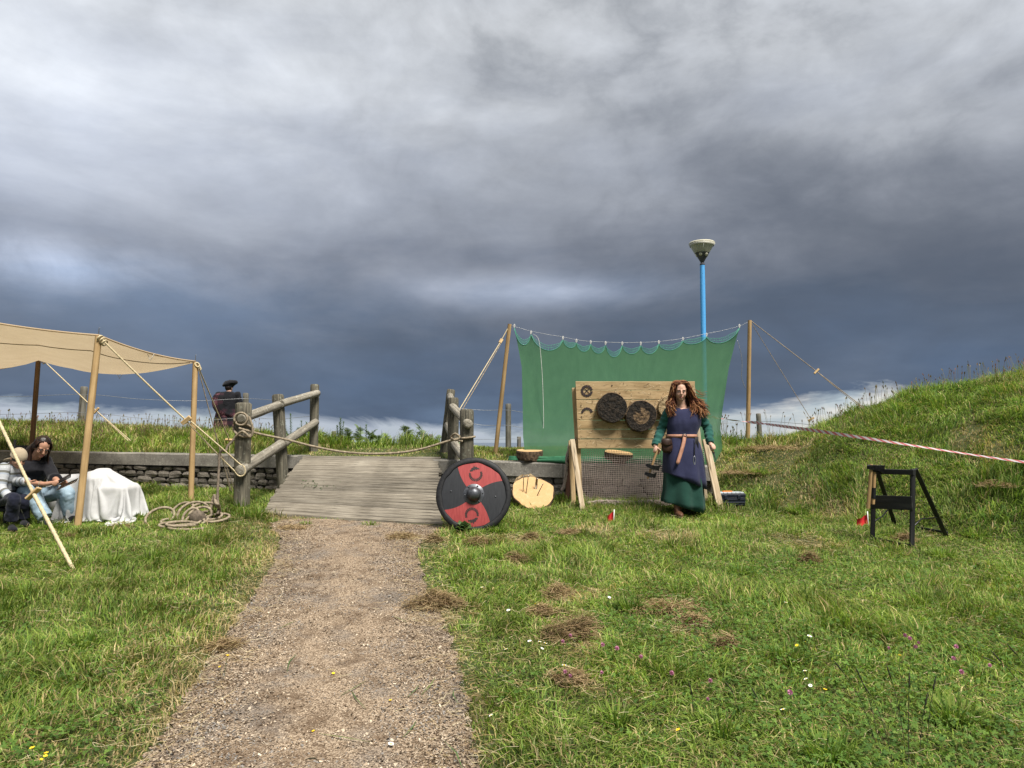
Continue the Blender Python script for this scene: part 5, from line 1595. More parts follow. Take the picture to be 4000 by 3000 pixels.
# ------------------------------------------------------------------ throwing target
TY = 9.72
tg = thing('target_stand', 'plank throwing target board with three log rounds on a timber stand', 'target', gp(1.3, TY))
def TP(u, v, off=0.0): return Pt(u, v, TY + off)
tops = np.linspace(823.5, 968, 8); tops = [823.5, 843, 863, 886, 907.5, 927, 948, 969]
rt = random.Random(4)
for k in range(7):
    v0, v1 = tops[k], tops[k + 1]
    f0, f1 = k / 7, (k + 1) / 7
    mb = MB(); th = 0.032
    ul0, ul1 = 1243.5 + 6 * f0, 1243.5 + 6 * f1
    ur0, ur1 = 1501 - 1 * f0, 1501 - 1 * f1
    NS = 26; rings = []
    dyk = rt.uniform(-0.006, 0.006)
    for s_ in range(NS + 1):
        q = s_ / NS
        wob1, wob2 = 0.5 * mnoise.noise(Vector((q * 14, k * 5.0, 1))), 0.5 * mnoise.noise(Vector((q * 14, k * 5.0 + 5, 2)))
        a = TP(ul0 + (ur0 - ul0) * q, v0 + 0.35 + wob1, dyk); c = TP(ul1 + (ur1 - ul1) * q, v1 - 0.35 + wob2, dyk)
        bk = Vector((0, th, 0)); g_ = 0.004
        rings.append([a + Vector((0, g_, 0)), a + Vector((0, 0, -g_)), c + Vector((0, 0, g_)), c + Vector((0, g_, 0)), c + bk, a + bk][::-1])
    mb.rings(rings); mb.build('plank', M['board'], tg, smooth=True, sharp=40)
def timber(name, a, b, w, d, mat, parent, roll=0.0):
    a, b = Vector(a), Vector(b); ax = (b - a).normalized(); x = Vector((1, 0, 0)); x = (x - ax * x.dot(ax)).normalized(); y = ax.cross(x)
    mb = MB(); mb.box((a + b) / 2, (w, d, (b - a).length), axes=(x, y, ax), bevel=0.005, uvaxis=2)
    return mb.build(name, mat, parent, smooth=False)
def gz(u, Y, dz=-0.03):
    X = (u - UC) / F * Y; return Vector((X, Y, Hf(X, Y) + dz))
timber('upright', TP(1246, 836, 0.065), gz(1252, TY + 0.085), 0.055, 0.05, M['board'], tg)
timber('upright', TP(1239, 838, 0.10), TP(1247, 972, 0.10), 0.05, 0.04, M['board'], tg)
timber('upright', TP(1496, 836, 0.065), gz(1521, TY + 0.12), 0.06, 0.05, M['prop'], tg)
timber('brace', TP(1236, 950, 0.02), gz(1258, TY - 0.42), 0.065, 0.045, M['prop'], tg)
timber('brace', TP(1233, 952, 0.10), gz(1238, TY - 0.05), 0.06, 0.05, M['board'], tg)
timber('brace', TP(1230, 985, 0.20), gz(1224, TY + 0.25), 0.06, 0.05, M['prop_dark'], tg)
timber('brace', TP(1524, 950, -0.02), gz(1553, TY - 0.42), 0.085, 0.05, M['prop'], tg)
timber('foot_block', gz(1540, TY - 0.2, 0.005) + Vector((-0.1, 0, 0)), gz(1558, TY - 0.34, 0.005), 0.05, 0.05, M['prop'], tg)
for (u, v, rpx, sd, f, ch, fm2) in ((1321, 881, 33.5, 3, 'char', 0.010, None), (1384, 899, 34.5, 6, 'char', 0.010, 'char_mid'), (1446, 880, 26, 9, 'bark_pale', 0.010, None)):
    c = TP(u, v, -0.055); logthing('log_round', None, c, (0.03, -1, 0.06), rpx * TY / F, 0.10, sd, bark='bark' if f != 'bark_pale' else 'bark_pale', face=f, rough=0.05, parent=tg, chew=ch, facemat2=fm2, squash=0.95)
# painted rings on the planks
def ring_emblem(c, ex, ey, nn, r, parent, mat, segs=15, a0=0.6, a1=5.4, head=True, cross=False, flip=1, lift=0.002, name='emblem', hs=1.0):
    em = None
    def P2(px, py): return c + ex * px + ey * py + nn * lift
    mbs = []
    for i in range(segs):
        q0 = a0 + (a1 - a0) * (i + 0.03) / segs; q1 = a0 + (a1 - a0) * (i + 0.97) / segs
        wd = 1.0 if not head else (0.45 + 0.55 * math.sin(math.pi * min(1, (i + 1) / segs * 0.85)))
        ro, ri = r, r * (1 - 0.40 * wd)
        skew = 0.16
        quad = [P2(ro * 1.04 * math.cos(q0 + skew), ro * 1.04 * math.sin(q0 + skew)), P2(ro * 0.97 * math.cos(q1 + skew), ro * 0.97 * math.sin(q1 + skew)), P2(ri * math.cos(q1), ri * math.sin(q1)), P2(ri * math.cos(q0), ri * math.sin(q0))]
        if (quad[1] - quad[0]).cross(quad[2] - quad[1]).dot(nn) < 0: quad = quad[::-1]
        mbs.append(quad)
    mb = MB()
    for q in mbs: mb.quad(*q)
    if head:
        h = a1 + 0.12
        def pol(rr, aa): return P2(rr * r * math.cos(aa), rr * r * math.sin(aa))
        polys = [[pol(0.58, h), pol(0.98, h - 0.05), pol(1.22, h + 0.16), pol(1.02, h + 0.30), pol(1.28, h + 0.52), pol(1.0, h + 0.62), pol(0.92, h + 0.95), pol(0.70, h + 1.10), pol(0.74, h + 0.6), pol(0.55, h + 0.45)]]
        for pl_ in polys:
            cc = sum(pl_, Vector()) / len(pl_)
            for i in range(len(pl_)):
                t3 = [cc, pl_[i], pl_[(i + 1) % len(pl_)]]
                if (t3[1] - t3[0]).cross(t3[2] - t3[0]).dot(nn) < 0: t3 = [t3[0], t3[2], t3[1]]
                mb.tri(*t3)
    if cross:
        for s_ in (1, -1):
            d = (ex + ey * s_).normalized(); w = (ex * -s_ + ey).normalized() * r * 0.07
            q = [c + nn * lift - d * r * 0.55 - w, c + nn * lift + d * r * 0.55 - w, c + nn * lift + d * r * 0.55 + w, c + nn * lift - d * r * 0.55 + w]
            if (q[1] - q[0]).cross(q[2] - q[1]).dot(nn) < 0: q = q[::-1]
            mb.quad(*q)
    return mb.build(name, mat, parent, smooth=False)
EX, EZ, EN = Vector((1, 0, 0)), Vector((0, 0, 1)), Vector((0, -1, 0))
e_ = ring_emblem(TP(1267.5, 844.5, -0.008), EX, EZ, EN, 13 * TY / F, tg, M['emblem'], 14, 0.0, 6.1, head=False, cross=True)
e_ = ring_emblem(TP(1268, 893, -0.008), EX, EZ, EN, 13 * TY / F, tg, M['emblem'], 7, 0.1, 3.0, head=False)
for (u, v) in ((1322, 832.5), (1389, 936), (1255, 876), (1256, 900), (1492, 838), (1494, 846), (1491, 852)):
    mb = MB(); mb.lathe(TP(u, v, -0.007), [(0.009 if u in (1322, 1389) else 0.005, 0.0), (0.007, 0.004)], 10, axis=(0, -1, 0)); mb.build('nail_hole', M['dark'], tg)

for nm_, mt_, cnt, sd in (('hack_marks', 'nick_dark', 260, 1), ('hack_marks', 'nick_pale', 200, 2)):
    rn = random.Random(sd); mb = MB()
    for k in range(cnt):
        u, v = rn.uniform(1250, 1498), rn.uniform(828, 965); L_ = rn.uniform(.006, .028) * (1.5 if mt_ == 'nick_pale' else 1); w_ = rn.uniform(.0015, .004); a = rn.gauss(0, .5) if mt_ == 'nick_pale' else rn.uniform(-1.5, 1.5)
        p = TP(u, v, -0.0085); d = Vector((math.cos(a), 0, math.sin(a))) * L_; s_ = Vector((-math.sin(a), 0, math.cos(a))) * w_
        mb.quad(p - d, p + s_, p + d, p - s_) if (d.cross(s_)).y < 0 else mb.quad(p - s_, p + d, p + s_, p - d)
    mb.build(nm_, M[mt_], tg, smooth=False)['kind'] = 'stuff'

# ------------------------------------------------------------------ fishing net under the target
fn = thing('fishing_net', 'old pinkish fishing net hung under the target board with its foot on the grass', 'fishing net', gz(1350, TY - 0.1, 0))
mb = MB(); NCx, NRy = 54, 27
grid = []
for j in range(NRy + 1):
    t = j / NRy; row = []
    for i in range(NCx + 1):
        s_ = i / NCx
        u = 1251 + (1522 - 1251) * s_ + 5 * mnoise.noise(Vector((s_ * 6, t * 3, 3))) + (3 - 6 * s_) * t
        sagv = 6 * math.sin(math.pi * s_ * 1.5) * (1 - t)
        v = 966 + (1083 - 966) * t + 3.0 * mnoise.noise(Vector((s_ * 7, t * 4, 8))) + 5 * math.sin(s_ * 9) * t * (1 - t)
        Y = TY + 0.10 - 0.10 * t + 0.06 * mnoise.noise(Vector((s_ * 5, t * 3, 1)))
        row.append(Pt(u, v, Y))
    grid.append(row)
for j in range(0, NRy + 1): mb.tube(grid[j], 0.0019, 4, cap=(False, False))
for i in range(0, NCx + 1): mb.tube([grid[j][i] for j in range(NRy + 1)], 0.0019, 4, cap=(False, False))
mb.build('mesh', M['fishnet'], fn)
def netbundle(pts, r, strands, seed, name):
    mb = MB(); rs_ = random.Random(seed); P_ = resample(spline(pts, 8), 0.03)
    for k in range(strands):
        ph, wv = rs_.uniform(0, 6.28), rs_.uniform(6, 16)
        rr = r * math.sqrt(rs_.random())
        pl_ = []
        L_ = 0
        for i, p in enumerate(P_):
            t = i / (len(P_) - 1)
            a = ph + wv * t * 2
            e = 0.55 + 0.45 * math.sin(math.pi * t)
            pl_.append(p + Vector((rr * math.cos(a) * 0.8, rr * math.sin(a), rr * math.cos(a * 1.3 + k))) * e)
        mb.tube(pl_, 0.0035, 4, cap=(False, False))
    return mb.build(name, M['fishnet'], fn)
netbundle([gz(1268, TY - 0.05, 0.03), gz(1300, TY - 0.10, 0.05), gz(1350, TY - 0.12, 0.035), gz(1400, TY - 0.1, 0.04), gz(1440, TY - 0.08, 0.07), gz(1500, TY - 0.06, 0.05)], 0.055, 34, 3, 'foot_bundle')
netbundle([TP(1243, 948, 0.06), TP(1232, 958, 0.16), TP(1226, 985, 0.2), TP(1223, 1020, 0.2), TP(1218, 1050, 0.2), TP(1213, 1058, 0.2)], 0.035, 24, 5, 'side_bundle')

# ------------------------------------------------------------------ round shield
sh_b = Gd(1020, 1149)
RS = 80 * sh_b.y / F * 1.01
tilt = R(13)
ez = Vector((0, math.sin(tilt), math.cos(tilt))); ex = Vector((1, 0.04, 0)).normalized(); nn = ex.cross(ez).normalized()
if nn.y > 0: nn = -nn
sc_ = sh_b + ez * (RS * 0.97) + Vector((0, 0, -0.02))
sc_ = Pt(1023.5, 1068.5, sc_.y)
shield = thing('round_shield', 'round red and black wooden shield with iron boss standing at the bridge corner', 'shield', Vector((sc_.x, sh_b.y, Hf(sc_.x, sh_b.y))))
def sp(r, a, lift=0.0): return sc_ + ex * (r * math.cos(a)) + ez * (r * math.sin(a)) + nn * (lift + 0.025 * (1 - (r / RS) ** 2))
mb = MB()
rings = [[sp(RS * q, 2 * math.pi * i / 64, l) for i in range(64)] for q, l in ((0.98, -0.001), (1.0, -0.004), (1.0, -0.012), (0.3, -0.014))]
mb.rings(rings[::-1]); mb.build('backing_board', M['board'], shield, sharp=40)
bnd = [(22, 40), (118, 134), (204, 226), (298, 313)]
cols = ['shield_red', 'shield_black', 'shield_red', 'shield_black']
for k in range(4):
    o0, i0 = bnd[k]; o1, i1 = bnd[(k + 1) % 4]
    if k == 3: o1 += 360; i1 += 360
    NA, NRr = 14, 12; rows = []
    for j in range(NRr + 1):
        q = 0.10 + 0.885 * j / NRr
        w = max(0.0, (1 - q)) ** 1.0 / 0.75; w = min(1.25, w)
        s0 = o0 + (i0 - o0) * w; s1 = o1 + (i1 - o1) * w
        rows.append([sp(RS * q, R(s0 + (s1 - s0) * i / NA), 0.003) for i in range(NA + 1)])
    mb = MB(); mb.rings(rows, closed=False); mb.build('painted_field', M[cols[k]], shield)
mb = MB(); NRm = 72
rr_ = []
for i in range(NRm):
    a = 2 * math.pi * i / NRm; j_ = 0.004 * mnoise.noise(Vector((math.cos(a) * 4, math.sin(a) * 4, 1)))
    ring = []
    for (dr, dl) in ((-0.060 - j_ * 3, 0.004), (-0.050 - j_ * 2, 0.012), (-0.03, 0.014), (-0.006, 0.012), (0.004 + j_, 0.004), (0.005 + j_, -0.008), (-0.004, -0.017), (-0.05, -0.016)):
        ring.append(sp(RS + dr, a, dl))
    rr_.append(ring)
mb.rings(rr_, loop=True); mb.build('leather_rim', M['leather_black'], shield)
def boss_pt(r, a, h): return sc_ + ex * (r * math.cos(a)) + ez * (r * math.sin(a)) + nn * (0.024 + h)
mb = MB(); prof = [(0.113, 0.0), (0.115, 0.004), (0.112, 0.006), (0.082, 0.008), (0.078, 0.016), (0.076, 0.034), (0.066, 0.058), (0.046, 0.076), (0.022, 0.085), (0.004, 0.087)]
mb.rings([[boss_pt(r, 2 * math.pi * i / 32, h) for i in range(32)] for r, h in prof]); boss = mb.build('boss', M['boss'], shield, sharp=60)
for i in range(6):
    a = R(2 + 60 * i + 4); mb = MB(); mb.ell(boss_pt(0.098, a, 0.008), (.009, .009, .009), nu=8, nv=6); mb.build('rivet', M['boss'], boss)
for a in (R(172), R(-6)):
    mb = MB(); mb.ell(sp(RS * (0.615 if a > 1 else 0.585), a, 0.004), (.009, .009, .009), nu=8, nv=6); mb.build('rivet', M['boss'], shield)
for sg in (1, -1):
    c = sc_ + (ex * (26 / 595 * RS) + ez * (318 / 595 * RS)) * sg + nn * (0.003 + 0.025 * (1 - 0.29))
    ring_emblem(c, ex * sg, ez * sg, nn, 0.178 * RS, shield, M['emblem'], 16, R(-335), R(-190), head=False, lift=0.003) if False else None
    def tp(px, py):
        q = c + ex * (px * sg) + ez * (py * sg); q = q - nn * (q - sc_).dot(nn)
        return q + nn * (0.0048 + 0.025 * (1 - ((q - sc_).length / RS) ** 2))
    segs = 15; mb = MB(); r0 = 0.182 * RS
    for i in range(segs):
        q0 = R(28 - (28 + 200) * (i + 0.08) / segs); q1 = R(28 - (28 + 200) * (i + 0.84) / segs)
        wd = 0.6 + 0.4 * math.sin(math.pi * (i + 2) / (segs + 3))
        ro, ri = r0 * (0.95 + 0.07 * wd), r0 * (1 - 0.38 * wd)
        quad = [tp(ro * 1.04 * math.cos(q0), ro * 1.04 * math.sin(q0)), tp(ro * 0.97 * math.cos(q1), ro * 0.97 * math.sin(q1)), tp(ri * math.cos(q1 + .1), ri * math.sin(q1 + .1)), tp(ri * math.cos(q0 + .1), ri * math.sin(q0 + .1))]
        if (quad[1] - quad[0]).cross(quad[2] - quad[1]).dot(nn) < 0: quad = quad[::-1]
        mb.quad(*quad)
    hd_ = [(152, .92), (146, 1.10), (130, 1.05), (122, 1.20), (112, 1.12), (101, 1.42), (98, 1.14), (84, 1.20), (78, 1.06), (64, 1.10), (54, .93), (72, .86), (80, .72), (94, .80), (104, .64), (116, .78), (132, .66), (142, .78)]
    pl_ = [tp(r0 * q * math.cos(R(a)), r0 * q * math.sin(R(a))) for a, q in hd_]
    ou, inn = pl_[:11], pl_[:10:-1]
    for i in range(10):
        i2 = min(int(i * 7 / 10), 6); i3 = min(int((i + 1) * 7 / 10), 6)
        t4 = [ou[i], ou[i + 1], inn[i3], inn[i2]]
        if (t4[1] - t4[0]).cross(t4[2] - t4[0]).dot(nn) < 0: t4 = t4[::-1]
        mb.quad(*t4)
    mb.build('dragon_ring_emblem', M['emblem'], shield, smooth=False)

# ------------------------------------------------------------------ marker flags
def flag(u, v, label, side, h, lean, fu):
    b_ = Gd(u, v); root = thing('marker_flag', label, 'flag', b_, 'small red marker flags in the grass')
    t_ = b_ + Vector((lean, 0, h)); mb = MB(); mb.tube([b_ - Vector((0, 0, .05)), b_.lerp(t_, .5), t_], 0.0055, 7); mb.build('stick', M['white_plastic'], root)
    mb = MB(); rows = []
    for i in range(7):
        q = i / 6; x = side * fu * q
        wv = 0.018 * math.sin(q * 7)
        a = b_ + Vector((x + lean * .6, wv, 0.155 - 0.05 * q)); c = b_ + Vector((x + lean * .2, wv * 0.6 + 0.01, 0.045 - 0.02 * q + 0.01 * math.sin(q * 9)))
        rows.append([a, a.lerp(c, .5) + Vector((0, 0.012, 0)), c])
    mb.rings(rows, closed=False); mb.build('pennant', M['red_flag'], root)
    return root
f1 = flag(1325, 1134, 'red marker flag in the grass in front of the walking woman', -1, 0.175, 0.012, 0.075)
flag(1876, 1142, 'red marker flag lying half open beside the black folding stand', -1, 0.19, -0.004, 0.115)

# ------------------------------------------------------------------ black folding stand and axes
st = thing('folding_stand', 'black painted folding wooden stand with axes hooked on its top rail', 'stand', Gd(1950, 1170))
Ya, Yb = 7.55, 7.22
a0, a1 = Pt(1888, 1010, Ya), Pt(1884, 1168, Ya); c0, c1 = Pt(1972, 1013, Yb), Pt(1969, 1180, Yb)
for q in (a1, c1): q.z = Hf(q.x, q.y) - 0.03
timber('leg', a0, a1, 0.042, 0.03, M['black_wood'], st); timber('leg', c0, c1, 0.044, 0.03, M['black_wood'], st)
r0, r1 = Pt(1893, 1013, Ya + 0.05), Pt(1937, 1145, Ya + 0.78); r1.z = Hf(r1.x, r1.y) - 0.03
q0, q1 = Pt(1977, 1013, Yb + 0.05), Pt(2048, 1172, Yb + 0.55)
q1.z = Hf(q1.x, q1.y) - 0.03
timber('leg', r0, r1, 0.042, 0.03, M['black_wood'], st); timber('leg', q0, q1, 0.042, 0.03, M['black_wood'], st)
def bar(a, b, w, d, name, mat='black_wood', up=(0, 0, 1)):
    a, b = Vector(a), Vector(b); ax = (b - a).normalized(); z = Vector(up); z = (z - ax * z.dot(ax)).normalized(); x = ax.cross(z)
    mb = MB(); mb.box((a + b) / 2, (x_ := d, w, (b - a).length), axes=(x, z, ax), bevel=0.003, uvaxis=2); return mb.build(name, M[mat], st, smooth=False)
bar(Pt(1884, 1018, Ya - 0.02), Pt(1975, 1020.5, Yb - 0.02), 0.052, 0.045, 'top_rail')
bar(Pt(1880, 1084, Ya - 0.025), Pt(1971, 1087, Yb - 0.025), 0.135, 0.018, 'cross_board')
fa = a1.lerp(c1, 0.02); fb_ = a1.lerp(c1, 0.98)
bar(a1 + Vector((0, 0, 0.065)), c1 + Vector((0, 0, 0.055)), 0.035, 0.02, 'foot_rail')
bar(r1 + Vector((0, 0, 0.06)), q1 + Vector((0, 0, 0.07)), 0.035, 0.02, 'foot_rail')
def bentbar(p, m, q): 
    mb = MB(); mb.tube([p, m, q], 0.008, 6); mb.build('spreader', M['iron'], st)
s0 = a0.lerp(a1, 0.71); s1 = r0.lerp(r1, 0.62); bentbar(s0, s0.lerp(s1, .55) - Vector((0, 0, .025)), s1)
s0 = c0.lerp(c1, 0.71); s1 = q0.lerp(q1, 0.67); bentbar(s0, s0.lerp(s1, .35) + Vector((0, 0, .05)), s1)
def axe(name, label, top, bot, headdir, Lh, hh, r=0.016, beak=0.045, grip=None, head_off=0.03, group=None):
    top, bot = Vector(top), Vector(bot); root = thing(name, label, 'axe', bot, group)
    d = (bot - top).normalized(); mb = MB(); K = 10
    mb.tube([top.lerp(bot, i / K) for i in range(K + 1)], [r * 0.85 + r * 0.2 * i / K for i in range(K)] + [r * 0.95], 10, flat=0.8)
    mb.build('handle', M['handle'], root, sharp=50)
    if grip: 
        mb = MB(); mb.tube([top.lerp(bot, grip[0]), top.lerp(bot, grip[1])], r * 1.12, 10); mb.build('grip_tape', M['leather_black'], root, sharp=50)
    h = Vector(headdir); h = (h - d * h.dot(d)).normalized(); s_ = d.cross(h)
    c = top + d * head_off
    prof = [(-beak, 0.016, 0.010, 0.0), (-0.022, 0.022, 0.020, 0.0), (0.0, 0.025, 0.024, 0.0), (0.024, 0.024, 0.019, 0.0), (Lh * 0.55, hh * 0.32, 0.010, 0.008), (Lh * 0.85, hh * 0.45, 0.005, 0.018), (Lh, hh * 0.55, 0.001, 0.024)]
    rings = []
    for (x_, hy, tx, drop) in prof:
        rings.append([c + h * x_ + d * (sy * hy + drop) + s_ * (sx_ * tx) for sx_, sy in ((1, 1), (-1, 1), (-1, -1), (1, -1))])
    mb = MB(); mb.rings(rings); mb.build('head', M['iron'], root, smooth=True, sharp=30)
    return root
axe('throwing_axe', 'outer axe hooked on the black stand, long plain wooden handle', Pt(1882.5, 1003, 7.36), Pt(1875, 1098, 7.42), Vector((1, 0.25, -0.05)), 0.16, 0.085, 0.0195)
axe('throwing_axe', 'inner axe hooked on the black stand with black tape round its handle', Pt(1890, 1008, 7.40), Pt(1886, 1089, 7.43), Vector((1, 0.75, 0.08)), 0.15, 0.08, 0.0175, grip=(0.56, 0.85))

# ------------------------------------------------------------------ toolbox
tb = Vector((gz(1570, 9.50, 0).x, 9.50, gz(1570, 9.50, 0).z + 0.035)); tbx = thing('toolbox', 'black plastic toolbox with pale organiser lid behind the right prop', 'toolbox', tb)
ang = R(8); tx_, ty_ = Vector((math.cos(ang), math.sin(ang), 0)), Vector((-math.sin(ang), math.cos(ang), 0)); tz_ = Vector((0, 0, 1))
W_, D_, H_ = 0.37, 0.20, 0.16
mb = MB(); mb.box(tb + tz_ * 0.06, (W_, D_, 0.12), (tx_, ty_, tz_), bevel=0.015); mb.build('case', M['toolbox'], tbx, sharp=40)
mb = MB(); mb.box(tb + tz_ * 0.135, (W_ * 1.02, D_ * 1.03, 0.05), (tx_, ty_, tz_), bevel=0.014); lid = mb.build('lid', M['toolbox'], tbx, sharp=40)
for i in range(6):
    mb = MB(); mb.box(tb + tz_ * 0.168 + tx_ * (-0.14 + 0.056 * i) + ty_ * -0.01, (0.05, D_ * 0.82, 0.018), (tx_, ty_, tz_), bevel=0.005); mb.build('organiser_cell', M['clear_lid'], lid, sharp=40)
mb = MB(); mb.box(tb + tz_ * 0.180 + tx_ * -0.02, (0.12, 0.05, 0.016), (tx_, ty_, tz_), bevel=0.005); mb.build('handle', M['orange'], tbx, sharp=40)
for s_ in (-1, 1):
    mb = MB(); mb.box(tb + tz_ * 0.115 + tx_ * (0.09 * s_) - ty_ * (D_ / 2 + 0.006), (0.04, 0.014, 0.05), (tx_, ty_, tz_), bevel=0.004); mb.build('latch', M['toolbox'], tbx, sharp=40)
mb = MB(); mb.box(tb + tz_ * 0.10 - tx_ * (W_ / 2 + 0.006), (0.014, 0.05, 0.05), (tx_, ty_, tz_), bevel=0.004); mb.build('latch', M['steel'], tbx, sharp=40)
for q in (0.045, 0.085):
    mb = MB(); mb.box(tb + tz_ * q - ty_ * (D_ / 2 + 0.003), (W_ * 0.94, 0.008, 0.010), (tx_, ty_, tz_), bevel=0.002); mb.build('rib', M['toolbox'], tbx, sharp=40)

# ------------------------------------------------------------------ barrier tape
tp_ = [Pt(1440, 884, 13.0), Pt(1563, 905, 12.3), Pt(1640, 914, 11.5), Pt(1700, 922, 10.4), Pt(1760, 930, 9.5), Pt(1900, 951, 8.5), Pt(2060, 976, 7.7), Pt(2212, 998, 7.0), Pt(2400, 1020, 6.4), Pt(2800, 1060, 5.6)]
pts = resample(spline(tp_, 8), 0.06); mb = MB(); rows = []; acc = 0
for i, p in enumerate(pts):
    if i: acc += (p - pts[i - 1]).length
    a = R(32) + 0.55 * math.sin(acc * 1.3) + (0.9 * math.sin(acc * 6) if acc < 2.2 else 0)
    w = 0.021
    o_ = Vector((0.15 * math.sin(a), math.sin(a), math.cos(a))).normalized() * w
    rows.append([p - o_, p + o_])
base = len(mb.v); acc = 0
for r_ in rows: mb.v += [tuple(r_[0]), tuple(r_[1])]
for i in range(len(rows) - 1):
    L0 = i * 0.06; L1 = L0 + 0.06
    mb.face((base + 2 * i, base + 2 * i + 1, base + 2 * i + 3, base + 2 * i + 2), [(0, L0), (0.07, L0), (0.07, L1), (0, L1)])
tag(mb.build('barrier_tape', M['tape'], origin=Pt(1760, 930, 11.3)), 'red and white striped barrier tape stretched across the foot of the mound', 'barrier tape')

# ------------------------------------------------------------------ cloth over low things beside the seated people
cl = Vector(((232 - UC) / F * 8.75, 8.75, 0)); cl.z = Hf(cl.x, cl.y)
s8 = 8.75 / F
def drape():
    """let a real sheet fall over two low boxes and keep its shape"""
    tmp = []
    def solid(c, size, bev=0.03):
        bm = bmesh.new(); bmesh.ops.create_cube(bm, size=1.0, matrix=Matrix.Translation(c) @ Matrix.Diagonal((*size, 1)))
        bmesh.ops.bevel(bm, geom=bm.edges[:], offset=0.03, segments=2, affect='EDGES'); bmesh.ops.recalc_face_normals(bm, faces=bm.faces[:])
        me = bpy.data.meshes.new('tmp_solid'); bm.to_mesh(me); bm.free(); o = bpy.data.objects.new('tmp_solid', me); COL.objects.link(o)
        md = o.modifiers.new('c', 'COLLISION'); o.collision.thickness_outer = 0.012; o.collision.cloth_friction = 6
        tmp.append(o)
    x0 = lambda u: (u - 232) * s8
    solid((x0(203), 0.0, 0.25), (0.38, 0.36, 0.53)); solid((x0(226), 0.03, 0.27), (0.14, 0.16, 0.62)); solid((x0(268), 0.0, 0.19), (0.28, 0.36, 0.42)); solid((0, 0, -0.10), (4, 4, 0.2))
    nx_, ny_ = 66, 56; W2, D2 = 1.66, 1.40; vs_ = []; fs_ = []
    for j in range(ny_ + 1):
        for i_ in range(nx_ + 1):
            a_ = R(7); xx, yy = W2 * (i_ / nx_ - .5), D2 * (j / ny_ - .5)
            vs_.append((x0(230) + xx * math.cos(a_) - yy * math.sin(a_), yy * math.cos(a_) + xx * math.sin(a_), 0.66 + 0.012 * mnoise.noise(Vector((xx * 5, yy * 5, 1)))))
    for j in range(ny_):
        for i_ in range(nx_):
            q = j * (nx_ + 1) + i_; fs_.append((q, q + 1, q + nx_ + 2, q + nx_ + 1))
    me = bpy.data.meshes.new('tmp_sheet'); me.from_pydata(vs_, [], fs_); o = bpy.data.objects.new('tmp_sheet', me); COL.objects.link(o)
    md = o.modifiers.new('cl', 'CLOTH'); st_ = md.settings; st_.quality = 6; st_.mass = 0.3; st_.bending_stiffness = 0.9; st_.tension_stiffness = 12; st_.compression_stiffness = 12; st_.shear_stiffness = 4; st_.air_damping = 0.6
    cs = md.collision_settings; cs.collision_quality = 3; cs.distance_min = 0.010; cs.use_self_collision = False
    md.point_cache.frame_start = 1; md.point_cache.frame_end = 70
    for f in range(1, 56): scene.frame_set(f)
    dg = bpy.context.evaluated_depsgraph_get()
    res = bpy.data.meshes.new_from_object(o.evaluated_get(dg))
    bpy.data.objects.remove(o)
    for t_ in tmp: bpy.data.objects.remove(t_)
    scene.frame_set(1)
    return res
cr_ = thing('draped_cloth', 'white sheet draped to the ground over low things beside the seated woman', 'cloth', cl)
me = drape()
for v_ in me.vertices:      # the ground under it slopes a little
    x_, y_ = cl.x + v_.co.x, cl.y + v_.co.y
    v_.co.z += (Hf(x_, y_) - cl.z) * max(0.0, 1 - v_.co.z / 0.4) + 0.004
for p_ in me.polygons: p_.use_smooth = True
me.materials.clear(); me.materials.append(M['white_cloth']); me.name = 'sheet'
o_ = link('sheet', me, cr_)
md = o_.modifiers.new('thick', 'SOLIDIFY'); md.thickness = 0.004
md = o_.modifiers.new('sub', 'SUBSURF'); md.levels = 1; md.render_levels = 1
# ------------------------------------------------------------------ people
def dring(c, hw, dep, n=40, tilt=0.0, folds=0, amp=0.0, ph=0.0, dirx=Vector((1, 0, 0)), diry=Vector((0, 1, 0)), tl_y=0.0, sq=2.3):
    out = []
    for i in range(n):
        a = 2 * math.pi * i / n
        c_, s_ = math.cos(a), math.sin(a)
        k = (abs(c_) ** sq + abs(s_) ** sq) ** (-1 / sq)
        f = 1 + (amp * math.sin(folds * a + ph + 0.8 * math.sin(2 * a + ph)) if folds else 0)
        out.append(Vector(c) + dirx * (hw * c_ * k * f) + diry * (dep * s_ * k * f) + Vector((0, 0, tilt * c_ + tl_y * s_)))
    return out
def limb(mb, pts, rad, n=12):
    P_ = [Vector(p) for p in pts]
    mb.tube(P_, rad, n)
    for p, r in ((P_[0], rad[0]), (P_[-1], rad[-1])): mb.ell(p, (r * .98,) * 3, nu=n, nv=8)
    for p, r in zip(P_[1:-1], rad[1:-1]): mb.ell(p, (r,) * 3, nu=n, nv=8)
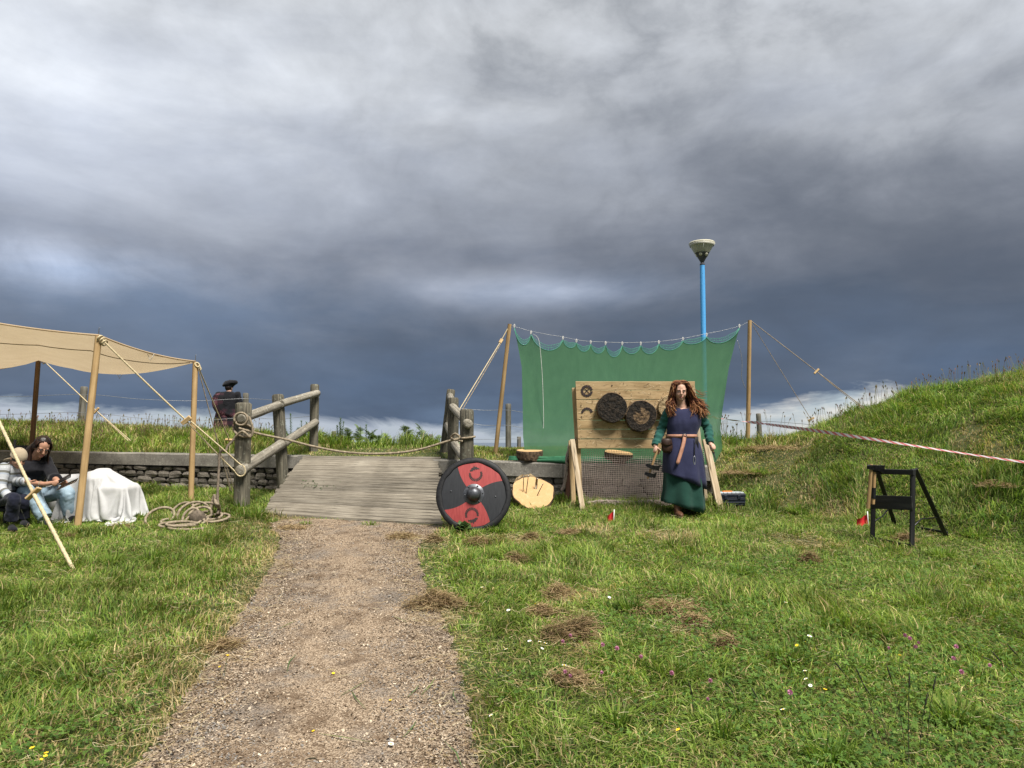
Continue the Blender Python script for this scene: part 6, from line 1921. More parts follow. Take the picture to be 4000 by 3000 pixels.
def grip(mb, c, axis, palm, rh=0.017, sc=1.0, thumb_dir=1):
    """five fingers closed round a bar through c along axis; palm points from the bar towards the back of the hand"""
    ax = Vector(axis).normalized(); pm = Vector(palm); pm = (pm - ax * pm.dot(ax)).normalized(); sd = ax.cross(pm)
    c = Vector(c)
    mb.ell(c + pm * (rh + 0.013 * sc), (0.043 * sc, 0.036 * sc, 0.016 * sc), axes=(ax, sd, pm), nu=14, nv=8)
    fr = [0.0085, 0.009, 0.0088, 0.0078]
    ln = [4.0, 4.4, 4.2, 3.6]
    for i in range(4):
        off = ax * ((i - 1.5) * 0.0215 * sc)
        pts = []
        for q in np.linspace(0.5, 0.5 + ln[i] * 0.95, 7):
            rr_ = rh + fr[i] * sc * 0.9
            pts.append(c + off + (pm * math.cos(q) + sd * math.sin(q)) * rr_)
        mb.tube(pts, [fr[i] * sc * (1.05 - 0.05 * k) for k in range(7)], 8)
        mb.ell(pts[-1], (fr[i] * sc * .75,) * 3, nu=8, nv=6)
    pts = []
    for k, q in enumerate(np.linspace(-0.3, -2.3, 5)):
        pts.append(c + ax * ((1.9 - 0.35 * k) * 0.021 * sc * thumb_dir) + (pm * math.cos(q) + sd * math.sin(q)) * (rh + 0.012 * sc))
    mb.tube(pts, [0.012 * sc, 0.011 * sc, 0.010 * sc, 0.0095 * sc, 0.008 * sc], 8)
    mb.ell(pts[-1], (0.0075 * sc,) * 3, nu=8, nv=6)
def openhand(mb, w, d, nrm_, sc=1.0, curl=0.5, thumb=1):
    w, d = Vector(w), Vector(d).normalized(); nm = Vector(nrm_); nm = (nm - d * nm.dot(d)).normalized(); s_ = d.cross(nm)
    mb.ell(w + d * 0.045 * sc, (0.048 * sc, 0.038 * sc, 0.015 * sc), axes=(d, s_, nm), nu=12, nv=8)
    for i, L_ in enumerate((0.068, 0.076, 0.072, 0.056)):
        p = w + d * 0.08 * sc + s_ * ((i - 1.5) * 0.0205 * sc); pts = [p - d * .02 * sc]; a = 0
        for k in range(3):
            p = p + (d * math.cos(a) - nm * math.sin(a)) * (L_ / 3 * sc); pts.append(p); a += curl
        mb.tube([pts[0]] + pts[1:], [0.0088 * sc, 0.0085 * sc, 0.008 * sc, 0.0068 * sc], 8)
    pts = [w + d * 0.02 * sc + s_ * (0.03 * sc * thumb), w + d * 0.05 * sc + s_ * (0.052 * sc * thumb) - nm * .01 * sc, w + d * 0.078 * sc + s_ * (0.058 * sc * thumb) - nm * .02 * sc]
    mb.tube(pts, [0.012 * sc, 0.010 * sc, 0.008 * sc], 8)
def head(mb, c, fwd, up, s=1.0):
    """skull, jaw, nose, brow, chin, ears; c = middle of the head"""
    f = Vector(fwd).normalized(); u = Vector(up); u = (u - f * u.dot(f)).normalized(); r = f.cross(u)
    ax = (r, f, u); c = Vector(c)
    mb.ell(c + u * 0.025 * s - f * 0.012 * s, (0.074 * s, 0.094 * s, 0.092 * s), axes=ax, nu=20, nv=14)
    mb.ell(c - u * 0.032 * s + f * 0.020 * s, (0.064 * s, 0.068 * s, 0.074 * s), axes=ax, nu=18, nv=12)
    mb.ell(c - u * 0.088 * s + f * 0.060 * s, (0.026 * s, 0.020 * s, 0.020 * s), axes=ax)
    for g in (-1, 1):
        mb.ell(c - u * 0.03 * s + f * 0.062 * s + r * 0.034 * s * g, (0.022 * s, 0.018 * s, 0.026 * s), axes=ax)
        mb.ell(c + u * 0.024 * s + f * 0.070 * s + r * 0.027 * s * g, (0.026 * s, 0.013 * s, 0.010 * s), axes=ax)
        mb.ell(c - u * 0.005 * s - f * 0.005 * s + r * 0.076 * s * g, (0.010 * s, 0.020 * s, 0.030 * s), axes=ax)
    mb.tube([c + u * 0.020 * s + f * 0.083 * s, c - u * 0.005 * s + f * 0.096 * s, c - u * 0.024 * s + f * 0.106 * s], [0.009 * s, 0.0105 * s, 0.0125 * s], 8)
    mb.ell(c - u * 0.026 * s + f * 0.099 * s, (0.0175 * s, 0.013 * s, 0.011 * s), axes=ax)
    mb.ell(c - u * 0.052 * s + f * 0.082 * s, (0.024 * s, 0.012 * s, 0.013 * s), axes=ax)
    return c, f, u, r
def face_parts(c, f, u, r, parent, s=1.0, browcol='dark', lips='lips', look_down=0.4):
    for g in (-1, 1):
        e = c + u * 0.006 * s + f * 0.0745 * s + r * 0.030 * s * g
        mb = MB(); mb.ell(e, (0.0122 * s, 0.0105 * s, 0.0034 * s), axes=(r, f, u), nu=12, nv=8); eye = mb.build('eye', M['eyewhite'], parent)
        mb = MB(); mb.ell(e + f * 0.009 * s - u * 0.0015 * s, (0.0055 * s, 0.004 * s, 0.0055 * s), axes=(r, f, u), nu=10, nv=6); mb.build('iris', M['dark'], eye)
        mb = MB(); mb.tube([e + r * (q * 0.018 * s) + f * (0.0115 - 0.006 * q * q) * s + u * (0.0070 - 0.004 * q * q) * s for q in (-1, -.5, 0, .5, 1)], 0.0017 * s, 6); mb.build('eyelid', M['leather_dark'], eye)
        mb = MB(); mb.tube([e + r * (q * 0.021 * s) + f * (0.017 - 0.008 * q * q) * s + u * (0.0215 - 0.003 * q * q + 0.003 * q * g) * s for q in (-1, -.5, 0, .5, 1)], [0.0012 * s, .0024 * s, .0028 * s, .0024 * s, .0012 * s], 6); mb.build('eyebrow', M[browcol], parent)
    m_ = c - u * 0.055 * s + f * 0.0935 * s
    mb = MB()
    mb.tube([m_ + r * (q * 0.023 * s) - f * (0.010 * q * q * s) + u * (0.004 - 0.006 * abs(q)) * s for q in (-1, -.5, 0, .5, 1)], [0.002 * s, .005 * s, .005 * s, .005 * s, .002 * s], 7)
    mb.tube([m_ + r * (q * 0.021 * s) - f * (0.010 * q * q * s) + u * (-0.009 + 0.003 * abs(q)) * s for q in (-1, -.5, 0, .5, 1)], [0.002 * s, .005 * s, .006 * s, .005 * s, .002 * s], 7)
    mb.build('mouth', M[lips], parent)
def strands(name, lst, parent, mat):
    mb = MB(); cols = []
    for pts, r, col in lst:
        n0 = len(mb.v); K = len(pts)
        mb.tube(pts, [r * (0.7 + 0.5 * math.sin(math.pi * min(1, (k + 1) / K))) if k < K - 1 else r * 0.25 for k in range(K)], 4, cap=(False, True))
        for i in range(len(mb.v) - n0):
            q = (i // 4) / K
            cols.append((*[c_ * (1 + 0.35 * q) for c_ in col], 1))
    o = mb.build(name, mat, parent)
    at = o.data.color_attributes.new('Col', 'FLOAT_COLOR', 'POINT')
    at.data.foreach_set('color', np.array(cols, dtype=np.float32).ravel())
    return o
def wrinkle(scale, amp, strx=(1, 1, 1)):
    def f(co, no):
        out = np.empty(len(co))
        for i, p in enumerate(co):
            v = Vector((p[0] * strx[0], p[1] * strx[1], p[2] * strx[2])) * scale
            out[i] = amp * (mnoise.noise(v) + 0.5 * mnoise.noise(v * 2.1))
        return out
    return f

# ---- the woman walking with axes
WY = 9.0; s9 = WY / F
def W(u, v, dy=0.0): return Pt(u, v, WY + dy)
foot = W(1466, 1110); wz = Hf(foot.x, WY)
wm = thing('person', 'woman in navy and green medieval dress walking with axes, long red hair blowing', 'person', Vector((W(1474, 1108).x, WY, wz)))
hc = W(1470, 845, -0.03); fwd = Vector((-0.10, -1, -0.20)); 
body = MB()
c_, f_, u_, r_ = head(body, hc, fwd, Vector((0.02, -0.1, 1)), 1.02)
body.tube([hc - Vector((0, -0.02, 0.05)), W(1472, 872, 0.02), W(1474, 884, 0.03)], [0.054, 0.055, 0.064], 14)
body.rings([dring(W(1476, 884, 0.03), 0.12, 0.075), dring(W(1476, 905, 0.02), 0.16, 0.105), dring(W(1474, 942, 0.02), 0.15, 0.10), dring(W(1474, 980, 0.03), 0.18, 0.12), dring(W(1474, 1000, 0.03), 0.15, 0.11)])
shL, elL, wrL, haL = W(1444, 890, 0.03), W(1428, 930, 0.06), W(1415.5, 962, -0.06), W(1420, 974, -0.10)
shR, elR, wrR, haR = W(1508, 890, 0.03), W(1529, 926, 0.06), W(1534, 957, -0.08), W(1538, 967, -0.11)
limb(body, [W(1462, 888, .03), shL, elL, wrL], [0.06, 0.056, 0.042, 0.027]); limb(body, [W(1490, 888, .03), shR, elR, wrR], [0.06, 0.056, 0.042, 0.027])
axd = (W(1401, 1024, -0.12) - W(1424, 960, -0.12)).normalized()
limb(body, [wrL, haL + Vector((0.0, 0.01, 0.02))], [0.027, 0.024]); limb(body, [wrR, haR + Vector((0, 0.015, 0.025))], [0.027, 0.024])
grip(body, haL, axd, Vector((-0.5, -0.3, 0.35)), 0.026, 0.95, -1)
knd = Vector((0.15, -0.35, -0.9)).normalized()
grip(body, haR, knd, Vector((0.25, -0.6, 0.5)), 0.015, 0.95, -1)
limb(body, [W(1463, 985, 0.04), W(1466, 1050, -0.03), W(1466, 1098, -0.08)], [0.085, 0.055, 0.04]); limb(body, [W(1488, 985, 0.04), W(1487, 1050, 0.10), W(1482, 1098, 0.26)], [0.085, 0.055, 0.04])
bd = place_mesh('body', remesh(body, 0.0062, 2), M['skin'], wm)
face_parts(c_, f_, u_, r_, wm, 1.02, browcol='leather_dark')
# green underdress: sleeves and skirt
gd = MB()
gd.rings([dring(W(1476, 887, 0.03), 0.17, 0.09), dring(W(1476, 905, 0.02), 0.175, 0.11), dring(W(1474, 935, 0.02), 0.14, 0.095), dring(W(1474, 942, 0.02), 0.13, 0.09)])
for (a, b_, c2, sg) in ((shL, elL, wrL, -1), (shR, elR, wrR, 1)):
    pts = spline([a + Vector((-0.03 * sg, 0, 0.0)), a + Vector((0.012 * sg, 0, -0.02)), a.lerp(b_, .5), b_, b_.lerp(c2, .5), c2 + (c2 - b_).normalized() * 0.005], 6)
    gd.tube(pts, [0.07 + 0.006 * math.sin(i * 1.9) - 0.022 * (i / len(pts)) for i in range(len(pts))], 14)
me = remesh(gd, 0.010, 3, wrinkle(16, 0.008, (1, 1, 1.6)))
place_mesh('green_underdress', me, M['green_wool'], wm)
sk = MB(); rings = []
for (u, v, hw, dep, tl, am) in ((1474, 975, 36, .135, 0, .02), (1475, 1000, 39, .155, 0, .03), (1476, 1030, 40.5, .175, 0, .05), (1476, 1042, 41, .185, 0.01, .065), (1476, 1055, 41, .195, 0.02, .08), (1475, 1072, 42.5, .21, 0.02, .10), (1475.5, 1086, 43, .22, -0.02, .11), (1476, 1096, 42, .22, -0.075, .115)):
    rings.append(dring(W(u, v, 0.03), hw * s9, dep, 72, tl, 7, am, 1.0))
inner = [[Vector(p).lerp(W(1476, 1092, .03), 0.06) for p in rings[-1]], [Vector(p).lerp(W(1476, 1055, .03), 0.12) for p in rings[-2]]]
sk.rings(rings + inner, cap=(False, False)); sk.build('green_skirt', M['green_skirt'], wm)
# navy overdress
nd = MB(); rings = []
for (u, v, hw, dep, tl, am) in ((1477, 882.5, 17, .060, 0, 0), (1477, 884, 26, .085, 0, 0), (1477, 888, 33, .105, 0, 0), (1477, 897, 35.5, .125, 0, 0.0), (1477, 907, 37, .150, 0, 0.01), (1476, 918, 36, .150, 0, 0.02), (1474.5, 930, 33.5, .132, 0, .025), (1472, 940, 31.5, .120, 0, .02), (1471.5, 945, 32, .122, 0, .02), (1473, 960, 37, .150, 0, .03), (1474.5, 985, 41.5, .175, 0, .035), (1476, 1010, 43, .195, -0.015, .04), (1477, 1028, 44, .205, -0.05, .045), (1478, 1038, 44.5, .21, -0.105, .05)):
    rings.append(dring(W(u, v, 0.03), hw * s9, dep, 72, tl, 6, am, 2.6))
n_ = [[Vector(p).lerp(W(1478, 1036, .03), 0.05) for p in rings[-1]]]
nd.rings(rings + n_, cap=(False, False))
o_ = nd.build('navy_overdress', M['navy'], wm)
# wrinkles of the bodice
me = o_.data
for v_ in me.vertices:
    p = v_.co; a = mnoise.noise(Vector((p.x * 9 + p.z * 6, p.y * 9, p.z * 16 - p.x * 8))); v_.co = p + v_.normal * (0.012 * a + 0.007 * mnoise.noise(Vector((p.x * 30 + p.z * 5, p.y * 30, p.z * 6))))
# belt with ring and hanging end
mb = MB(); rings = []
for dz_, g in ((-0.020, 0.0), (-0.019, 0.006), (0.019, 0.006), (0.020, 0.0)):
    rings.append([Vector(p) + Vector((0, 0, dz_)) for p in dring(W(1472, 942, 0.03), 31.5 * s9 + g + .004, .120 + g + .004, 60, 0)])
mb.rings(rings, cap=(False, False)); belt = mb.build('belt', M['leather'], wm)
bc = W(1478.5, 942, -0.105); mb = MB(); rope_pts = [bc + Vector((0.026 * math.cos(q), -0.008, 0.026 * math.sin(q))) for q in np.linspace(0, 6.28, 20)]; mb.tube(rope_pts, 0.005, 6); mb.build('buckle_ring', M['boss'], belt)
mb = MB(); sp_ = spline([W(1479, 944, -0.115), W(1476, 960, -0.145), W(1469, 984, -0.17), W(1463, 1003, -0.185)], 6); rows = []
for i, p in enumerate(sp_):
    w_ = 0.021 if i < len(sp_) - 2 else (0.017 if i == len(sp_) - 2 else 0.006)
    d = Vector((0.95, 0, -0.25)).normalized() * w_; rows.append([p - d + Vector((0, .003, 0)), p - d - Vector((0, .003, 0)), p + d - Vector((0, .003, 0)), p + d + Vector((0, .003, 0))])
mb.rings(rows); mb.build('belt_end', M['leather'], belt)
mb = MB()
mb.rings([dring(W(1441, v, -0.10), hw * s9, d_, 20) for v, hw, d_ in ((948, 5, .02), (951, 9, .03), (958, 11.5, .038), (966, 12, .042), (973, 11, .04), (978, 7, .025))]); pouch = mb.build('belt_pouch', M['leather_dark'], wm)
mb = MB(); mb.rings([dring(W(1440, v, -0.11), hw * s9, d_, 16) for v, hw, d_ in ((947, 7, .03), (950, 11, .04), (960, 12.2, .046), (963, 6, .045))]); mb.build('pouch_flap', M['leather_dark'], pouch)
mb = MB(); mb.tube(spline([W(1502, 944, -.10), W(1501, 965, -.14), W(1500, 985, -.15)], 5), 0.006, 6); mb.build('lanyard', M['leather_black'], wm)
mb = MB(); mb.tube([W(1500, 985, -.155) + Vector((0.012 * math.sin(q), 0, -0.05 + 0.05 * math.cos(q))) for q in np.linspace(0, 6.0, 18)], 0.004, 6); mb.build('carabiner', M['steel'], wm)
for uu in (1503, 1507):
    mb = MB(); mb.rings([dring(W(uu, v, -0.06), hw * s9, .012, 10) for v, hw in ((944, 1.6), (960, 2.0), (978, 1.4))]); mb.build('knife_sheath', M['leather_black'], wm)
# boots
for (u, v, dy, hid) in ((1465, 1107, -0.10, 0), (1482, 1106, 0.26, 1)):
    p = W(u, v, dy); p.z = Hf(p.x, p.y); mb = MB()
    mb.rings([dring(p + Vector((0, 0.02, z)), a_, b_, 18, 0) for z, a_, b_ in ((0.20, .048, .055), (0.13, .046, .055), (0.09, .047, .07))], cap=(True, True))
    mb.ell(p + Vector((0, -0.05, 0.045)), (.046, .125, .042), nu=16, nv=10); mb.ell(p + Vector((0, 0.03, 0.07)), (.045, .06, .065), nu=16, nv=10)
    place_mesh('boot', remesh(mb, 0.008, 2), M['boot'], wm)
# hair
rh_ = random.Random(5); lst = []
mb = MB()
mb.ell(c_ + u_ * 0.046 - f_ * 0.028, (0.088, 0.097, 0.084), axes=(r_, f_, u_), nu=24, nv=14)
mb.rings([dring(W(u, v, dy), hw * s9, d_, 28) for u, v, hw, d_, dy in ((1472, 838, 15, .05, .09), (1473, 852, 20, .06, .10), (1475, 868, 24, .07, .11), (1477, 884, 26, .07, .12), (1478, 898, 22, .04, .13))])
place_mesh('hair_mass', remesh(mb, 0.009, 2, wrinkle(26, 0.010, (1, 1, 0.5))), M['hair_mass'], wm)
AUB = [(0.25, 0.105, 0.045), (0.18, 0.068, 0.030), (0.34, 0.165, 0.075), (0.11, 0.040, 0.020), (0.42, 0.23, 0.12)]
DRK = [(0.045, 0.015, 0.009), (0.075, 0.024, 0.012), (0.03, 0.010, 0.007)]
for k in range(900):
    side = -1 if rh_.random() < 0.42 else 1
    a = rh_.uniform(-1.9, 1.35)     # position along the parting, front to back
    t_in = rh_.random()
    root = c_ + u_ * (0.118 - 0.030 * abs(a) * 0.6) + f_ * (0.060 * math.cos(a) - 0.02) + r_ * (-side * 0.0)
    root = c_ + u_ * 0.046 - f_ * 0.020 + (u_ * 0.080 + f_ * (0.075 - 0.13 * rh_.random()) + r_ * 0.008)
    root -= u_ * 0.045 * max(0.0, ((root - c_).dot(f_) + 0.01) / 0.075) ** 2
    rx = r_ * (-1)                   # r_ points to the wearer's right; picture right is +x
    px = Vector((1, 0, 0)) * side
    outw = rh_.uniform(0.2, 1.0)
    fr_ = rh_.random()               # 1 = front strand framing the face
    if side < 0: end = W(rh_.uniform(1440, 1461), rh_.uniform(874, 903), rh_.uniform(-0.13, 0.06))
    else: end = W(1492 + 40 * rh_.random() ** 1.4, rh_.uniform(874, 906), rh_.uniform(-0.12, 0.10))
    side_pt = c_ + px * (0.080 + 0.026 * outw) + u_ * rh_.uniform(0.01, 0.07) + f_ * (0.055 - 0.10 * (1 - fr_))
    low = c_ + px * (0.084 + 0.050 * outw) - u_ * rh_.uniform(0.06, 0.10) + f_ * (0.055 - 0.10 * (1 - fr_))
    if side > 0: low = low + Vector((0.01 + 0.035 * outw, 0, 0.0))
    q = low.lerp(end, 0.55) + Vector((px.x * 0.02 * outw, 0, 0.01))
    P_ = spline([root, side_pt.lerp(root, .45) + px * 0.012 + u_ * 0.030, side_pt, low, q, end], 5)
    ph = rh_.uniform(0, 6.28); am = rh_.uniform(0.006, 0.018)
    P_ = [p + Vector((am * math.sin(ph + i * 0.75), am * math.cos(ph * 1.3 + i * 0.8), 0)) * min(1, i / 9) for i, p in enumerate(P_)]
    inner = (fr_ > 0.55 and outw < 0.6)
    col = rh_.choice(DRK) if inner or rh_.random() < 0.18 else rh_.choice(AUB)
    lst.append((P_, rh_.uniform(0.0018, 0.0036), col))
for k in range(26):      # wisps blown to the right
    s0 = W(rh_.uniform(1492, 1505), rh_.uniform(840, 885), rh_.uniform(-0.02, 0.1)); e0 = s0 + Vector((rh_.uniform(0.06, 0.16), rh_.uniform(-.05, .05), rh_.uniform(-0.08, 0.00)))
    lst.append((spline([s0, s0.lerp(e0, .5) + Vector((0, 0, -.02)), e0], 5), 0.0022, rh_.choice(AUB)))
strands('hair_strands', lst, wm, M['hair'])
# what she holds
ht = W(1424, 957, -0.10)
axe('throwing_axe', 'axe in the walking woman\'s hand, upper of the two dark heads', W(1406.5, 1012, -0.125), W(1425, 958, -0.125), Vector((1, 0.1, 0.28)), 0.10, 0.075, 0.015, beak=0.075, head_off=0.02)
axe('throwing_axe', 'axe in the walking woman\'s hand, lower of the two dark heads', W(1399, 1034, -0.10), W(1423, 962, -0.10), Vector((1, 0.05, 0.12)), 0.085, 0.07, 0.015, beak=0.055, head_off=0.05)
kn = thing('throwing_knife', 'short dark knife held point down in the walking woman\'s other hand', 'knife', haR)
mb = MB(); mb.tube([haR - knd * 0.055, haR + knd * 0.06], [0.013, 0.0125], 9); mb.build('handle', M['handle'], kn)
mb = MB(); mb.rings([[haR + knd * z + Vector((a_, 0, 0)), haR + knd * z + Vector((0, b_, 0)), haR + knd * z - Vector((a_, 0, 0)), haR + knd * z - Vector((0, b_, 0))] for z, a_, b_ in ((0.058, .016, .008), (0.075, .017, .008), (0.076, .009, .003), (0.15, .006, .002), (0.19, .001, .001))]); mb.build('blade', M['iron'], kn, smooth=False)

# ---- the woman sitting under the awning
SY = 8.6
def S_(u, v, dy=0.0): return Pt(u, v, SY + dy)
sw = thing('person', 'woman in black shirt and light jeans sitting under the awning looking at a phone', 'person', Vector((S_(60, 1100).x, SY, Hf(S_(60, 1100).x, SY))))
hc2 = S_(91, 966, -0.02); fw2 = Vector((0.62, -0.58, -0.55))
body = MB(); c2, f2, u2, r2 = head(body, hc2, fw2, Vector((0.45, -0.25, 0.85)), 1.0)
body.tube([hc2 - u2 * 0.06 - f2 * 0.02, S_(76, 990, 0.05), S_(70, 1000, 0.06)], [0.052, 0.054, 0.06], 12)
body.rings([dring(S_(66, 996, 0.06), 0.10, 0.08), dring(S_(62, 1015, 0.06), 0.17, 0.12), dring(S_(52, 1050, 0.12), 0.15, 0.12), dring(S_(46, 1078, 0.2), 0.18, 0.15), dring(S_(46, 1090, 0.2), 0.15, 0.14)])
rs0, re0, rw0 = S_(42, 1002, -0.02), S_(26, 1040, -0.14), S_(96, 1046, -0.34)
ls0, le0, lw0 = S_(98, 996, 0.14), S_(116, 1032, 0.02), S_(128, 1043, -0.22)
limb(body, [S_(60, 1000, 0.04), rs0, re0, rw0], [0.06, 0.055, 0.042, 0.027]); limb(body, [S_(80, 1000, 0.08), ls0, le0, lw0], [0.06, 0.052, 0.04, 0.026])
ph_c = S_(133, 1037, -0.34)
hand1 = S_(116, 1043, -0.36)
limb(body, [rw0, hand1], [0.027, 0.024]); grip(body, hand1 + Vector((0.03, -0.01, 0)), Vector((0.55, 0.15, 0.35)), Vector((-0.3, -0.7, -0.35)), 0.013, 0.92, 1)
hand2 = S_(138, 1044, -0.30)
limb(body, [lw0, hand2], [0.026, 0.023]); grip(body, hand2, Vector((0.55, 0.15, 0.35)), Vector((0.3, 0.5, -0.4)), 0.013, 0.92, -1)
place_mesh('body', remesh(body, 0.0065, 2), M['skin_tan'], sw)
face_parts(c2, f2, u2, r2, sw, 1.0)
sh = MB(); sh.rings([dring(S_(68, 993, 0.06), 0.085, 0.075), dring(S_(67, 999, 0.06), 0.17, 0.11), dring(S_(63, 1015, 0.06), 0.20, 0.145), dring(S_(55, 1040, 0.11), 0.185, 0.15), dring(S_(49, 1066, 0.16), 0.19, 0.165), dring(S_(47, 1076, 0.18), 0.18, 0.16)])
for (a, b_, w_, q) in ((rs0, re0, rw0, .28), (ls0, le0, lw0, .35)):
    e_ = b_.lerp(w_, q); sh.tube(spline([a, a.lerp(b_, .5), b_, e_], 5), 0.070, 12); sh.ell(a, (.075,) * 3); sh.ell(b_, (.068,) * 3)
place_mesh('black_shirt', remesh(sh, 0.010, 3, wrinkle(18, 0.007)), M['black_cloth'], sw)
jn = MB(); hipR, hipL = S_(36, 1074, 0.10), S_(66, 1074, 0.26)
kR, kL = S_(64, 1060, -0.26), S_(142, 1063, -0.06)
aR, aL = S_(98, 1118, -0.28), S_(152, 1112, -0.02)
jn.ell(S_(48, 1080, 0.2), (.20, .17, .11)); 
for (h, k, a) in ((hipR, kR, aR), (hipL, kL, aL)):
    jn.tube(spline([h, h.lerp(k, .5), k, k.lerp(a, .45), a], 6), [0.096 - 0.0007 * i for i in range(25)], 14); jn.ell(k, (.093,) * 3); jn.ell(h, (.10,) * 3)
place_mesh('jeans', remesh(jn, 0.010, 3, wrinkle(15, 0.009)), M['denim'], sw)
for a in (aR, aL):
    mb = MB(); p = Vector((a.x + .03, a.y - 0.02, Hf(a.x, a.y) + 0.04)); mb.ell(p + Vector((.03, -.03, 0)), (.10, .055, .045), axes=(Vector((.75, -.65, 0)), Vector((.65, .75, 0)), Vector((0, 0, 1)))); mb.ell(p, (.05, .05, .06)); place_mesh('shoe', remesh(mb, 0.01, 2), M['black_cloth'], sw)
mb = MB(); mb.ell(c2 + u2 * 0.034 - f2 * 0.028, (0.086, 0.098, 0.098), axes=(r2, f2, u2), nu=20, nv=12)
mb.tube(spline([c2 - f2 * 0.07 + u2 * 0.02, c2 - f2 * 0.115 - u2 * 0.06, S_(52, 990, 0.06), S_(48, 1012, 0.08)], 6), [0.07] * 10 + [0.06] * 5 + [0.05] * 4, 12)
place_mesh('hair', remesh(mb, 0.008, 2, wrinkle(30, 0.006, (1, 1, 0.5))), M['hair_dark'], sw)
lst = []
for k in range(130):
    g = -1 if k % 2 else 1; b0 = c2 + u2 * 0.10 - f2 * rh_.uniform(-.05, .06) + r2 * (0.02 * g)
    b1 = c2 + r2 * (0.086 * g) + u2 * rh_.uniform(.0, .05) + f2 * rh_.uniform(-.03, .04)
    if g < 0: b2 = c2 + r2 * (-0.085) - u2 * 0.08 + f2 * rh_.uniform(-.02, .05); b3 = b2 + Vector((0.0, 0, -0.16 * rh_.random()))
    else: b2 = c2 + r2 * 0.085 - f2 * 0.07 - u2 * 0.05; b3 = S_(rh_.uniform(46, 70), rh_.uniform(990, 1015), -0.02)
    lst.append((spline([b0, b1.lerp(b0, .4) + u2 * .02, b1, b2, b3], 5), 0.004, rh_.choice([(0.018, .010, .008), (0.03, .015, .011), (.010, .007, .006)])))
strands('hair_strands', lst, sw, M['hair'])
gl_ = MB()
for g in (-1, 1):
    e = c2 + u2 * 0.004 + f2 * 0.094 + r2 * 0.031 * g
    gl_.tube([e + r2 * (0.027 * math.cos(q)) + u2 * (0.020 * math.sin(q)) for q in np.linspace(0, 6.28, 18)], 0.0026, 5)
    gl_.tube([e + r2 * 0.027 * g, c2 + r2 * 0.078 * g + u2 * 0.01], 0.0026, 5)
gl_.build('glasses', M['dark'], sw)
mb = MB(); mb.tube([rw0.lerp(re0, 0.12) + Vector((0.0 * q, 0.03 * math.cos(q), 0.03 * math.sin(q))) for q in np.linspace(0, 6.28, 16)], 0.006, 6); mb.build('bracelet', M['rope_grey'], sw)
pd_ = Vector((0.62, 0.10, 0.38)).normalized(); pn = Vector((-0.25, -0.55, 0.65)); pn = (pn - pd_ * pn.dot(pd_)).normalized(); px_ = pd_.cross(pn)
mb = MB(); mb.box(S_(138, 1035, -0.36), (0.078, 0.165, 0.009), axes=(px_, pd_, pn), bevel=0.003); ph_ = thing('phone', 'dark smartphone held in both hands by the seated woman', 'phone', S_(138, 1035, -0.36)); mb.build('shell', M['phone'], ph_)
mb = MB(); mb.box(S_(138, 1035, -0.36) + pn * 0.0052, (0.070, 0.150, 0.001), axes=(px_, pd_, pn)); mb.build('screen', M['dark'], ph_)
mb = MB(); pq = Vector((0.8, 0.0, 0.36)).normalized(); pq2 = Vector((0.2, -0.6, -0.3)); pq2 = (pq2 - pq * pq2.dot(pq)).normalized()
mb.box(S_(146, 1046, -0.31), (0.24, 0.09, 0.0016), axes=(pq, pq2, pq.cross(pq2)), bevel=0.0004); tag(mb.build('paper_leaflet', M['paper'], origin=S_(146, 1046, -0.31)), 'pale paper leaflet held under the phone by the seated woman', 'leaflet')
# her chair
ch = thing('folding_chair', 'black folding chair under the seated woman, its back post showing behind her hair', 'chair', Vector((S_(45, 1100).x, SY + 0.25, Hf(S_(45, 1100).x, SY + .25))))
for (u, dy) in ((20, 0.10), (66, 0.48)):
    a = S_(u - 4, 1080, dy); mb = MB(); mb.tube([Vector((a.x, a.y, Hf(a.x, a.y))), a, S_(u + (33 - 20) * 1.0, 950, dy + 0.14)], 0.013, 8); mb.build('back_post', M['black_wood'], ch)
for (u, dy) in ((40, -0.10), (88, 0.28)):
    a = S_(u, 1084, dy); mb = MB(); mb.tube([Vector((a.x, a.y, Hf(a.x, a.y))), a], 0.013, 8); mb.build('leg', M['black_wood'], ch)
mb = MB(); mb.rings([[S_(16, 1091, .10), S_(62, 1091, .48), S_(62, 1086, .48), S_(16, 1086, .10)], [S_(40, 1093, -.10), S_(88, 1093, .28), S_(88, 1088, .28), S_(40, 1088, -.10)]]); mb.build('seat', M['black_cloth'], ch, smooth=False)
mb = MB(); mb.rings([[S_(28, 970, .22), S_(74, 970, .60), S_(74, 965, .60), S_(28, 965, .22)][::-1], [S_(24, 1040, .15), S_(70, 1040, .53), S_(70, 1045, .53), S_(24, 1045, .15)][::-1]]) if False else None
mb = MB(); a_, b_, c2_, d_ = S_(23, 1040, .13), S_(69, 1040, .51), S_(78, 962, .62), S_(32, 962, .24)
bk = Vector((-.01, .012, 0)); mb.rings([[a_, b_, c2_, d_], [a_ + bk, b_ + bk, c2_ + bk, d_ + bk]]); mb.build('backrest', M['black_cloth'], ch, smooth=False)
# a white cloth-covered stool just visible behind her
mb = MB(); b0 = S_(128, 1008, 0.55); zg = Hf(b0.x, b0.y); mb.rings([dring(Vector((b0.x, b0.y, zz)), a_, a_, 28, 0, 7, am) for zz, a_, am in ((zg + .005, .15, .08), (zg + .25, .13, .05), (zg + 0.46, .115, .0), (zg + .48, .10, 0))])
tag(mb.build('covered_stool', M['white_cloth'], origin=Vector((b0.x, b0.y, zg))), 'stool under a white cover, glimpsed behind the seated woman\'s elbow', 'stool')

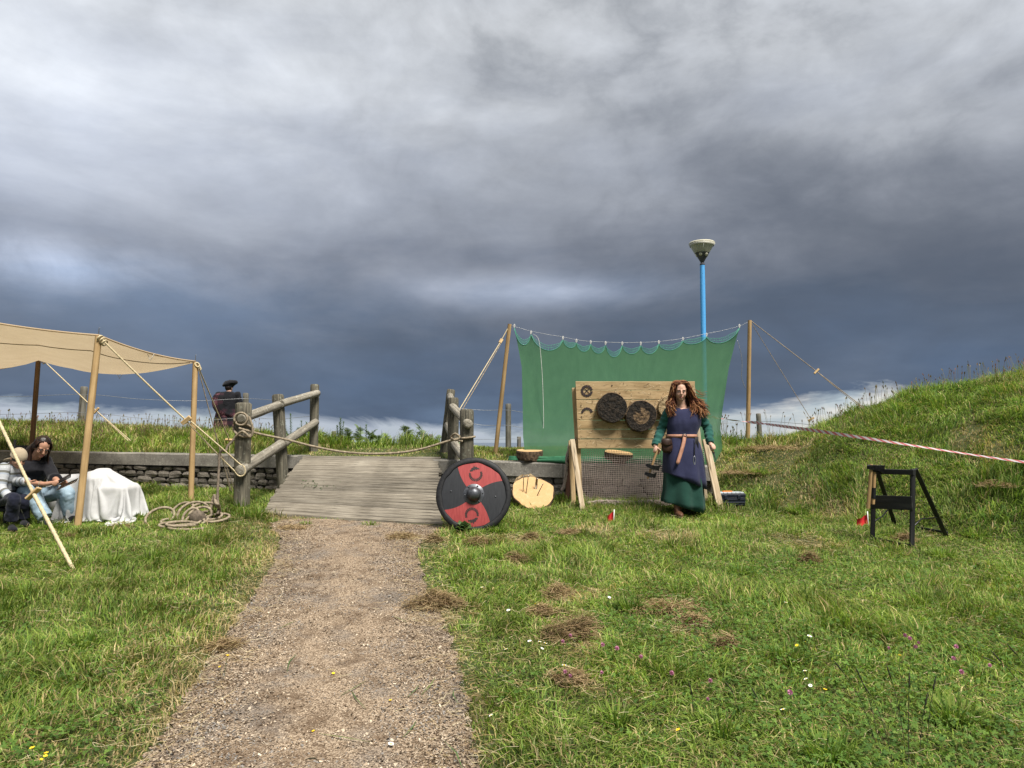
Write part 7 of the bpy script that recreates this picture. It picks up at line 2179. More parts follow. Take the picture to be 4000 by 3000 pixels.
# ---- the child in the cap
KY = 8.3
def K_(u, v, dy=0.0): return Pt(u, v, KY + dy)
kd = thing('person', 'child in beige cap and striped hoodie sitting at the left edge', 'person', Vector((K_(8, 1110).x, KY, Hf(K_(8, 1110).x, KY))))
hc3 = K_(40, 990, 0.0); fw3 = Vector((0.72, -0.50, -0.48)); body = MB()
c3, f3, u3, r3 = head(body, hc3, fw3, Vector((0.4, -0.2, 0.9)), 0.94)
body.tube([hc3 - u3 * 0.05 - f3 * 0.02, K_(22, 1010, 0.05)], [0.045, 0.05], 12)
body.rings([dring(K_(14, 1006, 0.05), 0.08, 0.07), dring(K_(8, 1025, 0.06), 0.12, 0.10), dring(K_(2, 1060, 0.08), 0.13, 0.11), dring(K_(2, 1080, 0.1), 0.12, 0.11)])
s0, e0, w0 = K_(8, 1012, -0.09), K_(2, 1054, -0.16), K_(23, 1079, -0.22)
limb(body, [s0, e0, w0], [0.045, 0.036, 0.023]); openhand(body, w0, Vector((0.25, -0.1, -1)), Vector((0.7, -0.6, 0.1)), 0.80, 0.35, -1)
s1, e1, w1 = K_(24, 1010, 0.14), K_(38, 1040, 0.05), K_(58, 1040, -0.1)
limb(body, [s1, e1, w1], [0.045, 0.036, 0.023]); openhand(body, w1, Vector((0.9, -0.2, 0.0)), Vector((0, 0, -1)), 0.80, 0.35, 1)
place_mesh('body', remesh(body, 0.006, 2), M['skin_tan'], kd)
face_parts(c3, f3, u3, r3, kd, 0.94)
hd_ = MB()
hd_.rings([dring(K_(u, v, dy), hw, d, 26, 0, 5, am) for u, v, dy, hw, d, am in ((20, 1001, .05, .066, .066, 0), (16, 1004, .05, .140, .115, 0), (10, 1018, .05, .165, .145, 0.01), (4, 1040, .06, .150, .13, .02), (1, 1058, .08, .155, .135, .03), (1, 1072, .09, .15, .13, .03))])
for (a, b_, w_) in ((s0, e0, w0), (s1, e1, w1)):
    P_ = spline([a, a.lerp(b_, .5), b_, b_.lerp(w_, .5), w_ - (w_ - b_).normalized() * .01], 5); hd_.tube(P_, [0.066 - 0.0011 * i + 0.003 * math.sin(i * 2) for i in range(len(P_))], 14); hd_.ell(a, (.068, .068, .066))
hd_.build('striped_hoodie', M['stripes'], kd)
cap_ = MB(); rings = []
cu, cf = u3, -f3
for q in np.linspace(0.05, 1.62, 9):
    rings.append([c3 + u3 * (0.022 + 0.096 * math.cos(q) * 1.02) + r3 * (0.082 * math.sin(q) * math.cos(a)) + f3 * (0.102 * math.sin(q) * math.sin(a) - 0.012) for a in np.linspace(0, 2 * math.pi, 28, endpoint=False)])
cap_.rings(rings[::-1], cap=(False, True)); cp = cap_.build('cap', M['cap'], kd)
mb = MB(); rows = []
for i in range(13):
    a = math.pi * (i / 12); x_ = math.cos(a)
    bd_ = Vector((-0.93, 0.20, -0.16)).normalized(); bs_ = bd_.cross(u3).normalized()
    base_p = c3 + bs_ * (0.074 * x_) + bd_ * (0.050 + 0.045 * math.sin(a)) + u3 * 0.030
    tip = c3 + bs_ * (0.074 * x_) + bd_ * (0.060 + 0.115 * math.sin(a) ** 0.7) + u3 * (0.015 - 0.035 * math.sin(a))
    rows.append([base_p, tip, tip - u3 * .004, base_p - u3 * .004])
mb = MB(); bd_ = Vector((-0.90, 0.15, -0.22)).normalized(); bs_ = bd_.cross(Vector((0, 0, 1))).normalized(); mb.ell(c3 + bd_ * 0.105 + u3 * 0.020, (0.075, 0.078, 0.011), axes=(bs_, bd_, bs_.cross(bd_)), nu=22, nv=8); mb.build('brim', M['cap'], cp)
mb = MB(); mb.ell(c3 + u3 * 0.120 - f3 * .012, (.008, .008, .005)); mb.build('cap_button', M['cap'], cp)
mb = MB(); mb.ell(c3 + u3 * 0.015 - f3 * 0.015, (0.080, 0.098, 0.075), axes=(r3, f3, u3), nu=18, nv=10); place_mesh('hair', remesh(mb, 0.009, 2, wrinkle(40, .006)), M['hair_dark'], kd)
tr = MB()
for (h, k, a) in ((K_(-6, 1082, .08), K_(30, 1078, -0.30), K_(24, 1124, -0.25)), (K_(14, 1082, .18), K_(52, 1080, -0.05), K_(50, 1118, 0.02))):
    tr.tube(spline([h, h.lerp(k, .5), k, k.lerp(a, .5), a], 5), 0.066, 12); tr.ell(k, (.068,) * 3); tr.ell(h, (.075,) * 3)
tr.ell(K_(2, 1084, .12), (.15, .13, .085))
place_mesh('dark_trousers', remesh(tr, 0.010, 3, wrinkle(18, 0.007)), M['dark_trousers'], kd)
for p in (K_(26, 1130, -0.30), K_(52, 1122, -0.02)):
    q = Vector((p.x, p.y, Hf(p.x, p.y) + .035)); mb = MB(); mb.ell(q + Vector((.03, -.03, 0)), (.09, .04, .038), axes=(Vector((.8, -.6, 0)), Vector((.6, .8, 0)), Vector((0, 0, 1)))); mb.ell(q, (.04, .04, .05)); place_mesh('shoe', remesh(mb, 0.009, 2), M['black_cloth'], kd)
b0 = K_(2, 1100, 0.12); zg = Hf(b0.x, b0.y); top_ = K_(2, 1092, .12).z - 0.02
st2 = thing('low_stool', 'dark low stool under the child in the cap', 'stool', Vector((b0.x, b0.y, zg)))
mb = MB(); mb.box((b0.x, b0.y, top_ - .02), (.30, .28, .04), bevel=.01); mb.build('seat', M['black_wood'], st2, sharp=40)
for sx_ in (-1, 1):
    for sy_ in (-1, 1):
        mb = MB(); x_, y_ = b0.x + sx_ * .12, b0.y + sy_ * .11; mb.tube([(x_ + sx_ * .02, y_ + sy_ * .02, Hf(x_, y_) - .02), (x_, y_, top_ - .04)], .016, 8); mb.build('leg', M['black_wood'], st2)

# ---- the man in the beret beyond the bank
BY = 17.6; sB = BY / F
def B_(u, v, dy=0.0): return Pt(u, v, BY + dy)
bmn = thing('person', 'person in black beret and jacket with red tartan plaid, back turned, beyond the bank', 'person', Vector((B_(493, 960).x, BY, Hf(B_(493, 960).x, BY))))
body = MB(); hb = B_(495, 838, 0.02); cB, fB, uB, rB_ = head(body, hb, Vector((0.25, 1, -0.25)), Vector((0, .1, 1)), 1.05)
body.tube([hb - Vector((0, 0.02, .05)), B_(494, 848)], [0.056, .065], 12)
zgB = Hf(hb.x, BY)
body.rings([dring(B_(493, 849), .15, .09), dring(B_(492, 865), .19, .12), dring(B_(491, 885), .17, .12), dring(B_(491, 900), .19, .14), dring(B_(491, 910), .17, .13)])
for g in (-1, 1):
    sh_, el_2, wr_ = B_(493 + g * 20, 853), B_(493 + g * 24.5, 874, 0.05), B_(493 + g * 8, 868, 0.28)
    limb(body, [sh_, el_2, wr_], [.06, .045, .03]); openhand(body, wr_, Vector((-g * .5, .6, .5)), Vector((0, 1, -.3)), 0.95, .5, g)
    limb(body, [B_(491 + g * 8, 905), Vector((B_(491 + g * 8, 905).x, BY, zgB + .48)), Vector((B_(491 + g * 8, 905).x, BY, zgB + .08))], [.09, .06, .045])
place_mesh('body', remesh(body, 0.009, 2), M['skin'], bmn)
jk = MB(); jk.rings([dring(B_(494, 846), .09, .085), dring(B_(493, 849.5), .20, .11), dring(B_(492, 858), .245, .145), dring(B_(491, 870), .235, .15), dring(B_(491, 885), .215, .15), dring(B_(491, 896), .23, .16)])
for g in (-1, 1):
    sh_, el_2, wr_ = B_(493 + g * 20, 853), B_(493 + g * 24.5, 874, 0.05), B_(493 + g * 8, 868, 0.28)
    jk.tube(spline([sh_, el_2, wr_], 6), .078, 12); jk.ell(sh_, (.085,) * 3); jk.ell(el_2, (.078,) * 3)
place_mesh('black_jacket', remesh(jk, 0.013, 3, wrinkle(12, .010)), M['black_cloth'], bmn)
kl = MB(); kl.rings([dring(B_(490, v), hw, d, 48, 0, 11, am) for v, hw, d, am in ((884, .225, .16, .0), (893, .25, .18, .03), (905, .275, .20, .05), (918, .29, .215, .06), (926, .295, .22, .06))], cap=(False, False)); kl.build('tartan_kilt', M['tartan'], bmn)
sash = MB(); P_ = spline([B_(478, 846.5, -.02), B_(473, 853, -.17), B_(469, 868, -.20), B_(474, 884, -.21), B_(486, 893, -.20), B_(502, 897, -.18)], 6); rows = []
for i, p in enumerate(P_):
    t = i / (len(P_) - 1); w_ = .06 + .075 * math.sin(math.pi * min(1, t * 1.2)) ; d = Vector((0.96, 0, 0.25 - 0.9 * t)).normalized()
    d = (P_[min(i + 1, len(P_) - 1)] - P_[max(i - 1, 0)]).cross(Vector((0, 1, 0))).normalized() * -1
    rows.append([p + d * (w_ * q) + Vector((0, -.02 * math.cos(q * 4) , 0)) for q in (-1, -.5, 0, .5, 1)])
sash.rings(rows, closed=False); sash.build('tartan_plaid', M['tartan'], bmn)
bt = MB(); bt.rings([[cB + uB * z + Vector((x0 + a_ * math.cos(q), b__ * math.sin(q), 0.028 * math.cos(q) * tl)) for q in np.linspace(0, 2 * math.pi, 30, endpoint=False)] for z, a_, b__, x0, tl in ((.00, .085, .10, 0, 0), (.045, .100, .11, 0, 0), (.060, .150, .14, -.01, 1), (.10, .180, .165, .008, 1), (.150, .165, .145, .010, 1), (.185, .11, .10, .0, .5), (.200, .02, .02, -.01, 0))])
place_mesh('beret', remesh(bt, 0.012, 2, wrinkle(14, .010)), M['black_cloth'], bmn)
mb = MB(); mb.ell(cB + uB * .0 - fB * .03, (.084, .085, .085), axes=(rB_, fB, uB)); mb.build('hair', M['hair_dark'], bmn)
# ------------------------------------------------------------------ plants on the bank
def frond_mesh(seed, L=0.5):
    rs_ = random.Random(seed); mb = MB()
    def curve(t): return Vector((L * t * 0.75, 0, L * (0.75 * t - 0.38 * t * t)))
    mb.tube([curve(t) for t in np.linspace(0, 1, 7)], [0.004, .0035, .003, .0025, .002, .0015, .001], 4, cap=(False, False))
    NPi = 11
    for i in range(NPi):
        t = 0.22 + 0.76 * i / NPi; p = curve(t); tl = (1 - t) ** 0.8 * L * 0.62 + 0.02
        fw = (curve(t + 0.02) - curve(t)).normalized()
        for g in (-1, 1):
            d = (Vector((0, g, 0)) + fw * 0.45 + Vector((0, 0, -0.15 + rs_.uniform(-.1, .1)))).normalized()
            nP = max(3, int(tl / 0.022))
            for k in range(nP):
                q = p + d * (tl * (k + 0.3) / nP); w = tl * 0.22 * (1 - k / nP) + 0.006
                side = fw * w; n2 = Vector((0, 0, 0.25 * w))
                st_ = d * (tl / nP * 0.46)
                mb.tri(q - st_, q + st_, q + side - n2); mb.tri(q + st_, q - st_, q - side - n2)
    return mb
fr_meshes = []
for i in range(3):
    me = frond_mesh(20 + i, 0.42 + 0.06 * i).mesh('frond'); me.materials.append(M['bracken']); fr_meshes.append(me)
rp = random.Random(17)
def bracken(u, v, Y, h, label, n=7):
    p = Pt(u, v, Y); z = Hf(p.x, p.y); base = Vector((p.x, p.y, z))
    root = thing('bracken_fern', label, 'fern', base, 'bracken plants behind the bridge')
    mb = MB(); mb.tube([base, base + Vector((rp.uniform(-.02, .02), 0, h * .5)), base + Vector((rp.uniform(-.04, .04), 0, h))], [.007, .006, .003], 6); mb.build('stem', M['stem'], root)
    for k in range(n):
        zz = h * (0.02 + 0.80 * k / n); a = rp.uniform(0, 6.28)
        s_ = rp.uniform(0.38, 0.62) * (1.0 - 0.30 * k / n) * (0.35 + 0.65 * h / 0.36)
        link('frond', fr_meshes[k % 3], root, loc=base + Vector((0, 0, zz)), rot=(rp.uniform(-.35, .35), rp.uniform(-0.55, 0.0), a), scale=(s_, s_, s_))
where = ['leftmost, beside the far left bridge post', 'just right of the far left bridge post', 'behind the small grey fence post', 'densest clump right of the small fence post', 'under the middle leafy spike', 'left of the middle gap over the rope', 'tall single stem near the middle of the skyline', 'low one beside the tall single stem', 'tall single stem nearer the right railing', 'broad low one left of the right railing', 'nearest the leaning far right post', 'small one between the two fence posts']
for (u, v, Y, h), wl_ in zip([(652, 950, 13.2, .26), (700, 955, 13.3, .22), (752, 956, 13.4, .30), (778, 958, 13.1, .36), (800, 958, 13.4, .28), (836, 960, 13.5, .22), (872, 960, 13.4, .40), (884, 962, 13.0, .22), (912, 962, 13.5, .38), (924, 962, 13.1, .20), (947, 963, 13.3, .18), (815, 960, 12.8, .22)], where):
    bracken(u, v, Y, h, 'bright green bracken fern on the bank, ' + wl_, 9)
def leafspike(u, vtop, Y, label, stems, wpx=8):
    p = Pt(u, vtop, Y); z = Hf(p.x, p.y); base = Vector((p.x, p.y, z)); h = p.z - z
    root = thing('leafy_spike_plant', label, 'plant', base, 'tall leafy spikes behind the bridge')
    mb = MB(); lb_ = MB(); rs_ = random.Random(int(u))
    for s_ in range(stems):
        hh = h * (1 if s_ == 0 else rs_.uniform(.55, .95)); dx_ = 0 if s_ == 0 else rs_.uniform(-.13, .13)
        top = base + Vector((dx_, rs_.uniform(-.05, .05), hh)); mid_ = base + Vector((dx_ * .7, 0, hh * .5))
        P_ = spline([base, mid_, top], 8); mb.tube(P_, [.006] * 12 + [.004] * 5, 5)
        nl = int(hh / 0.0075)
        for k in range(nl):
            t = 0.22 + 0.78 * k / nl; q = P_[min(int(t * 16), 15)].lerp(P_[min(int(t * 16) + 1, 16)], t * 16 % 1)
            a = k * 2.4; L_ = 0.055 * (1.15 - 0.35 * t) * rs_.uniform(.7, 1.2); rise = rs_.uniform(.35, .9) + .6 * (t > .85)
            d = Vector((math.cos(a), math.sin(a), rise)).normalized(); s2 = d.cross(Vector((0, 0, 1))).normalized() * L_ * .16
            lb_.quad(q, q + d * L_ * .5 + s2, q + d * L_ - Vector((0, 0, L_ * .15)), q + d * L_ * .5 - s2)
    mb.build('stem', M['stem'], root); lb_.build('leaves', M['spike'], root)
leafspike(629, 895, 13.2, 'tall leafy spike between the two far left bridge posts, taller of the pair', 2)
leafspike(652, 909, 13.3, 'shorter leafy spike just left of the far left bridge post', 2)
leafspike(737, 904, 13.5, 'bushy many-stemmed leafy spike behind the small grey fence post', 5)
leafspike(791, 918, 13.4, 'slim pair of leafy spikes over the bracken in the middle', 2)
leafspike(1602, 930, 12.4, 'ragged leafy weed on the skyline beside the right net pole', 3)
leafspike(1652, 938, 12.6, 'small leafy weed at the foot of the short dark fence post', 2)
# broad-leaved weeds
def weed(u, v, label, r=0.10, n=16, mat='weed', up=0.5, Y=None):
    base = Gd(u, v) if Y is None else Pt(u, v, Y); base.z = Hf(base.x, base.y)
    root = thing('broadleaf_weed', label, 'weed', base); rs_ = random.Random(int(u * 3 + v)); mb = MB()
    for k in range(n):
        a = rs_.uniform(0, 6.28); L_ = r * rs_.uniform(.6, 1.2); el_ = rs_.uniform(.25, 1.2) * up
        d = Vector((math.cos(a) * math.cos(el_), math.sin(a) * math.cos(el_), math.sin(el_))); s2 = d.cross(Vector((0, 0, 1))).normalized() * L_ * .34
        b0 = base + Vector((rs_.uniform(-.03, .03), rs_.uniform(-.03, .03), .01 + rs_.uniform(0, .06))); m_ = b0 + d * L_ * .5; t_ = b0 + d * L_ - Vector((0, 0, L_ * .22))
        dr = Vector((0, 0, -L_ * .08))
        mb.tri(b0, m_ + s2 + dr, m_); mb.tri(m_ + s2 + dr, t_, m_); mb.tri(b0, m_, m_ - s2 + dr); mb.tri(m_, t_, m_ - s2 + dr)
    mb.build('leaves', M[mat], root)
weed(1003, 1152, 'dark green leafy weed at the foot of the round shield', .11, 22, up=.9)
# weed(1365, 1325, 'dark green leafy tuft in the grass right of the hay heaps', .16, 22, up=1.0)
# weed(1880, 1215, 'dark low weed in the grass in front of the black stand', .10, 14)
# weed(2010, 1130, 'large dark weed on the grass under the black stand\'s back rail', .10, 16)
# weed(1480, 1480, 'leafy clover patch in the near grass right of the path', .12, 26, up=.8)
# weed(1700, 1560, 'broad-leaved weed in the near right foreground grass', .12, 22, up=.8)
# weed(270, 1545, 'pale broad-leaved weed in the near left grass beside the path', .10, 14)
weed(690, 1052, 'green weed sprouting between the deck planks', .05, 16, Y=9.75) if False else None
# weed(515, 1105, 'dark grass-like weed at the base of the near left bridge post', .16, 18, up=1.3)
# little greens growing through the deck gaps
mb = MB(); rs_ = random.Random(2)
for k in range(46):
    t = 0.38 + 0.04 * rs_.choice([0, 1, 1, 2, 3]) + rs_.gauss(0, .006); q = FL.lerp(BL, t).lerp(FR.lerp(BRc, t), min(.40, max(.05, rs_.gauss(.22, .07)))); a = rs_.uniform(0, 6.28); L_ = rs_.uniform(.012, .04)
    d = Vector((math.cos(a), math.sin(a), .5)) * L_; s2 = Vector((-math.sin(a), math.cos(a), 0)) * L_ * .35; q = q + Vector((0, 0, .004)); mb.quad(q, q + d * .5 + s2, q + d, q + d * .5 - s2)
tag(mb.build('deck_weed', M['weed'], origin=FL.lerp(BL, .45)), 'small green weeds sprouting between planks on the left of the bridge deck', 'weed')

# ------------------------------------------------------------------ long grass tufts
def tuft(u, v, label, h=0.22, r=0.10, n=150, dark=0.0, Y=None, fan=0.9):
    c = Gd(u, v) if Y is None else Pt(u, v, Y); c.z = Hf(c.x, c.y)
    rg = np.random.default_rng(int(u * 5 + v * 3)); h *= 0.72; fan *= 1.5
    A = rg.uniform(0, 6.28, n); rr_ = r * np.sqrt(rg.random(n)) * .5; hh = h * rg.uniform(.5, 1.1, n); ln = fan * rg.uniform(.15, 1.1, n)
    b0 = np.stack([rr_ * np.cos(A), rr_ * np.sin(A), np.zeros(n)], 1); d = np.stack([np.cos(A) * ln, np.sin(A) * ln, np.ones(n)], 1); d /= np.linalg.norm(d, axis=1)[:, None]
    w = rg.uniform(.003, .0055, n); s_ = np.stack([-np.sin(A) * w, np.cos(A) * w, np.zeros(n)], 1)
    m1 = b0 + d * (hh * .45)[:, None]; m2 = b0 + d * (hh * .8)[:, None]; m2[:, 2] -= .10 * hh * ln; tp2 = b0 + d * (hh * 1.12)[:, None]; tp2[:, 2] -= .38 * hh * ln
    V_ = np.stack([b0 - s_, b0 + s_, m1 + s_, m1 - s_, m2 + s_ * .7, m2 - s_ * .7, tp2], 1).reshape(-1, 3); V_[:, 2] = np.maximum(V_[:, 2], -0.005)
    i = np.arange(n) * 7; Q_ = np.concatenate([np.stack([i, i + 1, i + 2, i + 3], 1), np.stack([i + 3, i + 2, i + 4, i + 5], 1)]); T_ = np.stack([i + 5, i + 4, i + 6], 1)
    C_ = GREENS[rg.choice(5, n, p=[.34, .30, .18, .12, .06])] * rg.uniform(.8, 1.2, (n, 1)) * (1 - .4 * dark); C4_ = np.concatenate([np.repeat(C_, 7, 0), np.ones((7 * n, 1))], 1)
    me = np_mesh('grass_tuft', V_, Q_, T_, C4_, True); me.materials.append(M['grass'])
    tag(link('grass_tuft', me, loc=c), label, 'grass tuft', 'long grass tufts')
tuft(1362, 1322, 'dark upright grass tuft right of the middle hay heaps', .20, .13, 190, .45)
tuft(520, 1104, 'long dark grass tuft at the foot of the near left bridge post', .26, .16, 170, .3)
tuft(556, 1118, 'grass tuft spilling over the front left corner of the bridge deck', .24, .16, 170, .1)
tuft(590, 1128, 'short grass tuft along the front edge of the bridge deck, left', .10, .14, 90)
tuft(660, 1134, 'short grass tuft under the front edge of the bridge deck, middle', .09, .14, 80)
tuft(800, 1136, 'green grass tuft under the front edge of the bridge deck, right', .10, .20, 110)
tuft(1470, 1290, 'tall pale grass tuft in the middle of the right lawn', .20, .12, 120)
tuft(2110, 1165, 'thick fresh grass tuft right of the black stand', .22, .2, 220, .1)
tuft(2035, 1205, 'fresh grass tuft in front of the black stand\'s right leg', .18, .2, 200)
tuft(1235, 1210, 'long pale grass tuft between shield and marker flag, nearer the camera', .18, .16, 160)
tuft(1180, 1195, 'long grass tuft in front of the big spiked log slice', .18, .14, 140)
tuft(1640, 1080, 'bright grass tuft beside the toolbox', .20, .2, 200)
tuft(1720, 1110, 'grass tuft at the foot of the mound right of the toolbox', .20, .2, 200)
tuft(1470, 1470, 'dark leafy grass tuft in the near middle of the right lawn', .16, .2, 220, .35)
tuft(1700, 1430, 'broad grass tuft in the near right lawn', .16, .22, 220, .15)
tuft(1560, 1590, 'long grass tuft near the bottom edge, right of the yellow flower', .16, .2, 240, .2)
tuft(1790, 1640, 'long grass tuft at the bottom edge left of the dark stalks', .17, .2, 240)
tuft(2060, 1560, 'tangled grass tuft at the lower right beyond the dark stalks', .17, .22, 240, .1)
tuft(1330, 1560, 'low grass tuft near the bottom edge right of the path', .13, .2, 200)
tuft(2000, 1300, 'broad pale grass tuft in the right lawn before the black stand', .16, .22, 220)
tuft(1600, 1240, 'pale grass tuft in the lawn below the walking woman', .15, .2, 180)
tuft(240, 1220, 'long grass tuft behind the foot of the leaning guy rope', .20, .2, 200, .1)
tuft(330, 1210, 'long grass tuft in the left lawn in front of the rope coil', .20, .18, 190, .1)
tuft(60, 1290, 'dark grass tuft at the left edge of the lawn', .18, .22, 220, .25)
tuft(180, 1400, 'broad grass tuft in the middle of the left lawn', .16, .22, 220, .15)
tuft(460, 1260, 'long grass tuft in the left lawn nearest the path bend', .17, .2, 190)
tuft(100, 1145, 'long grass tuft at the feet of the seated people', .20, .2, 190, .2)
tuft(230, 1122, 'long grass tuft in front of the white sheet', .18, .25, 200, .1)
tuft(300, 1120, 'grass tuft at the right hem of the white sheet', .16, .18, 150)
tuft(1075, 1150, 'bright grass tuft at the right of the round shield foot', .18, .2, 190)
tuft(1030, 1156, 'straw-streaked grass tuft right under the round shield', .12, .2, 150)

# ------------------------------------------------------------------ hay heaps
def hay(u, v, r, h, n, label, dark=0.0, Y=None):
    c = Gd(u, v) if Y is None else Pt(u, v, Y); c.z = Hf(c.x, c.y); r *= 0.85; h *= 1.25
    rg = np.random.default_rng(int(u * 7 + v))
    ph = rg.uniform(0, 2 * np.pi, n); rr_ = r * np.sqrt(rg.random(n)); 
    X_ = rr_ * np.cos(ph) * 1.2; Y_ = rr_ * np.sin(ph)
    q_ = 0.15 + 1.7 * fbm(np.cos(ph) * 2.2 + u, np.sin(ph) * 2.2 + v, 3); X_ = X_ * q_; Y_ = Y_ * q_
    lump = 0.1 + 1.7 * fbm(X_ / r * 1.8 + u, Y_ / r * 1.8 + v, 3) ** 1.3
    Z_ = h * np.clip(1 - (rr_ / r) ** 2, 0, 1) * rg.random(n) ** 0.5 * lump + .02
    L_ = rg.uniform(.025, .075, n); A = rg.uniform(0, 6.28, n); E = rg.normal(0, .32, n); w = .0023
    d = np.stack([np.cos(A) * np.cos(E), np.sin(A) * np.cos(E), np.sin(E)], 1) * L_[:, None]
    s_ = np.stack([-np.sin(A), np.cos(A), np.full(n, .6)], 1) * w
    c0_ = np.stack([X_, Y_, Z_], 1); kk = np.stack([-np.sin(A), np.cos(A), np.full(n, .5)], 1) * (rg.normal(0, .3, n) * L_)[:, None]
    V_ = np.stack([c0_ - d, c0_ - d + s_, c0_ + kk + s_, c0_ + kk, c0_ + d + s_, c0_ + d], 1).reshape(-1, 3); V_[:, 2] = np.maximum(V_[:, 2], .004)
    i = np.arange(n) * 6; Q_ = np.concatenate([np.stack([i, i + 1, i + 2, i + 3], 1), np.stack([i + 3, i + 2, i + 4, i + 5], 1)])
    pal_ = np.array([(.48, .35, .20), (.36, .25, .14), (.26, .17, .09), (.10, .062, .032), (.32, .25, .12)]) * (1 - .45 * dark)
    C_ = pal_[rg.integers(0, 5, n)] * rg.uniform(.75, 1.2, (n, 1)); C4_ = np.concatenate([np.repeat(C_, 6, 0), np.ones((6 * n, 1))], 1)
    me = np_mesh('hay_heap', V_, Q_, None, C4_, True); me.materials.append(M['straw'])
    o = link('hay_heap', me, loc=c); tag(o, label, 'hay', 'raked hay heaps on the lawn')
    return o
hay(948, 1312, .20, .13, 1500, 'largest brown hay heap, on the right edge of the path', .35)
hay(1245, 1378, .17, .12, 1200, 'dark brown hay heap in the middle of the right lawn', .55)
hay(1205, 1290, .14, .08, 800, 'hay heap just behind the dark middle one', .1)
hay(1172, 1328, .13, .05, 600, 'flat pale hay heap left of the dark middle one', .1)
hay(1440, 1322, .22, .05, 900, 'wide flat hay spread in the right lawn', .0)
hay(1500, 1352, .10, .05, 400, 'small pale hay heap at the corner of the wide hay spread', .0)
hay(1118, 1218, .09, .07, 500, 'small dark hay heap in front of the round shield', .5)
hay(1150, 1168, .09, .06, 450, 'small brown hay heap right of the shield foot', .4)
hay(1037, 1176, .13, .06, 600, 'brown hay clump in the grass below the shield', .2)
hay(1748, 1215, .085, .08, 500, 'upright little hay tuft far right of the lawn', .45)
hay(1565, 1402, .06, .05, 260, 'tiny brown hay tuft low in the right lawn', .3)
hay(1232, 1478, .09, .04, 360, 'thin hay patch in the near right grass', .1)
hay(870, 1165, .17, .03, 600, 'thin hay scatter on the path by the bridge end', .3)
hay(938, 1172, .07, .04, 400, 'dark hay clump where the path meets the shield', .55)
hay(1955, 1172, .09, .07, 500, 'brown hay tuft caught at the black stand\'s front leg', .2)
hay(262, 1142, .09, .03, 260, 'reddish hay wisp in front of the white sheet', .1)
hay(640, 1145, .16, .02, 350, 'pale hay at the left corner of the bridge deck', .0)
hay(480, 1405, .09, .04, 320, 'reddish hay clump on the left edge of the path', .1)
hay(150, 1160, .05, .02, 120, 'tiny hay wisp under the leaning guy rope', .1)
hay(1668, 985, .42, .05, 1600, 'bare reddish patch of dry turf on the left shoulder of the mound', .15, Y=11.0)
hay(1600, 1012, .35, .04, 800, 'dry turf patch at the foot of the mound behind the prop', .15, Y=10.3)
hay(2165, 1118, .25, .05, 700, 'dry brown patch on the mound at the right edge', .2, Y=8.2)
hay(1230, 1155, .12, .04, 350, 'faint hay patch behind the red marker flag', .2)

# ------------------------------------------------------------------ flowers
def proto_flower(kind):
    mb = MB(); z = 0.10
    root = bpy.data.objects.new({'daisy': 'daisy', 'buttercup': 'buttercup', 'clover': 'clover_flower'}[kind], None); COL.objects.link(root); ORIG[root.name] = Vector((0, 0, 0))
    mb.tube([(0, 0, 0), (.004, 0, z * .5), (0, 0, z)], .0013, 4, cap=(False, False)); mb.build('stem', M['stem'], root)
    mb = MB()
    if kind == 'clover':
        for k in range(46):
            a = k * 2.4; t = k / 46; rr_ = .0115 * math.sin(math.pi * (0.12 + .80 * t)); b0 = Vector((rr_ * math.cos(a) * .5, rr_ * math.sin(a) * .5, z - .006 + .014 * t)); d = Vector((math.cos(a), math.sin(a), .4 + 1.5 * t)).normalized() * .008; s2 = Vector((-math.sin(a), math.cos(a), 0)) * .0022
            mb.quad(b0 - s2, b0 + s2, b0 + d + s2 * .6, b0 + d - s2 * .6)
        mb.build('flower_head', M['clover'], root)
    else:
        nP, Lp, wp = (15, .013, .0032) if kind == 'daisy' else (5, .010, .006)
        for k in range(nP):
            a = 2 * math.pi * k / nP; d = Vector((math.cos(a), math.sin(a), .25 if kind == 'daisy' else .5)).normalized(); s2 = Vector((-math.sin(a), math.cos(a), 0)) * wp; b0 = Vector((0, 0, z))
            mb.quad(b0 + d * .002, b0 + d * Lp * .6 - s2, b0 + d * Lp, b0 + d * Lp * .6 + s2)
        mb.build('petals', M['daisy' if kind == 'daisy' else 'yellow'], root)
        mb = MB(); mb.ell((0, 0, z + .0015), (.0042, .0042, .003), nu=8, nv=5); mb.build('flower_centre', M['yellow'], root)
    return root
spots = {'daisy': [(1152, 1391), (1160, 1389), (1157, 1396), (1166, 1395), (1223, 1302), (1218, 1456), (1308, 1288), (1105, 1408), (1754, 1462), (1757, 1468), (1750, 1470), (1735, 1545), (1706, 1542), (1742, 1450), (1694, 1303), (1078, 1540), (1155, 1500), (1733, 1390), (838, 1575), (1045, 1270), (1105, 1322), (1737, 1384)],
         'buttercup': [(1940, 1428), (1494, 1588), (487, 1437), (486, 1431), (720, 1423), (82, 1632), (96, 1640), (75, 1645), (105, 1638), (1165, 1302), (1775, 1505), (1733, 1398), (1101, 1462), (848, 1487), (690, 1545)],
         'clover': [(1225, 1376), (1223, 1392), (1311, 1404), (1325, 1410), (1365, 1421), (1226, 1458), (1243, 1464), (1299, 1455), (1528, 1480), (1535, 1512), (1956, 1388), (1963, 1388), (1970, 1389), (1920, 1405), (1968, 1411), (2135, 1442), (2090, 1470), (2062, 1398), (2085, 1430), (1714, 1495), (1432, 1466)]}
names = {'daisy': ('white daisy', 'daisy', 'white daisies in the grass'), 'buttercup': ('yellow buttercup', 'buttercup', 'yellow flowers in the grass'), 'clover': ('pink clover head', 'clover', 'pink clover heads in the grass')}
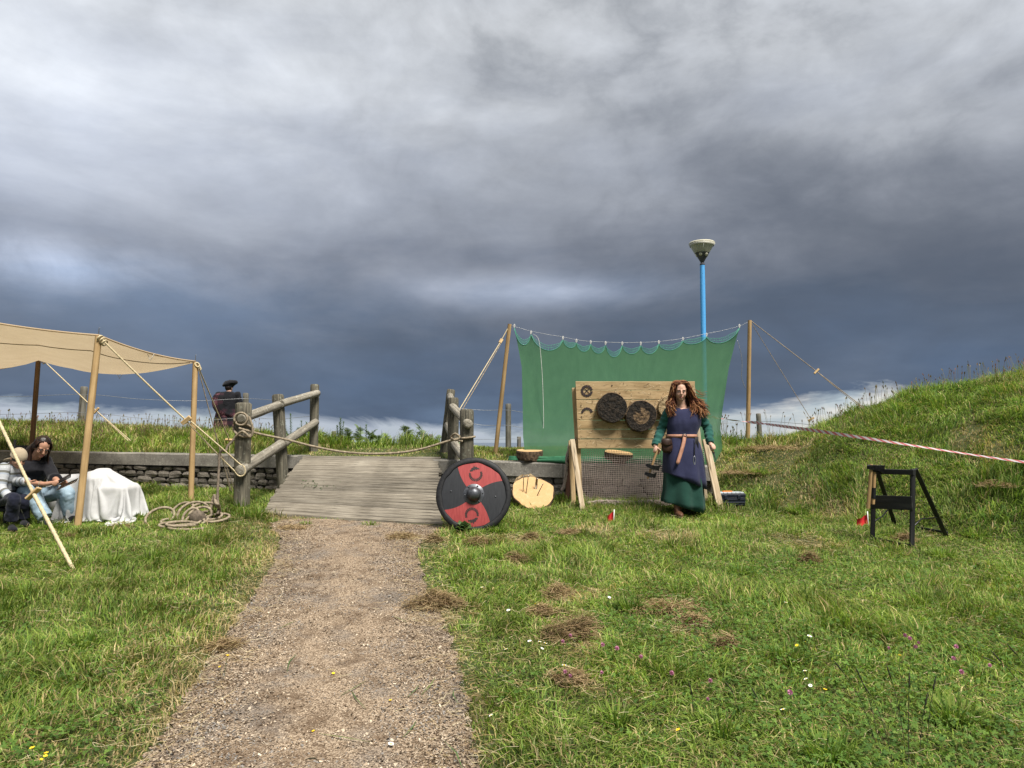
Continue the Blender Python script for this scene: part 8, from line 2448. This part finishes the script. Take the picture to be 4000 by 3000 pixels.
def region(u, v):
    if u < 600: return 'in the near left grass'
    if u < 1035 and v > 1400: return 'lying on the footpath'
    if v < 1330: return 'in the middle lawn'
    if u < 1180: return 'by the right path edge'
    if u < 1450: return 'below the dark hay heap'
    if u < 1650: return 'in the near right grass'
    if u < 1850: return 'just left of the dark stalks'
    return 'among the tall dark stalks'
ORD = ['first', 'second', 'third', 'fourth', 'fifth', 'sixth', 'seventh', 'eighth', 'ninth', 'tenth', 'eleventh', 'twelfth', 'thirteenth', 'fourteenth', 'fifteenth', 'sixteenth']
def ordinal(items, i, key):
    same = sorted((j for j in range(len(items)) if key(items[j]) == key(items[i])), key=lambda j: items[j][0])
    return '' if len(same) < 2 else ', ' + ORD[same.index(i)] + ' from the left'
for kind, lst_ in spots.items():
    pr_ = proto_flower(kind); nm, cat, grp = names[kind]
    for k, (u, v) in enumerate(lst_):
        g = Gd(u, v, 0.09); g.z = Hf(g.x, g.y); s_ = rp.uniform(.85, 1.25)
        if k == 0:
            o = pr_; o.location = g
        else: o = copy_tree(pr_, g)
        o.rotation_euler = (rp.uniform(-.5, .2), rp.uniform(-.3, .3), rp.uniform(0, 6.28)); o.scale = (s_, s_, s_)
        if 'lying' in region(u, v): o.location.z -= .07 * s_
        tag(o, nm + ' ' + region(u, v) + ordinal(lst_, k, lambda t: region(*t)), cat, grp)

# ------------------------------------------------------------------ tall dark grass stalks
STALKS = []
def stalk(ub, vb, ut, vt, label, hl=0.07, r=.0013, kind='plantain'):
    b0 = Gd(ub, vb); b0.z = Hf(b0.x, b0.y); t = Pt(ut, vt, b0.y + 0.02)
    root = thing('grass_stalk', label, 'grass stalk', b0, 'tall dark grass stalks'); STALKS.append((ut, label, root))
    P_ = spline([b0, b0.lerp(t, .55) + Vector(((ub - ut) * .00025, 0, .02)), t], 8); mb = MB(); mb.tube(P_, r, 5); mb.build('stem', M['stalk_dark'], root)
    d = (P_[-1] - P_[-4]).normalized(); e0 = t - d * hl; mb = MB()
    mb.tube([e0, e0.lerp(t, .3), e0.lerp(t, .7), t], [r, r * 2.6, r * 2.3, r * .6], 7, wob=.4)
    for k in range(14):
        q = e0.lerp(t, k / 14); a = k * 2.4; dd = (d + Vector((math.cos(a), math.sin(a), 0)) * .7).normalized() * hl * .16; s2 = d.cross(dd).normalized() * r * 1.2
        mb.tri(q - s2, q + s2, q + dd)
    mb.build('seed_head', M['stalk_dark'], root)
for i, (ub, vb, ut, vt) in enumerate([(1905, 1640, 1848, 1440), (1930, 1650, 1860, 1470), (1960, 1655, 1915, 1435), (1962, 1655, 1965, 1452), (2000, 1650, 2022, 1460), (1985, 1650, 2005, 1495), (1900, 1630, 1800, 1425), (2280, 1640, 2140, 1405), (2290, 1600, 2175, 1390), (2330, 1560, 2120, 1418), (1460, 1300, 1473, 1222), (1600, 1560, 1565, 1470), (1640, 1550, 1620, 1480), (1500, 1560, 1487, 1470), (2300, 1490, 2205, 1365)]):
    stalk(ub, vb, ut, vt, ['tall dark grass stalk with seed head, lower right foreground', 'tall dark grass stalk bending in from the right edge', 'single dark grass stalk standing in the right lawn', 'thin grass stalk left of the tall dark cluster'][0 if i < 7 else (1 if i in (7, 8, 9, 14) else (2 if i == 10 else 3))])
for i, (ub, vb, ut, vt) in enumerate([(178, 1118, 196, 1070), (186, 1118, 207, 1075), (225, 1120, 245, 1085), (262, 1118, 285, 1082), (200, 1120, 190, 1080), (290, 1118, 300, 1095)]):
    stalk(ub, vb, ut, vt, 'dark seeding stalk before the white sheet', .05)
for i, (ub, vb, ut, vt) in enumerate([(70, 1180, 45, 1100), (390, 1200, 386, 1165), (330, 1260, 322, 1190), (215, 1330, 210, 1270), (280, 1280, 290, 1220), (700, 1660, 660, 1640), (530, 1120, 548, 1075), (545, 1122, 590, 1098), (560, 1130, 600, 1110)]):
    stalk(ub, vb, ut, vt, 'dark grass stalk in the left lawn', .05)
for i, (ut, lb_, ro) in enumerate(STALKS):
    ro['label'] = lb_ + ordinal(STALKS, i, lambda t: t[1])
# cut green stems lying on the path
CUTS = []
for i, (u0, v0, u1, v1) in enumerate([(600, 1272 + 85, 640, 1340), (880, 1505, 905, 1480), (980, 1490, 990, 1520), (910, 1500, 940, 1465), (870, 1590, 900, 1555), (735, 1500, 790, 1470), (690, 1580, 800, 1600), (640, 1410, 620, 1450), (760, 1490, 790, 1530), (850, 1330, 880, 1345), (1000, 1660, 960, 1600)]):
    a = Gd(u0, v0, .03); c = Gd(u1, v1, .03); mb = MB(); w_ = (c - a).cross(Vector((0, 0, 1))).normalized() * .0035
    a.z = Hf(a.x, a.y) + .026; c.z = Hf(c.x, c.y) + .03; m_ = a.lerp(c, .5) + w_ * 4 + Vector((0, 0, .008))
    mb.rings([[a - w_ * .3, a + w_ * .3], [m_ - w_, m_ + w_], [c - w_ * .2, c + w_ * .2]], closed=False)
    tag(mb.build('cut_grass_stem', M['weed'] if i % 3 else M['bracken'], origin=a), 'loose cut grass blade lying on the bark footpath', 'grass blade', 'cut grass blades on the path')
    CUTS.append(((u0 + u1) / 2, 0, COL.objects[-1]))
for i, c_ in enumerate(CUTS): c_[2]['label'] += ordinal(CUTS, i, lambda t: t[1])
